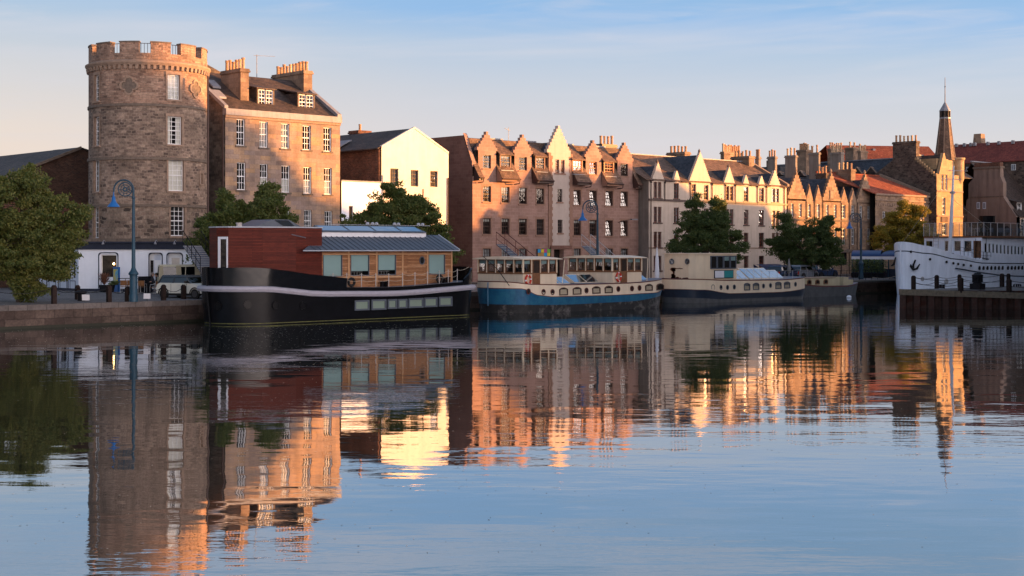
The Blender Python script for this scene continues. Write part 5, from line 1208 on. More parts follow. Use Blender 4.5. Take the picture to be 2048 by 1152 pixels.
for px in (697, 753, 805, 855, 903): u = fw_.u(px); fw_.box(b, u - .05, u + .05, 1.9, 4.3, -.04, -.001)
fw_.box(b, 0, xb - xa, 4.02, 4.1, -.05, -.002); fw_.box(b, fw_.u(645), fw_.u(803), 2.58, 2.68, -.07, -.0); b.build('cladding_posts', M['wood_post'], th)
porthole(th, sx(843.5, Y), Y - .01, zz(521, sx(843.5, Y), Y), .17, .22, 'zinc')
# roof
xe0, xe1 = sx(606, 69.95), sx(919, 69.95); zr = 5.3; yr = 72.25
b = MB(); b.face([(xe0, 69.95, 4.3), (xe1, 69.95, 4.3), (sx(877, yr), yr, zr), (sx(645, yr), yr, zr)]); b.face([(sx(877, yr), yr, zr), (xe1, 69.95, 4.3), (xe1, 74.5, 4.3)]); b.face([(sx(645, yr), yr, zr), (sx(877, yr), yr, zr), (xe1, 74.5, 4.3), (xa, 74.5, 4.3)])
b.face([(xe0, 69.95, 4.24), (xe1, 69.95, 4.24), (xe1, 74.5, 4.24), (xa, 74.5, 4.24), (xa, 70.6, 4.24)]); b.face([(xe0, 69.95, 4.24), (xe1, 69.95, 4.24), (xe1, 69.95, 4.3), (xe0, 69.95, 4.3)]); b.face([(xe1, 69.95, 4.24), (xe1, 74.5, 4.24), (xe1, 74.5, 4.3), (xe1, 69.95, 4.3)]); b.face([(xe0, 69.95, 4.24), (xe0, 69.95, 4.3), (xa - .02, 70.6, 4.58), (xa - .02, 70.6, 4.24)])
xs = xa - .9
k = 0
while xs < xe1 - .3:
    x_top = sx(645, yr) + (xs - xe0) / (xe1 - xe0) * (sx(877, yr) - sx(645, yr)); x_top = xs
    yt_ = yr if sx(645, yr) <= xs <= sx(877, yr) else (69.95 + (yr - 69.95) * max(.05, (xe1 - xs) / (xe1 - sx(877, yr))) if xs > sx(877, yr) else (70.55 if xs < xa else yr))
    zt_ = 4.3 + (yt_ - 69.95) * (zr - 4.3) / (yr - 69.95)
    b.hexa([(xs - .02, 69.95, 4.3), (xs + .02, 69.95, 4.3), (xs + .02, yt_, zt_), (xs - .02, yt_, zt_), (xs - .02, 69.95, 4.345), (xs + .02, 69.95, 4.345), (xs + .02, yt_, zt_ + .045), (xs - .02, yt_, zt_ + .045)], M['zinc']); xs += .42
b.build('seamed_roof', M['zinc'], th)
b = MB(); b.tube([(sx(877, yr), yr, zr + .02), (xe1, 69.95, 4.34)], .05, 4); b.tube([(xe0, 69.93, 4.28), (xe1, 69.93, 4.28)], .04, 4); b.build('roof_edge', M['zinc_light'], th)
y1_ = 71.9; xq0, xq1 = sx(644, y1_), sx(852, y1_); b = MB(); b.box(xq0, xq1, y1_, 73.6, 5.05, 5.42, M['white'])
b.hexa([(xq0, y1_ - .05, 5.42), (xq1, y1_ - .05, 5.42), (xq1, 73.65, 5.42), (xq0, 73.65, 5.42), (xq0, y1_ - .05, 5.48), (xq1, y1_ - .05, 5.48), (xq1 - .4, 72.7, 5.86), (xq0, 72.7, 5.86)], M['zinc'])
rf = b.build('rooflight_strip', M['zinc'], th)
k = 4; w_ = (xq1 - xq0) / k
for i in range(k):
    b = MB(); a = xq0 + i * w_ + .1; c = xq0 + (i + 1) * w_ - .12 - (.3 if i == k - 1 else 0); q = lambda x, y: (x, y, 5.48 + (y - y1_ + .05) * (.38 / (72.7 - y1_ + .05)) + .02)
    b.face([q(a, y1_ + .03), q(c + .1, y1_ + .03), q(c, 72.6), q(a, 72.6)]); b.build('pane', M['skyglass'], rf)
b = MB()
for px in (735, 745, 753, 789, 797, 837, 845): x = sx(px, 73); b.lathe([(.0, -.12), (.13, -.05), (.12, .08), (0, .12)], (x, 73, 6.0), 6)
b.tube([(sx(655, 73), 73, 5.93), (sx(860, 73), 73, 5.93)], .02, 4); b.build('roof_lights', M['zinc_light'], th)
# stanchions and ropes
pts = []
for px in (637, 666, 693.5, 723, 751.5, 777.5, 805, 830, 855, 878.5, 896.5, 914.5):
    y = 69.72; x = sx(px, y); u = (x - SX0) / L; z = dk(u); b = MB(); h = .83 if px > 640 else .7; b.cyl((x, y, z - .05), (x, y, z + h), .025, n=6); b.lathe([(0, -.04), (.04, 0), (0, .04)], (x, y, z + h), 6); b.build('stanchion', M['steel'], th); pts.append(Vector((x, y, z + h - .03)))
b = MB()
for p, q in zip(pts[:-1], pts[1:]): b.tube(catenary(p, q, .12), .014, 4); b.tube(catenary(p - Vector((0, 0, .35)), q - Vector((0, 0, .35)), .1), .012, 4)
b.tube(catenary(pts[-1], (62.6, 70.6, 3.2), .1), .014, 4); b.build('rope_rail', M['rope'], th)
for px, kind in ((682, 'b'), (688.5, 'b'), (703, 't'), (766, 'b'), (773.5, 'b'), (879, 't'), (890, 'b'), (898, 'b')):
    y = 69.95; x = sx(px, y); z = dk((x - SX0) / L)
    if kind == 't': b = tyre(th, x, y, z + .3, .22); b.build('tyre', M['tyre'], th)
    else: b = MB(); b.box(x - .09, x + .09, y, y + .18, z, z + .34); b.box(x - .13, x + .13, y - .03, y + .2, z + .3, z + .37); b.build('mooring_bitt', M['hull_black'], th)
# hull windows and portholes
for q in ((710, 602, 736, 619), (743.5, 600.5, 770, 618), (776, 600, 791.5, 616), (796.5, 599.5, 812, 615), (817.5, 598, 844, 614), (849, 596.5, 872, 612.5), (878.5, 595, 902, 611)):
    y = YC - B / 2 * .975 ; x0, x1 = sx(q[0], y), sx(q[2], y); xm = (x0 + x1) / 2
    side_window(th, x0 - .06, x1 + .06, y - .01, zz(q[3], xm, y) - .05, zz(q[1], xm, y) + .05, 'zinc', 'green_blind', fw=.1)
for px, py in ((437, 612), (415, 611), (496, 609), (551, 611), (606, 611)):
    # on the curved bow: find the hull point under this pixel
    r = ray(px); best = None
    for (xa_, ya_), (xb_, yb_) in zip(P, P[1:] + P[:1]):
        A = Vector((SX0 + L / 2 + (xa_ - L / 2) * .985, YC + ya_ * .975)); Bv = Vector((SX0 + L / 2 + (xb_ - L / 2) * .985, YC + yb_ * .975)); d = Bv - A
        det = d.x * (-r[1]) + d.y * r[0]
        if abs(det) < 1e-9: continue
        t = ((-A.x) * (-r[1]) - (-A.y) * (-r[0]) * -1) / det if False else (A.y * r[0] - A.x * r[1]) / (d.x * r[1] - d.y * r[0])
        p = A + d * t; l = p.x * r[0] + p.y * r[1]
        if -.001 <= t <= 1.001 and (best is None or l < best[0]): best = (l, p, d.normalized())
    if best:
        l, p, d = best; nr = Vector((d.y, -d.x, 0)); z = zz(py, p.x, p.y); porthole(th, p.x + nr.x * .02, p.y + nr.y * .02, z, .2, .2, 'hull_black', tuple(nr), (d.x, d.y, 0), 'hull_black')

# ------------------------------------------------------------------ generic barge helper
def barge(th, x0, L, yc, B, rows, bow=2., stern=2., pb=2.2, ps=2.2, deck='steel_deck', name='hull'):
    P = plan(L, B, bow, stern, pb=pb, ps=ps); b = MB(); rr = hull_rows(b, P, x0, yc, rows, L); ring = rr[-1]; n_ = len(P)
    for i in range(1, n_ // 2): b.face([ring[i], ring[i + 1], ring[(n_ - i - 1) % n_], ring[(n_ - i) % n_]], M[deck])
    b.face([ring[0], ring[1], ring[n_ - 1]], M[deck]); b.build(name, None, th, smooth=True); return P, rr
# ------------------------------------------------------------------ blue and cream barge
X0_, L, YC, B = 65.7, 16.9, 72.1, 5.0
th = boat_empty('blue_barge', 'cream barge with blue hull band, two glazed wheelhouses and red lifebuoys', X0_ + L / 2, YC)
bt = lerp([(0, 1.68), (.06, 1.66), (.14, 1.2), (.2, 1.06), (.6, 1.03), (.85, 1.1), (1, 1.5)]); bk = lerp([(0, .6), (.3, .5), (.7, .55), (1, .95)]); dkz = lerp([(0, 2.12), (.12, 1.93), (.3, 1.84), (.7, 1.86), (1, 2.1)])
Yn = YC - B / 2
P, rr = barge(th, X0_, L, YC, B, [(lambda u: -.5, (.96, .93), M['antifoul']), (lambda u: bk(u), (.985, .975), M['blue_boat']), (lambda u: bt(u), (1., 1.), M['maroon']), (lambda u: bt(u) + .05, (1.001, 1.002), M['cream_boat']), (lambda u: dkz(u), (.998, .985), M['maroon']), (lambda u: dkz(u) + .07, (1.0, .99), M['steel_deck'])], bow=2.3, stern=2.6, pb=2.2, ps=2.0)
b = MB(); b.tube([(X0_ - .02, YC, .5), (X0_ - .03, YC, 1.7), (X0_ - .02, YC, 2.1)], .05, 5); b.build('stem_post', M['blue_boat'], th)
b = MB(); r0 = (X0_ + 1.2, 70.05, 1.45); oval(b, r0, (1, 0, 0), .1, .08, .04, 8, None); b.build('hawse_hole', M['rust'], th)
for px, py in ((1057, 583), (1087, 584), (1105, 584), (1173, 581), (1236.6, 578), (1264, 577), (1279, 576)): x = sx(px, Yn); porthole(th, x, Yn + .02, zz(py, x, Yn), .14, .16, 'maroon')
for a, c, y0, y1 in ((1118.5, 1135.5, 575, 591), (1145.5, 1162.5, 574, 589.5), (1184.5, 1200.5, 572.5, 587.5), (1209.5, 1225, 571.5, 586.5), (1290.5, 1305, 568, 581.5), (1313.5, 1327.5, 567, 580.5)):
    x0, x1 = sx(a, Yn), sx(c, Yn); side_window(th, x0, x1, Yn + .03, zz(y1, x0, Yn), zz(y0, x0, Yn), 'brown_frame', 'blind', arch=.14, back_top=.25)
def wheelhouse(th, xa, xb, ya, yb, z0, zs, zt, nf, ns, door_at, over, cab='cream_boat'):
    """glazed cabin: front facing -x from yb to ya, side facing -y"""
    o = MB(); 
    o.box(xa, xb, ya, yb, z0, zs - .06); o.build('cabin_base', M[cab], th)
    o = MB(); o.box(xa - .04, xb + .04, ya - .04, yb + .04, zs - .06, zs + .02); o.build('cabin_sill', M['varnish'], th)
    ff = Facade(th, (xa, yb), (xa, ya)); fs_ = Facade(th, (xa, ya), (xb, ya)); fb = Facade(th, (xb, ya), (xb, yb)); fr = Facade(th, (xb, yb), (xa, yb))
    for F_, n_, nm in ((ff, nf, 'front'), (fs_, ns, 'side'), (fb, nf, 'back'), (fr, ns, 'far side')):
        w = F_.L / n_
        for i in range(n_):
            if nm == 'side' and i == door_at:
                b = MB(); F_.box(b, i * w + .06, (i + 1) * w - .02, z0 + .05, zt, -.03, .02); d = b.build('door', M['varnish'], th)
                b = MB(); b.face([F_.P(i * w + .14, zs, -.034), F_.P((i + 1) * w - .1, zs, -.034), F_.P((i + 1) * w - .1, zt - .08, -.034), F_.P(i * w + .14, zt - .08, -.034)]); b.build('pane', M['pane_sky'], d); continue
            b = MB(); t = .07; u0, u1 = i * w + .05, (i + 1) * w - .05
            for a, c, e, dd in ((u0, u1, zs + .02, zs + .02 + t), (u0, u1, zt - t, zt), (u0, u0 + t, zs + t, zt - t), (u1 - t, u1, zs + t, zt - t)): F_.box(b, a, c, e, dd, 0, .05)
            wo = b.build('window', M['varnish'], th)
            b = MB(); b.face([F_.P(u0 + t, zs + t, .025), F_.P(u1 - t, zs + t, .025), F_.P(u1 - t, zt - t, .025), F_.P(u0 + t, zt - t, .025)]); b.build('pane', M['pane'], wo)
            if nm in ('front', 'side'): b = MB(); b.face([F_.P(u0, zt - .3, .07), F_.P(u1, zt - .3, .07), F_.P(u1, zt, .07), F_.P(u0, zt, .07)]); b.build('blind', M['teal_blind'], wo)
        for i in range(n_ + 1): b = MB(); F_.box(b, i * w - .045, i * w + .045, zs + .021, zt, -.02, .06); b.build('window_post', M[cab], th)
    b = MB(); b.box((xa + xb) / 2 - .4, (xa + xb) / 2 + .4, (ya + yb) / 2 - .5, (ya + yb) / 2 + .5, z0, zs + .35); b.box(xa + .3, xb - .3, yb - .8, yb - .3, z0, zs + .1); b.build('seat_inside', M['interior'], th)
    b = MB(); k = 8; top = []
    for i in range(k + 1):
        y = ya - over + (yb - ya + 2 * over) * i / k; zc = zt + .05 + .16 * (1 - (2 * i / k - 1) ** 2); top.append((y, zc))
    ring = [(xa - over, y, z) for y, z in top] + [(xa - over, yb + over, zt - .0), (xa - over, ya - over, zt - .0)]
    b.prism(ring, (xb - xa + over * 2.1, 0, 0)); b.build('cabin_roof', M['cream_boat'], th)
wheelhouse(th, 67.0, 70.25, 70.0, 74.6, 1.85, 2.72, 3.66, 5, 4, 1, .28); wheelhouse(th, 76.0, 79.2, 70.05, 74.5, 1.85, 2.75, 3.72, 5, 4, 1, .28)
for px, y in ((1056, 559.5), (1237, 554)):
    x = sx(px, 69.9); z = zz(y, x, 69.9); b = MB(); k = 20; R_ = []
    for i in range(k): a = 2 * PI * i / k; R_.append([Vector((x + math.cos(a) * (.24 + .075 * math.cos(q)), 69.88 + .075 * math.sin(q), z + math.sin(a) * (.3 + .075 * math.cos(q)))) for q in [2 * PI * j / 6 for j in range(6)]])
    for i in range(k): b.loft([R_[i], R_[(i + 1) % k]], M['white'] if i % 5 == 0 else M['buoy_red'], False)
    tag(b.build('lifebuoy', M['buoy_red'], None), 'red and white lifebuoy hung beside the cabin door of the ' + ('front' if px < 1100 else 'rear') + ' wheelhouse', 'lifebuoy', 'lifebuoys on the blue barge')
def skylight(th, x0, x1, y0, y1, z0, z1, body='cream_boat', one=False, name='skylight'):
    b = MB(); ym = (y0 + y1) / 2; b.prism([(x0, y0, z0), (x0, y1, z0), (x0, ym, z1)] if not one else [(x0, y0, z0), (x0, y1, z0), (x0, y1, z1)], (x1 - x0, 0, 0)); o = b.build(name, M[body], th)
    k = max(1, int((x1 - x0) / .9)); yt, zt = (ym, z1) if not one else (y1, z1)
    for i in range(k):
        a = x0 + (x1 - x0) * i / k + .06; c = x0 + (x1 - x0) * (i + 1) / k - .06; f1 = .08; f2 = .92; b = MB()
        L1 = lambda f: (y0 + (yt - y0) * f - .01, z0 + (zt - z0) * f + .02); b.face([(a, *L1(f1)), (c, *L1(f1)), (c, *L1(f2)), (a, *L1(f2))]); b.build('pane', M['skyglass'], o)
def skylight_x(th, x0, x1, y0, y1, z0, z1, body='cream_boat'):
    """pitched across: glazed slope facing the bow and the side"""
    b = MB(); xm = x0 + (x1 - x0) * .45
    b.hexa([(x0, y0, z0), (x1, y0, z0), (x1, y1, z0), (x0, y1, z0), (xm, y0 + .3, z1), (x1 - .2, y0 + .3, z1), (x1 - .2, y1 - .2, z1), (xm, y1 - .2, z1)]); o = b.build('skylight', M[body], th)
    b = MB(); b.face([(x0 + .25, y0 + .04, z0 + .12), (x1 - .1, y0 + .04, z0 + .12), (x1 - .3, y0 + .27, z1 + .02), (xm + .05, y0 + .27, z1 + .02)]); b.face([(x0 + .1, y0 + .15, z0 + .07), (xm - .02, y0 + .32, z1 + .02), (xm - .02, y1 - .3, z1 + .02), (x0 + .1, y1 - .15, z0 + .07)]); b.build('pane', M['skyglass'], o)
skylight(th, 70.6, 72.6, 70.9, 72.8, 1.9, 2.4); skylight(th, 73.0, 75.6, 70.9, 73.0, 1.95, 2.55); skylight(th, 79.6, 81.0, 70.9, 73, 2.0, 2.6)
b = MB(); b.tube([(70.7, 69.9, 2.0), (70.9, 69.95, 3.0), (71.0, 70, 3.6)], .03, 5); b.tube([(79.6, 69.9, 2.0), (79.75, 69.95, 3.0), (79.85, 70, 3.7)], .03, 5); b.build('awning_pole', M['cream_boat'], th)

# ------------------------------------------------------------------ navy and cream barge
X0_, L, YC, B = 89.0, 17.0, 75.6, 4.7
th = boat_empty('cream_barge', 'cream barge with navy waterline, tall rounded rear cabin and a rust patch', X0_ + L / 2, YC)
bt = lerp([(0, 1.1), (.08, 1.05), (.3, .68), (.7, .66), (1, .95)]); dkz = lerp([(0, 1.9), (.3, 1.75), (.7, 1.68), (1, 1.85)]); Yn = YC - B / 2
barge(th, X0_, L, YC, B, [(lambda u: -.5, (.96, .93), M['grey_bottom']), (lambda u: max(.25, bt(u) - .66), (.98, .97), M['navy_hull']), (lambda u: bt(u), (1., 1.), M['maroon']), (lambda u: bt(u) + .04, (1.001, 1.002), M['cream_worn']), (lambda u: dkz(u), (.998, .985), M['maroon']), (lambda u: dkz(u) + .09, (1.0, .99), M['steel_deck'])], bow=2.3, stern=2.6, pb=2.2, ps=2.1)
Y = 73.8; plc = [(90.6, 77.6), (90.25, 77.3), (90.1, 76.4), (90.1, 74.6), (90.35, 74.05), (90.9, Y), (95.4, Y), (95.4, 77.6)]
xc, yc_ = 92.5, 75.6
b = MB(); b.prism([(x, y, 1.7) for x, y in plc], (0, 0, 2.28)); b.build('rear_cabin', M['cream_worn'], th)
b = MB(); b.prism([(xc + (x - xc) * 1.04, yc_ + (y - yc_) * 1.06, 3.98) for x, y in plc], (0, 0, .07)); b.build('cabin_roof', M['cream_boat'], th)
ff = Facade(th, (90.1, 76.4), (90.1, 74.6))
for px, py in ((1341, 523), (1382.5, 523)):
    x = 90.1; y = ty(px, x); y = min(max(y, 74.7), 77.0); porthole(th, x - .02, min(y, 76.35), zz(py, x, y), .19, .2, 'zinc', (-1, 0, 0), (0, 1, 0))
x0, x1 = sx(1420, Y), sx(1472, Y); w = (x1 - x0) / 4
for i in range(4): side_window(th, x0 + i * w + .02, x0 + (i + 1) * w - .02, Y, zz(538, x0, Y), zz(511.5, x0, Y), 'zinc', 'teal_blind' if i > 1 else None, back_top=.45, fw=.08)
x0, x1, xm = sx(1428, Y), sx(1466, Y), sx(1447, Y); z0, z1 = zz(557, x0, Y), zz(540.5, x0, Y); b = MB(); b.box(x0, x1, Y - .06, Y - .01, z0, z1, M['navy']); b.box(x0 + .06, xm - .02, Y - .075, Y - .06, z0 + .06, z1 - .06, M['white']); b.box(xm + .02, x1 - .06, Y - .075, Y - .06, z0 + .06, z1 - .06, M['teal_sign']); b.build('sign_panel', M['navy'], th)
Rr = random.Random(4); b = MB()   # rust patch hugging the bow face of the cabin
for i in range(60):
    y = 74.75 + Rr.random() ** 1.5 * 1.5; z = 1.85 + abs(Rr.gauss(0, .1)) if Rr.random() < .6 else Rr.uniform(1.9, 2.75)
    if z > 2.0: y = 76.2 + Rr.gauss(0, .06)
    s_ = Rr.uniform(.08, .2); oval(b, (90.095, y, z), (0, 1, 0), s_, s_ * Rr.uniform(.5, .9), .012, 7, None, (-1, 0, 0))
for i in range(14): y = 76.3 - i * .08; oval(b, (90.095, y, 2.78 + Rr.gauss(0, .02)), (0, 1, 0), .07, .035, .012, 6, None, (-1, 0, 0))
b.build('rust_patch', M['rust'], th)
porthole(th, 91.6, Yn + .05, zz(575, 91.6, Yn), .2, .2, 'zinc')
for px, py in ((1442, 575), (1455, 575), (1468.6, 574), (1527, 572), (1541, 571), (1591, 568.5)): x = sx(px, Yn); porthole(th, x, Yn + .02, zz(py, x, Yn), .12, .16, 'zinc')
for a, c, y0, y1 in ((1488, 1500, 566, 581), (1506, 1518, 565.5, 580), (1551, 1562.5, 563.5, 578), (1568.5, 1580, 563, 577)):
    x0, x1 = sx(a, Yn), sx(c, Yn); side_window(th, x0, x1, Yn + .03, zz(y1, x0, Yn), zz(y0, x0, Yn), 'zinc', 'curtain_grey', arch=.12)
skylight(th, 95.6, 97.6, 74.2, 76.2, 1.8, 2.6); skylight(th, 97.9, 101.6, 74.3, 77, 1.8, 2.75); skylight(th, 101.8, 103.2, 74.6, 76.6, 1.8, 2.55)
pts = []
for i in range(9):
    x = 96 + i * 1.12; z = dkz((x - X0_) / L) + .08; b = MB(); b.cyl((x, Yn + .12, z), (x, Yn + .12, z + .75), .018, n=5); b.build('stanchion', M['steel'], th); pts.append(Vector((x, Yn + .12, z + .73)))
b = MB()
for p, q in zip(pts[:-1], pts[1:]): b.tube([p, q], .01, 4)
b.build('rope_rail', M['rope'], th)

# ------------------------------------------------------------------ small grey boat
X0_, L, YC, B = 106.4, 11.6, 76.9, 2.8
th = boat_empty('grey_cabin_boat', 'small grey hulled boat with maroon gunwale and low cream arched-window cabin', X0_ + L / 2, YC)
dkz = lerp([(0, 1.25), (.4, 1.0), (.7, .98), (1, 1.2)]); Yn = YC - B / 2
barge(th, X0_, L, YC, B, [(lambda u: -.4, (.93, .8), M['grey_bottom']), (lambda u: dkz(u) - .12, (1, 1), M['maroon']), (lambda u: dkz(u), (1.005, 1.02), M['steel_deck'])], bow=1.6, stern=4.2, pb=2, ps=1.6)
b = MB(); b.box(107, 112.6, Yn + .22, 78, .9, 1.72, M['cream_dull']); b.box(106.9, 112.7, Yn + .16, 78.05, 1.72, 1.78, M['dressed']); b.build('cabin', M['cream_dull'], th)
for px in (1618, 1634.5, 1651): x = sx(px, Yn + .22); side_window(th, x - .32, x + .32, Yn + .22, 1.16, 1.62, 'varnish', None, arch=.14)
b = MB(); x = sx(1672, Yn + .2); b.box(x - .55, x + .65, Yn + .25, 77.6, .9, 1.8); b.build('wheel_box', M['cream_dull'], th)
b = MB(); x = sx(1687, Yn + .3); b.box(x, x + .8, Yn + .3, 77.4, .9, 1.75); b.box(x + .8, x + 1.9, Yn + .5, 77.4, .9, 1.5); b.build('rear_locker', M['cream_dull'], th)

# ------------------------------------------------------------------ white ship
X0_, L, YC, B = 122.2, 42., 74.6, 8.2
th = boat_empty('white_ship', 'big white steam yacht with raised bow, anchors, glass railed deck and leaning mast', X0_ + L / 2, YC, 'ship')
wt = lerp([(0, 4.15), (.04, 3.92), (.12, 3.35), (.21, 2.95), (.2, 2.95), (.27, 2.9), (1, 2.6)])
P = plan(L, B, 12.5, 8, n=20, pb=1.75, ps=2); b = MB()
hull_rows(b, P, X0_, YC, [(lambda u: -.5, (.995, .80), M['ship_white']), (lambda u: 1.2, (.999, .90), M['ship_white']), (lambda u: wt(u), (1.0, 1.0), M['navy_hull']), (lambda u: wt(u) + .1, (1.0, 1.003), M['ship_white'])], L)
ring = hull_rows(b, P, X0_, YC, [(lambda u: wt(u) + .1, (1.0, 1.003), M['ship_white']), (lambda u: wt(u) + (.35 + .6 * max(0, 1 - u / .16) if u < .235 else 1.0), (1.003, 1.02), M['ship_white'])], L)[-1]
b.build('hull', None, th, smooth=True)
b = MB(); n_ = len(P)
ring2 = [Vector((X0_ + L / 2 + (x - L / 2) * .995, YC + y * .98, wt(x / L) + .12)) for x, y in P]
for i in range(1, n_ // 2): b.face([ring2[i], ring2[i + 1], ring2[(n_ - i - 1) % n_], ring2[(n_ - i) % n_]])
b.build('main_deck', M['steel_deck'], th)
hw = lambda x: max(abs(y) for xx, y in P if abs(xx - (x - X0_)) < 1.2)
Yn = YC - B / 2
def near_y(x):
    u = x - X0_
    for (xa_, ya_), (xb_, yb_) in zip(P[:n_ // 2], P[1:n_ // 2 + 1]):
        if xa_ <= u <= xb_: return YC + ya_ + (yb_ - ya_) * (u - xa_) / max(1e-6, xb_ - xa_)
    return Yn
def hull_pt(px):
    x = X0_ + .3
    for _ in range(60): x = x * .5 + .5 * sx(px, near_y(x))
    return x, near_y(x)
def hn(x):
    d = Vector((.2, near_y(x + .1) - near_y(x - .1), 0)).normalized(); return (d.y, -d.x, 0), (d.x, d.y, 0)
for px, py in ((1822, 503.5), (1860, 518.5), (1893, 524), (1906.5, 526.5), (1916, 528), (1927, 530), (1941.5, 531.5)):
    x, y = hull_pt(px); nr, ax = hn(x); b = MB(); oval(b, (x, y + .02, zz(py, x, y)), ax, .11, .13, .1, 10, None, nr); b.build('scupper', M['interior'], th)
for px in (1959.7, 1967.7, 1975.6, 1983.3, 1991, 1998.4, 2005.8, 2016.5, 2024, 2031, 2037.8, 2045): 
    x, y = hull_pt(px); nr, ax = hn(x); z = 2.42 + .1 * (1 - (x - 130) / 20); b = MB(); oval(b, (x, y + .10, z), ax, .105, .2, .14, 12, M['interior'], nr); b.build('porthole', M['interior'], th)
b = MB(); pts = [(1911, 536.5), (1940, 541.5), (1970, 546.5), (2000, 550.5), (2030, 552.3), (2060, 553), (2110, 554)]; q = []
for px, py in pts: x, y = hull_pt(px); q.append((x, y - .0, zz(py, x, y)))
b.tube(q, .07, 5); b.build('rubbing_strake', M['navy_hull'], th)
x, y = hull_pt(1826); z = zz(530, x, y); b = MB(); nr, ax = hn(x); nv = Vector(nr); av = Vector(ax); p = Vector((x, y, z)) + nv * .12
b.tube([p + Vector((0, 0, .5)) + av * .2, p, p - Vector((0, 0, .42))], [.09, .1, .12], 6); b.tube([p - Vector((0, 0, .42)) - av * .25 + Vector((0, 0, .5)), p - av * .25 - Vector((0, 0, .1)), p - Vector((0, 0, .45)), p + av * .35 - Vector((0, 0, .35)), p + av * .62 + Vector((0, 0, .1))], [.04, .12, .13, .12, .05], 6); b.build('anchor', M['tyre'], th)
b = MB(); p = Vector((X0_ + .35, YC + .9, 3.1)); b.tube([p + Vector((0, -.1, .5)), p + Vector((-.15, 0, -.2)), p + Vector((-.1, .3, -.35))], [.06, .13, .06], 6); b.build('anchor', M['tyre'], th)
for px, py, r in ((1848.5, 558, .2), (1896.5, 563, .22)): x, y = hull_pt(px); nr, ax = hn(x); b = MB(); oval(b, (x, y + .25, zz(py, x, y)), ax, r, r * 1.1, .12, 12, None, nr); b.build('hull_port', M['steel'], th)
b = MB(); b.tube([(X0_ - .02, YC, -.2), (X0_ - .06, YC, 2), (X0_ - .08, YC, 5.0)], .08, 6); b.build('stem_post', M['ship_white'], th)
# deckhouse
FX = 128.5; y_l = ty(1848.5, FX); y_r = ty(1962.5, FX) if False else 71.6
FX = 128.5
zf0 = 3.0; 
fd = Facade(th, (sx(1848.5, 78.0), 78.0), (sx(1964, 70.9), 70.9)) # the front of the house, slanting back to the near side
zt = fd.z(1905, 475.5); 
b = MB(); Lf = fd.L
for q, sky_ in (((1850.5, 481, 1865, 500), 0), ((1888, 481, 1899, 503), 1), ((1907, 481, 1921.5, 503), 1), ((1927, 481, 1943, 504), 1)):
    r = fd.rect(*q); fd.win(r, recess=.06, frame='white_frame', nx=1, nz=1, sash=False, sill=None, pane='pane_sky' if sky_ else 'pane')
r = fd.rect(1946, 481.5, 1962.5, 516); fd.holes.append(r); d = MB(); fd.box(d, r[0], r[1], r[2], r[3], .1, .15); o = d.build('door', M['varnish'], th); d = MB(); d.face([fd.P(r[0] + .1, r[2] + 1.1, .095), fd.P(r[1] - .1, r[2] + 1.1, .095), fd.P(r[1] - .1, r[3] - .1, .095), fd.P(r[0] + .1, r[3] - .1, .095)]); d.build('pane', M['pane'], o)
fd.wall('deckhouse_front', 0, Lf, zf0 - .1, zt, 'ship_white', .12)
pr = fd.p1; fs_ = Facade(th, (pr.x, pr.y), (pr.x + 26, 70.75)); px_ = 1969.3
for i in range(17):
    a = px_ ; w = 5.2 - i * .05; r = fs_.rect(a, 486 + min(i, 9) * .75, a + w, 505 + min(i, 9) * .75); fs_.win(r, recess=.05, frame='white_frame', nx=1, nz=1, sash=False, sill=None, pane='pane', blind=('sides', 'net') if i % 3 else None); px_ += 7.8 - i * .1
fs_.wall('deckhouse_side', 0, fs_.L, 2.85, zt - .1, 'ship_white', .1)
b = MB(); b.tube([fs_.P(0, 3.5, -.04), fs_.P(3, 3.2, -.04), fs_.P(26, 3.1, -.04)], .05, 5); b.build('deck_line', M['navy_hull'], th)
p0 = fd.p0; deckp = [(p0.x - .2, p0.y), (pr.x - .1, pr.y - .3), (pr.x + 26, 70.3), (pr.x + 26, 78.2), (p0.x + 2, 78.3)]
b = MB(); b.prism([(x, y, zt) for x, y in deckp], (0, 0, .16)); b.build('upper_deck', M['varnish'], th)
zg = zt + .17; fl = Facade(th, (p0.x - .1, p0.y), (pr.x, pr.y - .2)); f2_ = Facade(th, (pr.x, pr.y - .2), (pr.x + 24, 70.4)); H = 1.3
for F_, n_ in ((fl, 10), (f2_, 18)):
    for i in range(n_):
        w = F_.L / n_; b = MB(); F_.box(b, i * w - .025, i * w + .025, zg, zg + H, -.03, .03); b.build('rail_post', M['steel'], th)
        b = MB(); b.face([F_.P(i * w + .06, zg + .05, 0), F_.P((i + 1) * w - .06, zg + .05, 0), F_.P((i + 1) * w - .06, zg + H - .08, 0), F_.P(i * w + .06, zg + H - .08, 0)]); b.build('glass_panel', M['railglass'], th)
    b = MB(); F_.box(b, 0, F_.L, zg + H, zg + H + .05, -.03, .03); b.build('handrail', M['steel'], th)
R = random.Random(9)
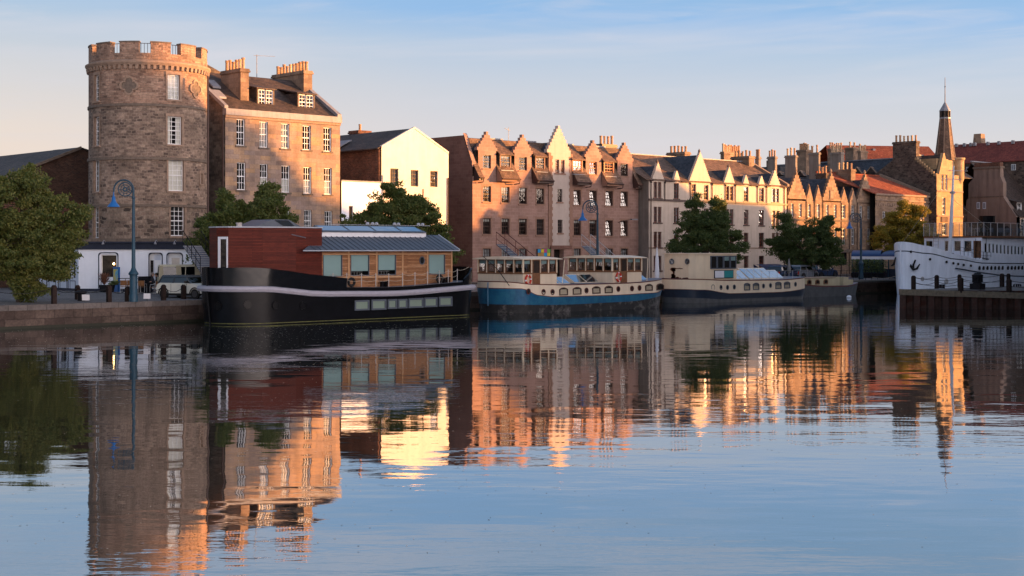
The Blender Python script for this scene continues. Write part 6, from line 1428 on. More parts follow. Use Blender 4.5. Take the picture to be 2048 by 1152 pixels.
for i in range(9):
    x = 133 + i * 1.7 + R.uniform(-.3, .3); y = R.uniform(72.0, 74); b = MB(); b.cyl((x, y, zg), (x, y, zg + .72), .03, n=5); b.cyl((x, y, zg + .72), (x, y, zg + .76), .38, n=10); tag(b.build('deck_table', M['curtain_grey']), 'small round grey table on the upper deck of the white ship behind the glass', 'table', 'tables on the upper deck of the ship')
    for s in (-1, 1):
        cx_ = x + s * .62; b = MB(); b.box(cx_ - .2, cx_ + .2, y - .2, y + .2, zg + .42, zg + .46); b.box(cx_ + s * .17, cx_ + s * .2, y - .2, y + .2, zg + .46, zg + .88)
        for q in ((-.18, -.18), (.18, -.18), (-.18, .18), (.18, .18)): b.cyl((cx_ + q[0], y + q[1], zg), (cx_ + q[0], y + q[1], zg + .42), .015, n=4)
        tag(b.build('deck_chair', M['zinc']), 'grey chair at a small table on the upper deck of the white ship', 'chair', 'chairs on the upper deck of the ship')
# funnel box, ladder, mast, foredeck fittings
x0, x1 = sx(1966, 75), sx(2006, 75); b = MB(); b.box(x0, x1, 75, 76.6, zt + .1, zz(446, x0, 75)); b.lathe([(.85, zz(447, x0, 75)), (.85, zz(432, x0, 75)), (.9, zz(431, x0, 75)), (.7, zz(431, x0, 75))], ((x0 + x1) / 2 + .2, 75.8, 0), 14); b.build('funnel_housing', M['hull_black'], th)
b = MB(); u = fd.u(1871); u2 = fd.u(1881)
for k_ in (u, u2): b.cyl(fd.P(k_, zf0, -.5), fd.P(k_, zg + 1.4, -.15), .03, n=5)
for i in range(9): z = zf0 + .3 + i * .38; w_ = -.5 + .35 * i / 10; b.cyl(fd.P(u, z, w_), fd.P(u2, z, w_), .02, n=4)
b.build('ladder', M['steel'], th)
mb = W(1898.5, 139.5); mt = W(1907.5, 139.5); b = MB(); z0, z1 = 3.0, zz(332, *mt); b.tube([(mb[0], mb[1], z0), (mb[0] + (mt[0] - mb[0]) * .5, mb[1] + (mt[1] - mb[1]) * .5, (z0 + z1) / 2), (mt[0], mt[1], z1)], [.2, .17, .07], 8); b.build('mast', M['white'], th)
b = MB()
for py, w, ox in ((341, .95, .45), (358, .95, -.2)):
    c = W(1907, 139.5); z = zz(py, *c); b.tube([(c[0] + (ox - w) * CA, c[1] - (ox - w) * SA, z), (c[0] + (ox + w) * CA, c[1] - (ox + w) * SA, z - .05)], .04, 4)
z = zz(385, *mt); b.lathe([(.28, z - .12), (.28, z + .1)], (mt[0] - .08, mt[1] + .08, 0), 8); b.build('mast_spreaders', M['steel'], th)
b = MB(); b.tube([(mt[0], mt[1], zz(400, *mt)), (135.5, 72.5, zg + .8)], .02, 4); b.tube([(mt[0], mt[1], z1 - .5), (X0_ + .3, YC, 5.0)], .0125, 4); b.build('stays', M['rope'], th)
R = random.Random(2)
for i, (px, py, w, h) in enumerate(((1866, 507, .5, .55), (1874, 509, .35, .6), (1887, 510.5, .5, .7), (1902, 513, .9, .55))):
    y = 72.6; x = sx(px, y); z = wt((x - X0_) / L) + .15; b = MB(); b.box(x - w / 2, x + w / 2, y, y + .5, z, z + h * .8, M['white']); b.box(x - w / 2 - .05, x + w / 2 + .05, y - .04, y + .54, z + h * .8, z + h * .8 + .08, M['hull_black'])
    b.cyl((x, y - .1, z + .3), (x, y - .02, z + .3), .16, n=10, mat=M['tyre']); b.build('deck_winch', M['white'], th)
pts = []
for i in range(9):
    x = X0_ + 4.2 + i * .75; y = near_y(x) + .15; z = wt((x - X0_) / L) + .4; b = MB(); b.cyl((x, y, z), (x, y, z + .75), .022, n=5); b.build('bow_stanchion', M['hull_black'], th); pts.append(Vector((x, y, z + .75)))
b = MB(); b.tube(pts, .02, 4); b.tube([p - Vector((0, 0, .35)) for p in pts], .015, 4); b.build('bow_rail', M['hull_black'], th)
# ================================================================== timber and sheet pile pier on the right
M['timber'] = paint('weathered_mossy_timber', (.13,.105,.075), .9, .4, 5, bump=.5)
M['pile'] = paint('rusty_sheet_pile', (.058,.034,.028), .9, .35, 3, spec=.1, streak=.3, col2=(.05,.02,.015), thr=(.5,.6), bump=.4)
M['post_brown'] = paint('dark_brown_post', (.024,.016,.014), .9, .35, 6, bump=.4, spec=.08)
M['iron'] = paint('black_cast_iron', (.010,.010,.013), .6, .35, 6, bump=.3, spec=.12)
M['lamp_blue'] = paint('teal_blue_paint', (.010,.042,.07), .45, .25, 4)
M['lamp_shade'] = paint('bright_blue_shade', (.012,.10,.30), .4, .12, 4)
A = W(1799, 104.8); Bp = W(2100, 103.3); Cc = (A[0] + 40, A[1] - .2)
th = thing('pier', 'dark timber topped pier faced with rusty steel sheet piles at the right edge', 'pier', (A[0], A[1], 0))
zl, zr_ = 1.40, 1.12
E = (Bp[0] + (Bp[0] - A[0]) * 1.5, Bp[1] + (Bp[1] - A[1]) * 1.5)
def zp(x, y):
    t = ((x - A[0]) * (Bp[0] - A[0]) + (y - A[1]) * (Bp[1] - A[1])) / ((Bp[0] - A[0]) ** 2 + (Bp[1] - A[1]) ** 2); return zl + (zr_ - zl) * max(0, min(2.5, t))
b = MB(); b.face([(A[0], A[1], zl), (E[0], E[1], zr_ - .2), (E[0] + 25, E[1] + 3, 1.1), (A[0] + 45, A[1], 1.28), (A[0] + 20, A[1] + .0, 1.3)]); b.build('deck', M['coping'], th)
f = Facade(th, A, E); b = MB(); L = f.L
zt0, zt1 = zl, zr_ - .28 * 0
def beam(b, w0, w1, dz0, dz1):
    n = 12
    for i in range(n):
        u0, u1 = L * i / n, L * (i + 1) / n; za, zc = zl + (zr_ - zl) * (u0 / (L / 2.5)), zl + (zr_ - zl) * (u1 / (L / 2.5)); za, zc = max(za, .8), max(zc, .8)
        b.hexa([f.P(u0, za + dz0, w0), f.P(u1, zc + dz0, w0), f.P(u1, zc + dz0, w1), f.P(u0, za + dz0, w1), f.P(u0, za + dz1, w0), f.P(u1, zc + dz1, w0), f.P(u1, zc + dz1, w1), f.P(u0, za + dz1, w1)])
beam(b, -.12, .4, -.40, .03); b.build('edge_beam', M['timber'], th)
b = MB(); p = 0.03; k = 0; pitch = 1.0
while p < L - 1:
    d0, d1 = .0, .42; a = p + .42; c = p + .52; e = p + .92; g_ = p + 1.02
    for (ua, wa), (ub, wb) in (((p, d0), (a, d0)), ((a, d0), (c, d1)), ((c, d1), (e, d1)), ((e, d1), (g_, d0))):
        b.face([f.P(ua, -.8, wa), f.P(ub, -.8, wb), f.P(ub, 1.35, wb), f.P(ua, 1.35, wa)])
    p += 1.02
b.build('sheet_piles', M['pile'], th)
b = MB(); b.face([(A[0], A[1], -.8), (A[0] + 40, A[1] + .0, -.8), (A[0] + 40, A[1] + .0, 1.25), (A[0], A[1], 1.3)]); b.build('rear_face', M['pile'], th)
def bollard_post(px, y0, y1, D, label, r=.16, h=None, grp='posts along the water edge', zb=None):
    x, y = W(px, D); z0 = zz(y1, x, y) if zb is None else zb; z1 = zz(y0, x, y)
    t = thing('bollard_post', label, 'post', (x, y, z0), group=grp); b = MB(); b.box(x - r, x + r, y - r, y + r, z0 - .05, z1 - .1); b.build('shaft', M['post_brown'], t)
    b = MB(); b.hexa([(x - r, y - r, z1 - .1), (x + r, y - r, z1 - .1), (x + r, y + r, z1 - .1), (x - r, y + r, z1 - .1), (x - r * .5, y - r * .5, z1), (x + r * .5, y - r * .5, z1), (x + r * .5, y + r * .5, z1), (x - r * .5, y + r * .5, z1)]); b.build('cap', M['post_brown'], t)
    return Vector((x, y, z0)), Vector((x, y, z1))
pp = []
for i, (px, y0, y1, D, r, lb) in enumerate([(1827, 551, 579, 105.3, .075, 'brown post nearest the left corner of the pier'), (1873.5, 550, 577, 110.5, .075, 'brown post on the pier left of the low twin bollards'), (1919, 549, 574, 115, .07, 'far brown post directly behind the middle pier post'), (1921.5, 555, 584, 104.2, .085, 'brown post on the pier just left of the old capstan'), (2004, 547, 573.5, 119, .085, 'far brown post on the pier, right of the old capstan'), (2017, 547, 572.5, 120, .07, 'far brown post hidden behind the rightmost pier post'), (2018, 558, 586.5, 103.8, .085, 'rightmost brown post on the front edge of the pier')]):
    z = zp(*W(px, D)) if D < 106 else None
    pp.append(bollard_post(px, y0, y1, D, lb, r * 2 * .85))
b = MB()
for a, c in ((0, 3), (3, 6), (1, 2), (2, 4), (4, 5), (0, 1)):
    for hgt in (.78, .42): b.tube(catenary(pp[a][0].lerp(pp[a][1], hgt + .1), pp[c][0].lerp(pp[c][1], hgt + .1), .16 if hgt > .5 else .22, 8), .022, 4)
x2, y2 = W(2110, 104)
for hgt in (.78, .42): b.tube(catenary(pp[6][0].lerp(pp[6][1], hgt + .1), (x2, y2, pp[6][0].z + hgt), .12), .022, 4)
tag(b.build('pier_chains', M['iron']), 'sagging chains strung between the brown posts of the pier', 'chain')
c = W(1955, 108); z = zz(580, *c); t = thing('capstan', 'black cast iron winch standing on the stone surface of the pier', 'winch', (c[0], c[1], z)); q = (c[0], c[1], z - .1)
b = MB(); b.box(c[0] - .42, c[0] + .42, c[1] - .42, c[1] + .42, z - .1, z + .5); b.lathe([(.58, 0), (.58, .12)], q, 16); b.build('base', M['iron'], t)
b = MB(); b.lathe([(.38, .58), (.27, .7), (.26, .98), (.4, 1.08), (.42, 1.26), (.3, 1.3), (.22, 1.4), (0, 1.42)], q, 16); b.build('drum', M['iron'], t)
b = MB()
for i in range(10): a = 2 * PI * i / 10; b.box(c[0] + .33 * math.cos(a) - .05, c[0] + .33 * math.cos(a) + .05, c[1] + .33 * math.sin(a) - .05, c[1] + .33 * math.sin(a) + .05, z + .58, z + 1.02)
b.build('whelps', M['iron'], t)
for px in (1881, 1887):
    x, y = W(px, 111); z = zz(576, x, y); b = MB(); b.lathe([(.12, 0), (.1, .2), (.13, .24), (.1, .3)], (x, y, z - .02), 10)
    tag(b.build('small_bollard', M['iron']), 'low iron twin bollard at the back of the pier, ' + ('left' if px == 1881 else 'right') + ' one of the pair', 'bollard', 'twin bollards')
b = MB()
for px in (2028, 2033, 2037, 2041): x, y = W(px, 119); z = zz(574, x, y); b.box(x - .05, x + .05, y - .05, y + .05, z, z + .22)
b.tube([(*W(2028, 119), 1.45), (*W(2041, 119), 1.45)], .02, 4); tag(b.build('ladder_top', M['iron']), 'iron hand hoops of a ladder at the back of the pier', 'ladder')

# ================================================================== quay posts, chains, signs, lamps
qp = []
for px, y0, y1, D, lb in ((108, 570, 605, 79.6, 'brown quay post beneath the big leafy bush'), (155, 570, 598, 85, 'dark quay post behind the dumpy bollard with the white notice'), (218, 570, 604, 82.2, 'brown quay post in front of the blue display board'), (255, 573, 605, 83.2, 'brown quay post just left of the blue lamp post'), (327, 569, 602, 85.0, 'brown quay post beside the rear wheel of the small car'), (367, 569, 599.5, 87, 'brown quay post in front of the door of the small car')):
    qp.append(bollard_post(px, y0, y1, D, lb, .12, zb=1.3))
b = MB()
for i, j in ((0, 2), (1, 2), (2, 3), (3, 4), (4, 5), (0, 1)):
    b.tube(catenary(qp[i][0].lerp(qp[i][1], .85), qp[j][0].lerp(qp[j][1], .85), .3), .018, 4)
x0, y0 = W(-20, 77); b.tube(catenary((x0, y0 + .5, 2.2), qp[0][0].lerp(qp[0][1], .85), .3), .02, 4)
tag(b.build('quay_chain', M['iron']), 'drooping chain hung between the brown posts along the quay', 'chain')
c = W(162, 83.5); t = thing('mooring_bollard', 'dumpy black mooring bollard with a white square notice', 'bollard', (c[0], c[1], 1.3)); b = MB(); b.lathe([(.3, 0), (.2, .06), (.19, .42), (.34, .5), (.34, .58), (.2, .64)], (c[0], c[1], 1.3), 14); b.build('body', M['iron'], t)
b = MB(); q = W(171.5, 83.0); f = Facade(t, (q[0] - .16, q[1] + .15), (q[0] + .16, q[1] - .15)); f.box(b, 0, f.L, 1.38, 1.72, 0, .02); b.build('notice', M['white'], t)
q = W(294, 84.5); t = thing('white_notice', 'small white square notice on a stake beside the blue lamp post', 'sign', (q[0], q[1], 1.3)); f = Facade(t, (q[0] - .15, q[1] + .14), (q[0] + .15, q[1] - .14)); b = MB(); f.box(b, 0, f.L, 1.42, 1.74, 0, .02); b.build('board', M['white'], t); b = MB(); f.box(b, f.L / 2 - .02, f.L / 2 + .02, 1.28, 1.42, 0.0, .03); b.build('stake', M['iron'], t)

def street_lamp(px, D, ytop, yfoot, label):
    x, y = W(px, D); zb = 1.3; z1 = zz(ytop, x, y); H = z1 - zb
    t = thing('street_lamp', label, 'street lamp', (x, y, zb), group='blue swan-neck lamps'); ax = Vector((-CA, SA, 0))  # the arm reaches to the left of the view
    def P(a, z): return Vector((x, y, 0)) + ax * a + Vector((0, 0, z))
    b = MB(); b.lathe([(.26, 0), (.26, .35), (.22, .45), (.22, 1.55), (.29, 1.6), (.29, 1.66), (.16, 1.85), (.115, 2.0), (.10, H * .5), (.08, H - 1.1), (.11, H - 1.08), (.11, H - 1.0), (.07, H - .98), (.06, H - .6)], (x, y, zb), 14); b.build('post', M['lamp_blue'], t, smooth=True)
    R_ = .57; cz = z1 - R_; b = MB(); arc = [P(R_ - R_ * math.cos(a), cz + R_ * math.sin(a) * 1.0) for a in [PI * i / 14 for i in range(15)]]
    arc = [P(0, cz - .3)] + arc + [P(2 * R_, cz - .12)]; b.tube(arc, .05, 6); b.build('swan_neck', M['lamp_blue'], t)
    b = MB(); cc = P(R_ * .86, cz + .03)
    def circ(c0, r, k=14): return [c0 + ax * (r * math.cos(2 * PI * i / k)) + Vector((0, 0, r * math.sin(2 * PI * i / k))) for i in range(k + 1)]
    b.tube(circ(cc, .40), .036, 5); b.tube(circ(cc, .26), .02, 4); b.tube(circ(cc, .11, 8), .05, 5)
    for a in range(5): d = ax * math.cos(a * 1.257) + Vector((0, 0, math.sin(a * 1.257))); b.tube([cc + d * .1, cc + d * .4], .024, 4)
    b.tube([P(.02, cz - .42), P(.35, cz - .34), cc + ax * (-.1) - Vector((0, 0, .28))], .025, 4); b.tube([P(0, cz - .2), P(.2, cz + .0), P(.3, cz + .02)], .02, 4); b.build('scrollwork', M['lamp_blue'], t)
    hx = P(2 * R_ + .02, 0); b = MB(); zz0 = cz - .1; b.lathe([(.03, -.1), (.05, -.28), (.1, -.34), (.12, -.55), (.2, -.68), (.34, -.84), (.36, -.9), (.34, -.9), (.1, -.6)], (hx.x, hx.y, zz0), 16); b.lathe([(.03, .05), (.03, -.12)], (hx.x, hx.y, zz0), 6); b.build('lamp_shade', M['lamp_shade'], t, smooth=True)
    return t
street_lamp(267, 82.9, 360, 600, 'blue swan-neck street lamp standing in front of the white pub')
street_lamp(1195, 110.9, 401, 560, 'blue swan-neck street lamp behind the blue barge')
street_lamp(1722, 144, 426, 556, 'blue swan-neck street lamp in front of the blue-roofed pavilion')
# dark slim post above the middle tree
x, y = W(846, 103); b = MB(); b.tube([(x, y, 1.35), (x, y, zz(378, x, y))], [.09, .05], 6); z = zz(436, x, y); b.tube([(x - .9, y + .3, z), (x + .3, y - .1, z)], .04, 4); tag(b.build('tall_mast_post', M['iron']), 'slim dark post with a cross arm among the tree before the cream house', 'post')

# ================================================================== trees
def lobes(*a): return a
def tpos(px, t): x = sx(px, t); return (x, t, gz(t))
tree('street_tree', 'huge leafy olive-green tree hanging over the quay at the left edge', tpos(38, 78.6), 1.7, [(-1.6, 0, 3.6, 1.9, 1.8, 1.9, 3), (.2, -.2, 5.6, 1.9, 1.7, 1.8, 3.4), (1.6, 0, 5.2, 1.3, 1.3, 1.3, 1.8), (1.0, 0, 3.4, 2.0, 1.7, 1.7, 3.4), (2.1, .1, 3.7, 1.25, 1.2, 1.2, 1.6), (.3, .2, 6.9, .7, .8, 1.0, 1.1), (-.3, -.3, 2.4, 2.0, 1.6, 1.1, 2.4), (2.75, 0, 2.9, .9, .8, .55, .8), (-3.2, 0, 4.6, 1.5, 1.5, 1.8, 1.8), (-1.6, .3, 6.0, 1.1, 1.1, 1.1, 1.3), (-2.6, 0, 2.2, 1.5, 1.2, 1.2, 1.4), (.5, -.2, 1.3, 1.3, 1.0, .9, 1.6), (1.9, 0, 2.2, 1.2, 1.0, .8, 1.2), (3.05, .2, 5.15, .6, .5, .5, .45)], 115000, 'leaf_a', 1, leaf=.15)
tree('street_tree', 'green tree with two rounded tops behind the red cabin of the black houseboat', tpos(497, 80.5), 2.2, [(-1.4, 0, 4.2, 1.6, 1.4, 1.2, 2.2), (1.4, 0, 5.2, 1.3, 1.3, 1.3, 2.2), (-1.1, .1, 5.6, .9, .9, 1.0, 1.1), (2.4, .2, 3.9, 1.2, 1.1, .9, 1.2), (-2.7, .1, 3.7, 1.1, 1.0, .9, 1.1), (0.2, 0, 3.8, 1.8, 1.3, 1.2, 1.6), (1.4, 0, 6.5, .8, .7, .8, .9), (-1.4, 0, 6.3, .5, .5, .6, .5), (.2, 0, 4.9, 1.4, 1.2, 1.0, 1.5), (-2.6, 0, 2.6, 1.0, .9, .9, 1)], 66000, 'leaf_b', 2)
tree('street_tree', 'spreading dark green tree in front of the cream gabled house', tpos(792, 80), 2.3, [(-.2, 0, 5.9, 1.3, 1.2, 1.3, 1.8), (-2.2, 0, 4.7, 1.5, 1.2, 1.1, 1.7), (1.6, 0, 5.4, 1.3, 1.2, 1.1, 1.6), (.2, 0, 4.3, 2.2, 1.6, 1.1, 2.2), (2.8, .1, 4.1, 1.3, 1.1, 1.1, 1.5), (-.1, 0, 7.1, .8, .7, .8, .9), (0.9, 0, 5.9, 1.1, 1.0, 1.0, 1.3), (-1.2, 0, 5.3, 1.2, 1.1, 1.0, 1.4), (3.3, .1, 2.9, 1.1, 1.0, .9, 1.0), (-3.1, 0, 3.9, 1.0, .9, .8, .8), (1.5, 0, 6.4, .6, .6, .5, .4)], 56000, 'leaf_b', 3)
tree('street_tree', 'dark layered tree with twin pointed tops in front of the cream block', tpos(1412, 82), 2.0, [(-1.0, 0, 6.1, .95, .95, 1.3, 1.4), (1.1, 0, 5.8, 1.1, 1.0, 1.3, 1.5), (-1.4, 0, 4.5, 1.4, 1.2, 1.0, 1.5), (1.7, 0, 4.2, 1.4, 1.2, 1.1, 1.5), (0, 0, 3.1, 2.3, 1.6, 1.1, 2.2), (-2.3, 0, 3.2, 1.1, 1, .8, .9), (2.5, 0, 2.8, 1.1, 1.0, .9, 1.0), (-1.0, 0, 7.5, .4, .4, .55, .4), (1.0, 0, 7.3, .45, .4, .5, .4), (0, 0, 5.0, 1.2, 1.0, 1.1, 1.7), (0.1, 0, 4.0, 1.8, 1.3, 1.0, 1.6)], 56000, 'leaf_d', 4)
tree('street_tree', 'dark drooping tree beside the small grey boat', tpos(1614, 82.3), 1.9, [(-1.8, 0, 4.6, 1.4, 1.3, 1.5, 1.8), (1.3, 0, 4.9, 1.7, 1.4, 1.1, 2.1), (0, 0, 3.5, 2.4, 1.7, 1.3, 2.6), (2.3, 0, 3.4, 1.3, 1.1, 1.2, 1.4), (2.0, 0, 2.0, 1.2, 1.0, .9, 1.0), (-2.2, 0, 6.1, .6, .6, .6, .5), (-2.9, 0, 3.3, 1.0, .9, .9, .9), (-.6, 0, 2.1, 1.9, 1.4, .8, 1.8), (1.2, 0, 2.2, 1.7, 1.3, .9, 1.5), (-1.9, 0, 2.9, 1.3, 1.1, .9, 1.2), (2.1, 0, 5.7, .6, .6, .5, .4)], 56000, 'leaf_d', 5)
tree('street_tree', 'tree with sunlit yellow crown in front of the red roofed hall', tpos(1806, 85), 2.2, [(.6, 0, 6.1, 1.7, 1.5, 1.3, 2.3), (-1.5, 0, 4.6, 1.6, 1.4, 1.3, 1.9), (1.9, 0, 4.9, 1.5, 1.3, 1.2, 1.8), (0, 0, 3.7, 2.4, 1.8, 1.3, 2.5), (-2.5, 0, 3.7, 1.0, .9, .9, .8), (1.7, 0, 7.1, .9, .8, .8, .9), (0.2, 0, 7.7, .8, .7, .6, .7), (-1.0, 0, 6.3, 1.0, .9, .8, 1), (-.5, 0, 2.8, 2.2, 1.5, .8, 1.6), (2.2, 0, 3.4, 1.3, 1.1, 1, 1.2)], 56000, 'leaf_y', 6)

# ================================================================== pub furniture
def at(px, D, z=None): x, y = W(px, D); return Vector((x, y, gz(y) if z is None else z))
p = at(231, 97.6); t = thing('display_board', 'tall blue display board with a yellow and sky picture by the pub window', 'board', p); q = W(226, 98.1), W(237, 97.6); f = Facade(t, *q)
z1 = zz(534, p.x, p.y); b = MB(); f.box(b, 0, f.L, p.z, z1, 0, .12); b.build('frame', M['lamp_shade'], t)
M['pic'] = paint('printed_picture', (.1,.35,.5), .5, .2, 2.5, col2=(.5,.4,.08), thr=(.42, .5))
b = MB(); f.box(b, .07, f.L - .07, p.z + .75, z1 - .15, -.012, 0); b.build('picture', M['pic'], t)
p = at(214, 96.6); t = thing('planter', 'square planter with brown feathery grass and green leaves under the pub window', 'planter', p); b = MB(); b.hexa([(p.x - .35, p.y - .3, p.z), (p.x + .35, p.y - .3, p.z), (p.x + .35, p.y + .3, p.z), (p.x - .35, p.y + .3, p.z), (p.x - .42, p.y - .36, p.z + .5), (p.x + .42, p.y - .36, p.z + .5), (p.x + .42, p.y + .36, p.z + .5), (p.x - .42, p.y + .36, p.z + .5)]); b.build('tub', M['iron'], t)
M['plume'] = paint('brown_grass_plume', (.16,.07,.045), .9, .3, 6); M['leafgreen'] = paint('planter_leaves', (.07,.09,.025), .8, .4, 6)
R = random.Random(8); b = MB(); b2 = MB()
for i in range(170):
    a = R.uniform(0, 2 * PI); r = R.uniform(.05, .5); h = R.uniform(.3, .85); q = p + Vector((-.15, .1, .5)); tip = q + Vector((math.cos(a) * r, math.sin(a) * r, h)); w = Vector((math.cos(a + 1.5), math.sin(a + 1.5), 0)) * .012; b.face([q - w, q + w, tip + w * 1.6, tip - w * 1.6])
for i in range(220):
    q = p + Vector((.42 + R.gauss(0, .2), -.3 + R.gauss(0, .15), .5 + R.random() * .25)); d = Vector((R.uniform(-1, 1), R.uniform(-1, 1), R.uniform(-.5, 1))).normalized() * .09; e = d.orthogonal().normalized() * .04; b2.face([q - d, q + e, q + d, q - e])
b.build('grass_plumes', M['plume'], t); b2.build('leaves', M['leafgreen'], t)
M['rattan'] = paint('brown_woven_seat', (.22,.1,.04), .7, .25, 12); M['alu'] = paint('aluminium_tube', (.5,.5,.52), .35, .1, 5, metal=.6)
def bistro_chair(p, rz, label):
    t = thing('bistro_chair', label, 'chair', p, rz, 'bistro chairs outside the pub')
    def mk(nm, b, m): return b.build(nm, M[m], t, world=False)
    b = MB(); b.box(-.22, .22, -.21, .21, .43, .46); mk('seat', b, 'rattan')
    b = MB(); k = 6
    for i in range(k):
        x0, x1 = -.22 + .44 * i / k, -.22 + .44 * (i + 1) / k; c0, c1 = .06 * (1 - (x0 / .22) ** 2), .06 * (1 - (x1 / .22) ** 2); b.hexa([(x0, .20 + c0, .52), (x1, .20 + c1, .52), (x1, .22 + c1, .52), (x0, .22 + c0, .52), (x0, .24 + c0, .86), (x1, .24 + c1, .86), (x1, .26 + c1, .86), (x0, .26 + c0, .86)])
    mk('backrest', b, 'rattan')
    for x in (-.22, .22):
        b = MB(); b.tube([(x, -.2, 0), (x, -.2, .44), (x, -.16, .64), (x, .2, .66)], .014, 5); mk('leg', b, 'alu'); b = MB(); b.tube([(x, .24, 0), (x, .2, .45), (x, .25, .88)], .014, 5); mk('leg', b, 'alu')
    return t
V = PI - TH  # back of the chair towards the camera
bistro_chair(at(249, 94.6), V, 'woven brown bistro chair at the terrace table, beside the post next to the planter'); bistro_chair(at(262, 94.9), V + .2, 'woven brown bistro chair partly behind the blue lamp post'); bistro_chair(at(285, 94.4), V - .1, 'woven brown bistro chair right of the blue lamp post'); bistro_chair(at(309, 93.8), V + 1.2, 'woven brown bistro chair used by the seated pair near the small car')
def cafe_table(px, D, label):
    p = at(px, D); t = thing('cafe_table', label, 'table', p, group='terrace tables outside the pub'); b = MB(); b.cyl((p.x, p.y, p.z + .70), (p.x, p.y, p.z + .74), .42, n=16); b.build('tabletop', M['iron'], t)
    b = MB(); b.cyl((p.x, p.y, p.z), (p.x, p.y, p.z + .7), .03, n=6); b.cyl((p.x, p.y, p.z), (p.x, p.y, p.z + .03), .22, n=12); b.build('leg', M['alu'], t)
cafe_table(254, 95.4, 'round dark cafe table behind the pub chairs left of the lamp post'); cafe_table(281, 95.4, 'round dark cafe table under the pub wall right of the lamp post'); cafe_table(308.5, 94.9, 'round dark cafe table between the two seated people')
b = MB(); q0, q1 = at(236, 95.9), at(297, 95.5)
b.tube([q0 + Vector((0, 0, .95)), q1 + Vector((0, 0, .95))], .025, 5)
for i in range(5): q = q0.lerp(q1, i / 4); b.tube([q, q + Vector((0, 0, .95))], .02, 5)
tag(b.build('terrace_rail', M['iron']), 'thin dark rail along the pub terrace behind the chairs', 'railing')
p = at(290, 96); b = MB(); b.box(p.x - .42, p.x + .42, p.y - .2, p.y + .2, p.z, p.z + 1.05); b.box(p.x - .45, p.x + .45, p.y - .23, p.y + .23, p.z + 1.05, p.z + 1.09); tag(b.build('grey_cabinet', M['iron']), 'waist high dark grey cabinet against the pub wall behind the chairs', 'cabinet')

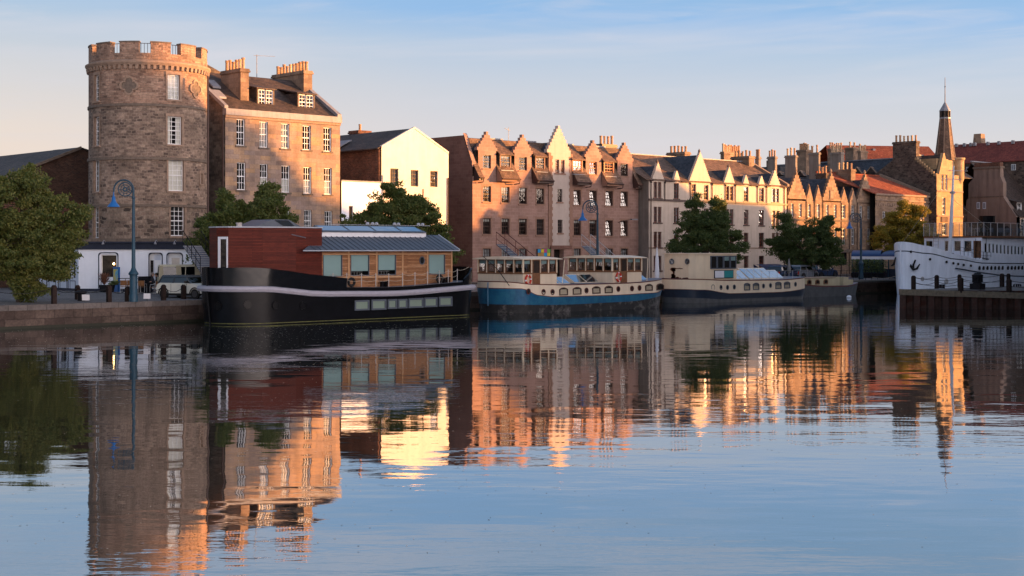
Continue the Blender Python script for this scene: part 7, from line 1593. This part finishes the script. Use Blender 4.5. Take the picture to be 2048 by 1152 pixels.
# people: one skinned body each
M['skin'] = paint('skin', (.42,.24,.17), .6, .1, 5); M['dark_cloth'] = paint('dark_clothing', (.02,.02,.026), .9, .3, 6); M['hair_d'] = paint('brown_hair', (.035,.02,.012), .8, .2, 8); M['hair_w'] = paint('thin_grey_hair', (.25,.2,.17), .8, .2, 8)
def seated(p, rz, label, hair):
    t = thing('person', label, 'person', p, rz, None)
    # local frame: facing -y, seat top at z .46; built as connected edges with a radius per joint
    J = dict(pel=((0, .02, .55), .13), waist=((0, .03, .72), .12), chest=((0, .0, .93), .145), neck=((0, -.02, 1.09), .055), head0=((0, -.04, 1.17), .075), head=((0, -.05, 1.25), .098), crown=((0, -.045, 1.33), .07))
    E = [('pel', 'waist'), ('waist', 'chest'), ('chest', 'neck'), ('neck', 'head0'), ('head0', 'head'), ('head', 'crown')]
    for s, n_ in ((-1, 'l'), (1, 'r')):
        J.update({n_ + 'sh': ((s * .18, .0, 1.0), .062), n_ + 'el': ((s * .24, -.08, .78), .045), n_ + 'wr': ((s * .12, -.32, .80), .03), n_ + 'pm': ((s * .09, -.39, .80), .032),
                  n_ + 'hip': ((s * .1, -.05, .54), .095), n_ + 'kn': ((s * .12, -.45, .54), .065), n_ + 'an': ((s * .12, -.42, .1), .042), n_ + 'to': ((s * .13, -.58, .05), .035)})
        E += [('chest', n_ + 'sh'), (n_ + 'sh', n_ + 'el'), (n_ + 'el', n_ + 'wr'), (n_ + 'wr', n_ + 'pm'), ('pel', n_ + 'hip'), (n_ + 'hip', n_ + 'kn'), (n_ + 'kn', n_ + 'an'), (n_ + 'an', n_ + 'to')]
        for k in range(5):
            fx = s * (.09 + (k - 2) * .017); q = ((s * .05, -.41, .82), .010) if k == 4 else ((fx, -.45, .795), .010); J[n_ + 'f%d' % k] = q; E.append((n_ + 'pm', n_ + 'f%d' % k))
            if k != 4: J[n_ + 'g%d' % k] = ((fx * .98, -.475 - .008 * (2 - abs(k - 1.5)), .775), .008); E.append((n_ + 'f%d' % k, n_ + 'g%d' % k))
    names = list(J); me = bpy.data.meshes.new('body'); me.from_pydata([J[k][0] for k in names], [(names.index(a), names.index(c)) for a, c in E], []); me.materials.append(M['dark_cloth']); me.materials.append(M['skin'])
    o = link('body', me, t); m = o.modifiers.new('s', 'SKIN'); o.modifiers.new('u', 'SUBSURF').levels = 1; o.modifiers['u'].render_levels = 1
    if not me.skin_vertices: bpy.context.view_layer.objects.active = o; me.attributes
    sv = me.skin_vertices[0].data if me.skin_vertices else None
    for i, k in enumerate(names):
        if sv: sv[i].radius = (J[k][1], J[k][1]); sv[i].use_root = (k == 'pel')
    # bake to a mesh so that skin and clothing faces can have their own material
    dg = bpy.context.evaluated_depsgraph_get(); m2 = bpy.data.meshes.new_from_object(o.evaluated_get(dg)); o.modifiers.clear(); o.data = m2
    if len(m2.materials) < 2: m2.materials.clear(); m2.materials.append(M['dark_cloth']); m2.materials.append(M['skin'])
    for f_ in m2.polygons:
        c = f_.center; f_.material_index = 1 if (c.z > 1.12 or (c.y < -.34 and c.z > .7)) else 0; f_.use_smooth = True
    b = MB(); R_ = []
    for z, r in ((1.22, .104), (1.28, .11), (1.34, .098), (1.385, .06), (1.395, .01)): R_.append([Vector((r * math.cos(a), -.03 + r * math.sin(a) * 1.0 + (.012), z + (.05 if math.sin(a) < -.3 and z < 1.3 else 0))) for a in [2 * PI * i / 14 for i in range(14)]])
    b.loft(R_); b.build('hair', M[hair], t, world=False)
    b = MB(); b.lathe([(0, -.02), (.016, 0), (0, .03)], (0, -.152, 1.24), 6, M['skin']); b.box(-.03, .03, -.146, -.138, 1.185, 1.195, M['rattan'])
    for s in (-1, 1): b.lathe([(0, -.012), (.014, 0), (0, .012)], (s * .038, -.138, 1.265), 6, M['interior']); b.lathe([(0, -.03), (.012, 0), (0, .03)], (s * .102, -.04, 1.25), 6, M['skin'])
    b.build('face', M['skin'], t, world=False); return t
seated(at(304.5, 95.3), TH * 0 + PI / 2 - TH, 'seated person in dark clothes with thinning grey hair at the terrace table', 'hair_w')
seated(at(313.5, 94.6), -PI / 2 - TH + .3, 'seated person in dark clothes with brown hair, beside the small car', 'hair_d')

# ================================================================== vehicles
M['mini_body'] = paint('cream_car_paint', (.62,.61,.53), .25, .03, 2, spec=.8); M['mini_roof'] = paint('black_car_roof', (.012,.012,.014), .2, .2, 3, spec=.8); M['carglass'] = glass('car_window', (.12,.17,.2), .06, .01); M['alloy'] = paint('dark_wheel_rim', (.06,.06,.065), .4, .2, 6, metal=.4)
M['tan_body'] = paint('tan_van_paint', (.28,.25,.17), .5, .06, 2); M['tan_roof'] = paint('pale_tan_roof', (.42,.39,.29), .6, .05, 2); M['blue_car'] = paint('dark_blue_car_paint', (.01,.03,.08), .25, .1, 3, spec=.8); M['silver_car'] = paint('silver_car_paint', (.22,.24,.27), .3, .05, 3, metal=.4)
def car(name, label, p, rz, Lc, Wc, low, top, body, roofm, wheel_r, wheels, grp=None, cat='car', glass_z=None):
    """low: side outline of the body (x,z); top: outline of the cabin (x,z)"""
    t = thing(name, label, cat, p, rz, group=grp); hw = Wc / 2
    def L_(b, m, nm, par=t, sm=False): return b.build(nm, M[m], par, world=False, smooth=sm)
    b = MB(); n_ = len(low)
    secs = [(-hw, .9, .96), (-hw * 1.0, 1, 1), (-hw * .6, 1, 1.0), (hw * .6, 1, 1.0), (hw, 1, 1), (hw, .9, .96)]
    R_ = []
    cx = sum(q[0] for q in low) / n_; cz = sum(q[1] for q in low) / n_
    for y, k, kz in ((-hw + .0, .985, .93), (-hw + .07, 1, 1), (hw - .07, 1, 1), (hw, .985, .93)): R_.append([Vector((cx + (x - cx) * k, y, cz + (z - cz) * kz)) for x, z in low])
    b.loft(R_); L_(b, body, 'body', sm=True)
    b = MB(); R_ = []; zb = top[0][1]; zt = max(z for x, z in top)
    for s in (-1, 1):
        R_.append([Vector((x, s * (hw - .06 - (z - zb) / (zt - zb) * .14), z)) for x, z in top])
    b.loft(R_); cab = L_(b, 'carglass', 'cabin_glass')
    b = MB(); b.loft([[Vector((x * .97, s * (hw - .12 - (z - zb) / (zt - zb) * .14), z - .02)) for x, z in top] for s in (-1, 1)]); L_(b, 'interior', 'cabin_interior')
    b = MB(); xs = [x for x, z in top if z > zt - .09]; xa, xb = min(xs), max(xs); b.hexa([(xa - .05, -hw + .13, zt - .10), (xb + .08, -hw + .13, zt - .10), (xb + .08, hw - .13, zt - .10), (xa - .05, hw - .13, zt - .10), (xa + .02, -hw + .2, zt + .04), (xb - .02, -hw + .2, zt + .04), (xb - .02, hw - .2, zt + .04), (xa + .02, hw - .2, zt + .04)]); L_(b, roofm, 'roof', sm=False)
    for s in (-1, 1):
        b = MB()
        for (x0, z0, x1, z1) in ((top[0][0], top[0][1], top[1][0], top[1][1]), (top[-1][0], top[-1][1], top[-2][0], top[-2][1]), ((top[0][0] + top[-1][0]) / 2 - .1, zb, (top[0][0] + top[-1][0]) / 2 - .05, zt - .03)):
            y0 = s * (hw - .045); y1 = s * (hw - .19); b.tube([(x0, y0, z0), (x1, y1, z1)], .035, 4)
        L_(b, roofm, 'window_pillars')
    for wx in wheels:
        for s in (-1, 1):
            w = MB(); w.cyl((wx, s * (hw - .17), wheel_r), (wx, s * (hw + .01), wheel_r), wheel_r, n=20); wo = L_(w, 'tyre', 'wheel'); w = MB(); w.cyl((wx, s * (hw + .012), wheel_r), (wx, s * (hw + .022), wheel_r), wheel_r * .64, n=16)
            for a in range(6): w.cyl((wx, s * (hw + .02), wheel_r), (wx + wheel_r * .6 * math.cos(a * 1.047), s * (hw + .03), wheel_r + wheel_r * .6 * math.sin(a * 1.047)), .025, n=4)
            L_(w, 'alloy', 'rim', wo)
            w = MB(); pts = [(wx + math.cos(a) * (wheel_r + .07), wheel_r + math.sin(a) * (wheel_r + .07)) for a in [PI * i / 10 for i in range(11)]]
            w.tube([(x, s * (hw + .005), z) for x, z in pts], .045, 5); L_(w, 'tyre', 'wheel_arch')
    xf = max(x for x, z in low); xr = min(x for x, z in low)
    for s in (-1, 1):
        b = MB(); b.lathe([(0, -.02), (.13, 0), (0, .06)], (0, 0, 0), 12); o = L_(b, 'white', 'headlight'); o.location = (xf - .12, s * (hw - .3), .68); o.rotation_euler = (0, PI / 2, 0)
        b = MB(); b.box(xr + .0, xr + .06, s * (hw - .22) - .07, s * (hw - .22) + .07, .55, .85); L_(b, 'buoy_red', 'tail_light')
        b = MB(); b.box(top[-1][0] - .32, top[-1][0] - .12, s * (hw + .01) - .01, s * (hw + .16), zb + .02, zb + .16); L_(b, roofm, 'wing_mirror')
        b = MB(); b.box(-.12, .06, s * (hw + .0) - .015, s * (hw + .0) + .02, zb - .14, zb - .11); L_(b, 'alu', 'door_handle')
        b = MB(); b.box(-.62, -.60, s * hw - .008, s * hw + .008, .35, zb - .03); b.box(.60, .62, s * hw - .008, s * hw + .008, .35, zb - .03); L_(b, 'tyre', 'door_seam')
    b = MB(); b.box(xf - .08, xf + .05, -hw * .8, hw * .8, .32, .5); b.box(xr - .05, xr + .08, -hw * .8, hw * .8, .32, .5); b.box(xr + .7, xf - .8, -hw - .01, hw + .01, .2, .34); L_(b, 'tyre', 'bumpers_and_sills'); return t
mini_low = [(-1.80, .30), (-1.82, .6), (-1.76, .88), (-1.55, .98), (.62, .98), (1.1, .94), (1.62, .82), (1.78, .62), (1.80, .32)]
mini_top = [(-1.66, .96), (-1.45, 1.38), (-1.0, 1.42), (.1, 1.41), (.45, 1.34), (.88, .97)]
p = at(375, 88.8); car('parked_car', 'small cream hatchback with black roof parked by the quay posts', p, -1.22, 3.65, 1.68, mini_low, mini_top, 'mini_body', 'mini_roof', .31, (-1.2, 1.25))
van_low = [(-2.1, .4), (-2.1, 1.1), (-2.0, 1.18), (1.6, 1.18), (2.0, 1.1), (2.05, .42)]; van_top = [(-2.05, 1.16), (-2.0, 1.85), (-1.8, 1.93), (1.0, 1.93), (1.2, 1.85), (1.5, 1.16)]
p = at(380, 94.5); t = car('parked_van', 'old tan station wagon with pale roof parked behind the small cream hatchback', p, -.45, 4.2, 1.75, van_low, van_top, 'tan_body', 'tan_roof', .38, (-1.4, 1.35), cat='van')
for s in (-1, 1):
    for x0, x1 in ((-2.02, -1.75), (-.95, -.6), (.25, .6), (1.2, 1.4)): b = MB(); b.hexa([(x0, s * .83, 1.17), (x1, s * .83, 1.17), (x1, s * .80, 1.17), (x0, s * .80, 1.17), (x0, s * .74, 1.9), (x1 - .05, s * .74, 1.9), (x1 - .05, s * .7, 1.9), (x0, s * .7, 1.9)]); b.build('side_panel', M['tan_body'], t, world=False)
for px, D, rz, m, lb in ((1604, 140, .1, 'silver_car', 'silver car parked under the drooping tree left of the other cars'), (1642, 145, .0, 'blue_car', 'dark blue car parked behind the small grey boat'), (1566, 138, .1, 'blue_car', 'dark blue car parked beside the furled grey parasol')):
    car('parked_car', lb, at(px, D), rz, 4.1, 1.7, mini_low, mini_top, m, m, .31, (-1.2, 1.25), grp='cars parked along the quay')

# ================================================================== awning, pavilion, parasols
p = at(1548, 147); t = thing('blue_awning', 'low dark blue curved awning on the pavement behind the cream barge', 'awning', p); f = Facade(t, W(1528, 147), W(1574, 150)); za, zc = f.z(1550, 541), f.z(1550, 528.5); b = MB(); k = 6
for i in range(k):
    a0, a1 = PI / 2 * i / k, PI / 2 * (i + 1) / k; r = lambda a: (1.3 - 1.3 * math.sin(a), za + (zc - za) * math.sin(a)); (w0, z0), (w1, z1) = (1.3 * (1 - math.sin(a0)), za + (zc - za) * math.sin(a0)), (1.3 * (1 - math.sin(a1)), za + (zc - za) * math.sin(a1))
    w0, w1 = 1.3 * (1 - math.cos(a0)), 1.3 * (1 - math.cos(a1)); b.face([f.P(0, z0, w0), f.P(f.L, z0, w0), f.P(f.L, z1, w1), f.P(0, z1, w1)])
b.face([f.P(0, za, 0), f.P(0, zc, 1.3), f.P(0, za, 1.3)]); M['navy_cloth'] = paint('navy_canvas', (.008,.018,.06), .8, .2, 3); b.build('canopy', M['navy_cloth'], t)
b = MB()
for u in (.05, f.L - .05): f.box(b, u - .04, u + .04, p.z, za, .05, .13)
b.build('posts', M['iron'], t)
p = at(1760, 150); t = thing('pavilion', 'glazed dining pavilion with blue barrel roof and white fascia beside the white ship', 'pavilion', p)
M['pav_blue'] = paint('blue_pavilion_roof', (.01,.035,.11), .4, .15, 3); a, m_, c = W(1703, 151), W(1761, 150), W(1835, 146.5)
f = Facade(t, a, m_); f2 = Facade(t, m_, c); 
for F_ in (f, f2):
    zf, ztp = zz(513, *m_), zz(500.5, *m_); b = MB(); k = 7
    for i in range(k):
        a0, a1 = PI / 2 * i / k, PI / 2 * (i + 1) / k; q0, q1 = (2.2 * (1 - math.cos(a0)), zf + (ztp - zf) * math.sin(a0)), (2.2 * (1 - math.cos(a1)), zf + (ztp - zf) * math.sin(a1))
        b.face([F_.P(-.02, q0[1], q0[0]), F_.P(F_.L, q0[1], q0[0]), F_.P(F_.L, q1[1], q1[0]), F_.P(-.02, q1[1], q1[0])])
    b.face([F_.P(-.02, zf, 0), F_.P(-.02, ztp, 2.2), F_.P(-.02, zf, 4)]); b.face([F_.P(0, ztp, 2.2), F_.P(F_.L, ztp, 2.2), F_.P(F_.L, zf, 4.4), F_.P(0, zf, 4.4)]); b.build('barrel_roof', M['pav_blue'], t)
    b = MB(); F_.box(b, 0, F_.L, zf - .32, zf, -.06, .1); b.build('fascia', M['white'], t)
    n_ = 5
    for i in range(n_ + 1): u = .1 + (F_.L - .2) * i / n_; b = MB(); F_.box(b, u - .05, u + .05, p.z, zf - .32, .0, .1); b.build('post', M['lamp_blue'], t)
    b = MB(); b.face([F_.P(.1, p.z + 1.0, .05), F_.P(F_.L, p.z + 1.0, .05), F_.P(F_.L, zf - .4, .05), F_.P(.1, zf - .4, .05)]); b.build('glazing', M['pane'], t)
    b = MB(); F_.box(b, 0, F_.L, p.z - .1, p.z + .95, .02, .08); b.build('lower_panels', M['navy'], t)
    b = MB(); F_.box(b, 0, F_.L, p.z - .1, zf, 4.0, 4.1); b.build('rear_wall', M['interior'], t)
R = random.Random(6)
for i in range(10):
    px = 1706 + i * 6.6; q = at(px, 149); b = MB()
    for k in range(150):
        c0 = q + Vector((R.gauss(0, .22), R.gauss(0, .22), .6 + R.random() * 1.35)); d = Vector((R.uniform(-1, 1), R.uniform(-1, 1), R.uniform(-1, 1))).normalized() * .1; e = d.orthogonal().normalized() * .06; b.face([c0 - d, c0 + e, c0 + d, c0 - e])
    t = thing('potted_shrub', 'dark leafy potted shrub in the row along the pavilion window', 'shrub', q, group='potted shrubs along the pavilion'); b.build('leaves', M['leaf_d'], t); b = MB(); b.lathe([(.18, 0), (.24, .5)], q, 10); b.build('pot', M['iron'], t)
for px, D, y0, lb in ((1578, 137, 517, 'furled grey parasol standing on the quay behind the cream barge'), (1314, 115, 495, 'furled white parasol beside the gangway of the cream barge')):
    q = at(px, D); z1 = zz(y0, q.x, q.y); t = thing('parasol', lb, 'parasol', q); b = MB(); b.lathe([(.03, 0), (.03, .8)], q, 6); b.build('pole', M['steel'], t); b = MB(); h = z1 - q.z; b.lathe([(.16, .75), (.2, 1.0), (.14, h * .7), (.03, h)], q, 8); b.build('canopy', M['white'] if px == 1314 else M['curtain_grey'], t)
# parapet fence along the quay behind the far boats
b = MB(); pts = []
for i in range(30):
    x = 107 + i * 1.1; y = 79.4; b.cyl((x, y, 1.3), (x, y, 2.3), .025, n=4); pts.append((x, y, 2.3))
b.tube(pts, .025, 4); tag(b.build('quay_railing', M['iron']), 'thin iron railing along the quay above the small grey boat', 'railing')
b = MB(); x0, y0 = W(1812, 138); b.tube(catenary((x0, y0 + .3, 2.0), (*W(1745, 146), 1.5), .25), .03, 5); tag(b.build('mooring_rope', M['rope']), 'pale mooring rope from the bow of the white ship to the quay', 'rope')

# ================================================================== gangways
def gangway(label, p0, p1, w, grp='boat gangways', mat='steel', steps=14, rail=1.0):
    p0, p1 = Vector(p0), Vector(p1); d = (p1 - p0); hd = Vector((d.x, d.y, 0)).normalized(); sd = Vector((-hd.y, hd.x, 0)) * (w / 2); t = thing('gangway', label, 'gangway', p0, group=grp)
    b = MB(); up = Vector((0, 0, .05)); b.hexa([p0 - sd, p1 - sd, p1 + sd, p0 + sd, p0 - sd + up, p1 - sd + up, p1 + sd + up, p0 + sd + up], M['zinc'])
    for i in range(steps): q = p0.lerp(p1, (i + .5) / steps); b.hexa([q - sd + up, q - sd + hd * .05 + up, q + sd + hd * .05 + up, q + sd + up, q - sd + up * 1.7, q - sd + hd * .05 + up * 1.7, q + sd + hd * .05 + up * 1.7, q + sd + up * 1.7], M['steel'])
    b.build('walkway', M['zinc'], t)
    for s in (-1, 1):
        b = MB(); o = sd * s; R_ = Vector((0, 0, rail)); b.tube([p0 + o + R_, p1 + o + R_], .028, 5); b.tube([p0 + o + R_ * .5, p1 + o + R_ * .5], .018, 4)
        for i in range(5): q = p0.lerp(p1, i / 4) + o; b.tube([q, q + R_], .022, 4)
        b.build('handrail', M[mat], t)
gangway('steep dark gangway from the pub quay up to the red cabin end of the houseboat', (*W(372, 90), 4.0) if False else (*W(419, 90), 2.9), (*W(384, 91), 4.55), 1.5, mat='iron')
gangway('ladder-like gangway between the houseboat stern and the quay', (63.2, 79.6, 4.5), (63.0, 73.6, 2.3), .9, mat='wood_post')
gangway('gangway rising behind the gap between the two wheelhouses of the blue barge', (74.0, 79.8, 4.7), (73.2, 74.2, 2.0), .8, mat='maroon')
gangway('gangway leading down to the stern of the blue barge', (84.5, 80.8, 4.6), (81.6, 74.2, 2.1), .8)
b = MB(); b.tube([(64.4, 71.2, 3.9), (65.2, 70.6, 3.0), (66.0, 70.3, 1.9)], .025, 4); tag(b.build('bow_line', M['iron']), 'dark slanting rope at the bow of the blue barge', 'rope')
b = MB(); b.lathe([(0, -.1), (.2, -.05), (.24, .05), (.12, .16), (0, .18)], (*W(1698, 128), .05), 10); tag(b.build('float', M['white']), 'small white float bobbing off the stern of the grey boat', 'float')
SUN_EL = math.radians(4.6)
SKY = [(0, (.74, .62, .60)), (.05, (.70, .62, .63)), (.085, (.62, .595, .635)), (.11, (.55, .57, .64)), (.14, (.43, .525, .67)), (.165, (.26, .445, .72)), (.2, (.26, .43, .655)), (.24, (.225, .395, .605)), (.4, (.16, .32, .54)), (1, (.15, .28, .5))]
SKYK = .37
GLOW = 3.1
# ================================================================== unseen blocks added across the dock, rooflines shaped for the shadow on the facades
SD = Vector((.78, -.6258)); SP = Vector((.6258, .78)); TE = math.tan(SUN_EL)
M['far_wall'] = paint('unseen_shade_wall', (.2, .16, .13), .9, .2, 1)  # wall of the added, unseen shading blocks
prof = [(60, 18, 52, 95), (102.6, 17, 52, 95), (104, 15.6, 52, 95), (107.5, 14.2, 57, 93), (108.8, 14.6, 58, 93), (110.6, 13.4, 61, 93), (112.4, 10.6, 64, 93), (113.8, 8.4, 66, 93), (116, 7.8, 68, 93)]
prof2 = [(116, 7.6, 68, 93), (119, 5.6, 78, 93), (127.8, 6.4, 85, 94.3), (128.3, 8.4, 87, 94.3), (130.4, 11.2, 90, 94.3), (133.5, 12, 94, 94.3), (136.5, 10.7, 99, 94.3), (138.2, 12.9, 102, 94.3), (141, 12.0, 108, 93), (144, 9.5, 113, 93)]
prof3 = [(144, 9.4, 113, 93), (151.2, 9.2, 126, 93), (152.4, 6.6, 129, 93), (156, 6.2, 132, 93), (160.6, 5.5, 139, 93), (161.8, 12.6, 142, 93), (165, 12.4, 147, 93), (168.5, 8.5, 153, 92), (170, 5, 158, 91), (174.4, 5, 164, 91), (175.4, 20, 172, 90), (205, 21, 190, 90)]
for nm, lab, pr in (('warehouse', 'tall unseen block added across the dock to shade the tower and tenement', prof), ('stepped_shade_block', 'stepped unseen block added across the dock to shape the shadow on the middle facades', prof2), ('gapped_shade_block', 'long unseen block with a gap, added across the dock to shape the right-hand shadow', prof3)):
    pts = []
    for w, z, s, t in pr:
        qf = Vector((s, t)).dot(SD); qo = .46 * w + 10; p = SP * w + SD * qo; pts.append((p, z + (qo - qf) * TE))
    b = MB(); off = SD * 7
    for (p, h), (q, k) in zip(pts[:-1], pts[1:]):
        A = [(p.x, p.y), (q.x, q.y), (q.x + off.x, q.y + off.y), (p.x + off.x, p.y + off.y)]
        b.hexa([(*A[0], 0), (*A[1], 0), (*A[2], 0), (*A[3], 0), (*A[0], h), (*A[1], k), (*A[2], k), (*A[3], h)])
    tag(b.build(nm, M['far_wall']), lab, 'building')
# ================================================================== light, sky, camera
SUNV = Vector((.78, -.6258, 0)).normalized() * math.cos(SUN_EL) + Vector((0, 0, math.sin(SUN_EL)))
sl = bpy.data.lights.new('sun', 'SUN'); sl.energy = 6.5; sl.angle = math.radians(1.0); sl.color = (1, .43, .115)
so = bpy.data.objects.new('sun', sl); C.objects.link(so); so.rotation_euler = SUNV.to_track_quat('Z', 'Y').to_euler()
wd = bpy.data.worlds.new('World'); bpy.context.scene.world = wd; wd.use_nodes = True
nt = wd.node_tree; nt.nodes.clear(); n = N(nt)
out = nt.nodes.new('ShaderNodeOutputWorld')
sky = n('TexSky', sky_type='NISHITA'); sky.sun_disc = False; sky.sun_elevation = SUN_EL
sky.sun_rotation = math.atan2(SUNV.x, SUNV.y); sky.air_density = 1.; sky.dust_density = 1.2; sky.ozone_density = 2.
d = n('TexCoord').outputs['Generated']; xyz = n('SeparateXYZ', {0: d})
# dusk colouring by height and by side (warm towards the left of the view, blue above)
rightd = n('VectorMath', {0: d, 1: (CA, -SA, 0)}, operation='DOT_PRODUCT').outputs['Value']
el = n('Math', {0: xyz.outputs[2], 1: n('Math', {0: rightd, 1: .045}, operation='MULTIPLY').outputs[0]}, operation='ADD').outputs[0]
grad = ramp(n, el, SKY)
warm = ramp(n, xyz.outputs[2], [(0, (.90, .66, .48)), (.08, (.80, .66, .55)), (.125, (.62, .60, .60)), (.17, (.36, .50, .66)), (1, (.06, .16, .4))])
wf = n('MapRange', {'Value': rightd, 'From Min': -.42, 'From Max': -.05, 'To Min': .75, 'To Max': 0}).outputs[0]
grad = mixc(n, wf, grad, warm)
# thin streaked cirrus, layered in long flat bands
fwd = n('VectorMath', {0: d, 1: (SA, CA, 0)}, operation='DOT_PRODUCT').outputs['Value']
az = n('Math', {0: rightd, 1: fwd}, operation='ARCTAN2').outputs[0]
elv = n('Math', {0: az, 1: -.035, 2: xyz.outputs[2]}, operation='MULTIPLY_ADD').outputs[0]
def band(sx_, sz_, seed, det, dist, lo, hi):
    v = n('CombineXYZ', {0: n('Math', {0: az, 1: sx_}, operation='MULTIPLY').outputs[0], 1: n('Math', {0: elv, 1: sz_}, operation='MULTIPLY').outputs[0], 2: seed}).outputs[0]
    t = n('TexNoise', {'Vector': v, 'Scale': 1., 'Detail': det, 'Roughness': .6, 'Distortion': dist}).outputs['Fac']
    return n('MapRange', {'Value': t, 'From Min': lo, 'From Max': hi}, interpolation_type='SMOOTHSTEP').outputs[0]
c1 = band(2.2, 22, 3.3, 4, .3, .44, .68); c2 = band(7, 60, 8.1, 6, .8, .46, .80); c3 = band(1.2, 9, 1.7, 2, 0, .35, .6)
cf = n('Math', {0: c1, 1: .50, 2: n('Math', {0: n('Math', {0: c2, 1: c3}, operation='MULTIPLY').outputs[0], 1: .45}, operation='MULTIPLY').outputs[0]}, operation='MULTIPLY_ADD', use_clamp=True).outputs[0]
grad = mixc(n, cf, grad, (.64, .62, .68))
# the afterglow round the setting sun, behind and right of the camera
sd_ = n('VectorMath', {0: d, 1: (.42, -.90, .1)}, operation='DOT_PRODUCT').outputs['Value']
gw = n('MapRange', {'Value': sd_, 'From Min': -.02, 'From Max': 1.}).outputs[0]
gw = n('Math', {0: gw, 1: 1.1}, operation='POWER').outputs[0]
gh = n('MapRange', {'Value': xyz.outputs[2], 'From Min': .0, 'From Max': .5, 'To Min': 1., 'To Max': .06}).outputs[0]
gw = n('Math', {0: gw, 1: gh}, operation='MULTIPLY').outputs[0]
glow = n('Background', {'Color': (1., .785, .69), 'Strength': n('Math', {0: gw, 1: GLOW}, operation='MULTIPLY').outputs[0]})
b1 = n('Background', {'Color': sky.outputs[0], 'Strength': .012})
b2 = n('Background', {'Color': grad, 'Strength': SKYK})
ad = n('AddShader', {0: b1.outputs[0], 1: b2.outputs[0]})
ad = n('AddShader', {0: ad.outputs[0], 1: glow.outputs[0]})
nt.links.new(ad.outputs[0], out.inputs[0])
cam = bpy.data.cameras.new('camera'); co = bpy.data.objects.new('camera', cam); C.objects.link(co)
cam.sensor_width = 36; cam.lens = F / 2048 * 36; cam.shift_y = -(576 - YH) / 2048; cam.clip_end = 6000
co.location = (0, 0, ZC); co.rotation_euler = (PI / 2, 0, -TH)
sc = bpy.context.scene; sc.camera = co
sc.view_settings.view_transform = 'Standard'; sc.view_settings.look = 'None'; sc.view_settings.exposure = 1.5; sc.view_settings.gamma = 1
sc.cycles.max_bounces = 6; sc.cycles.transparent_max_bounces = 12; sc.cycles.sample_clamp_indirect = 6
sc.cycles.use_denoising = True
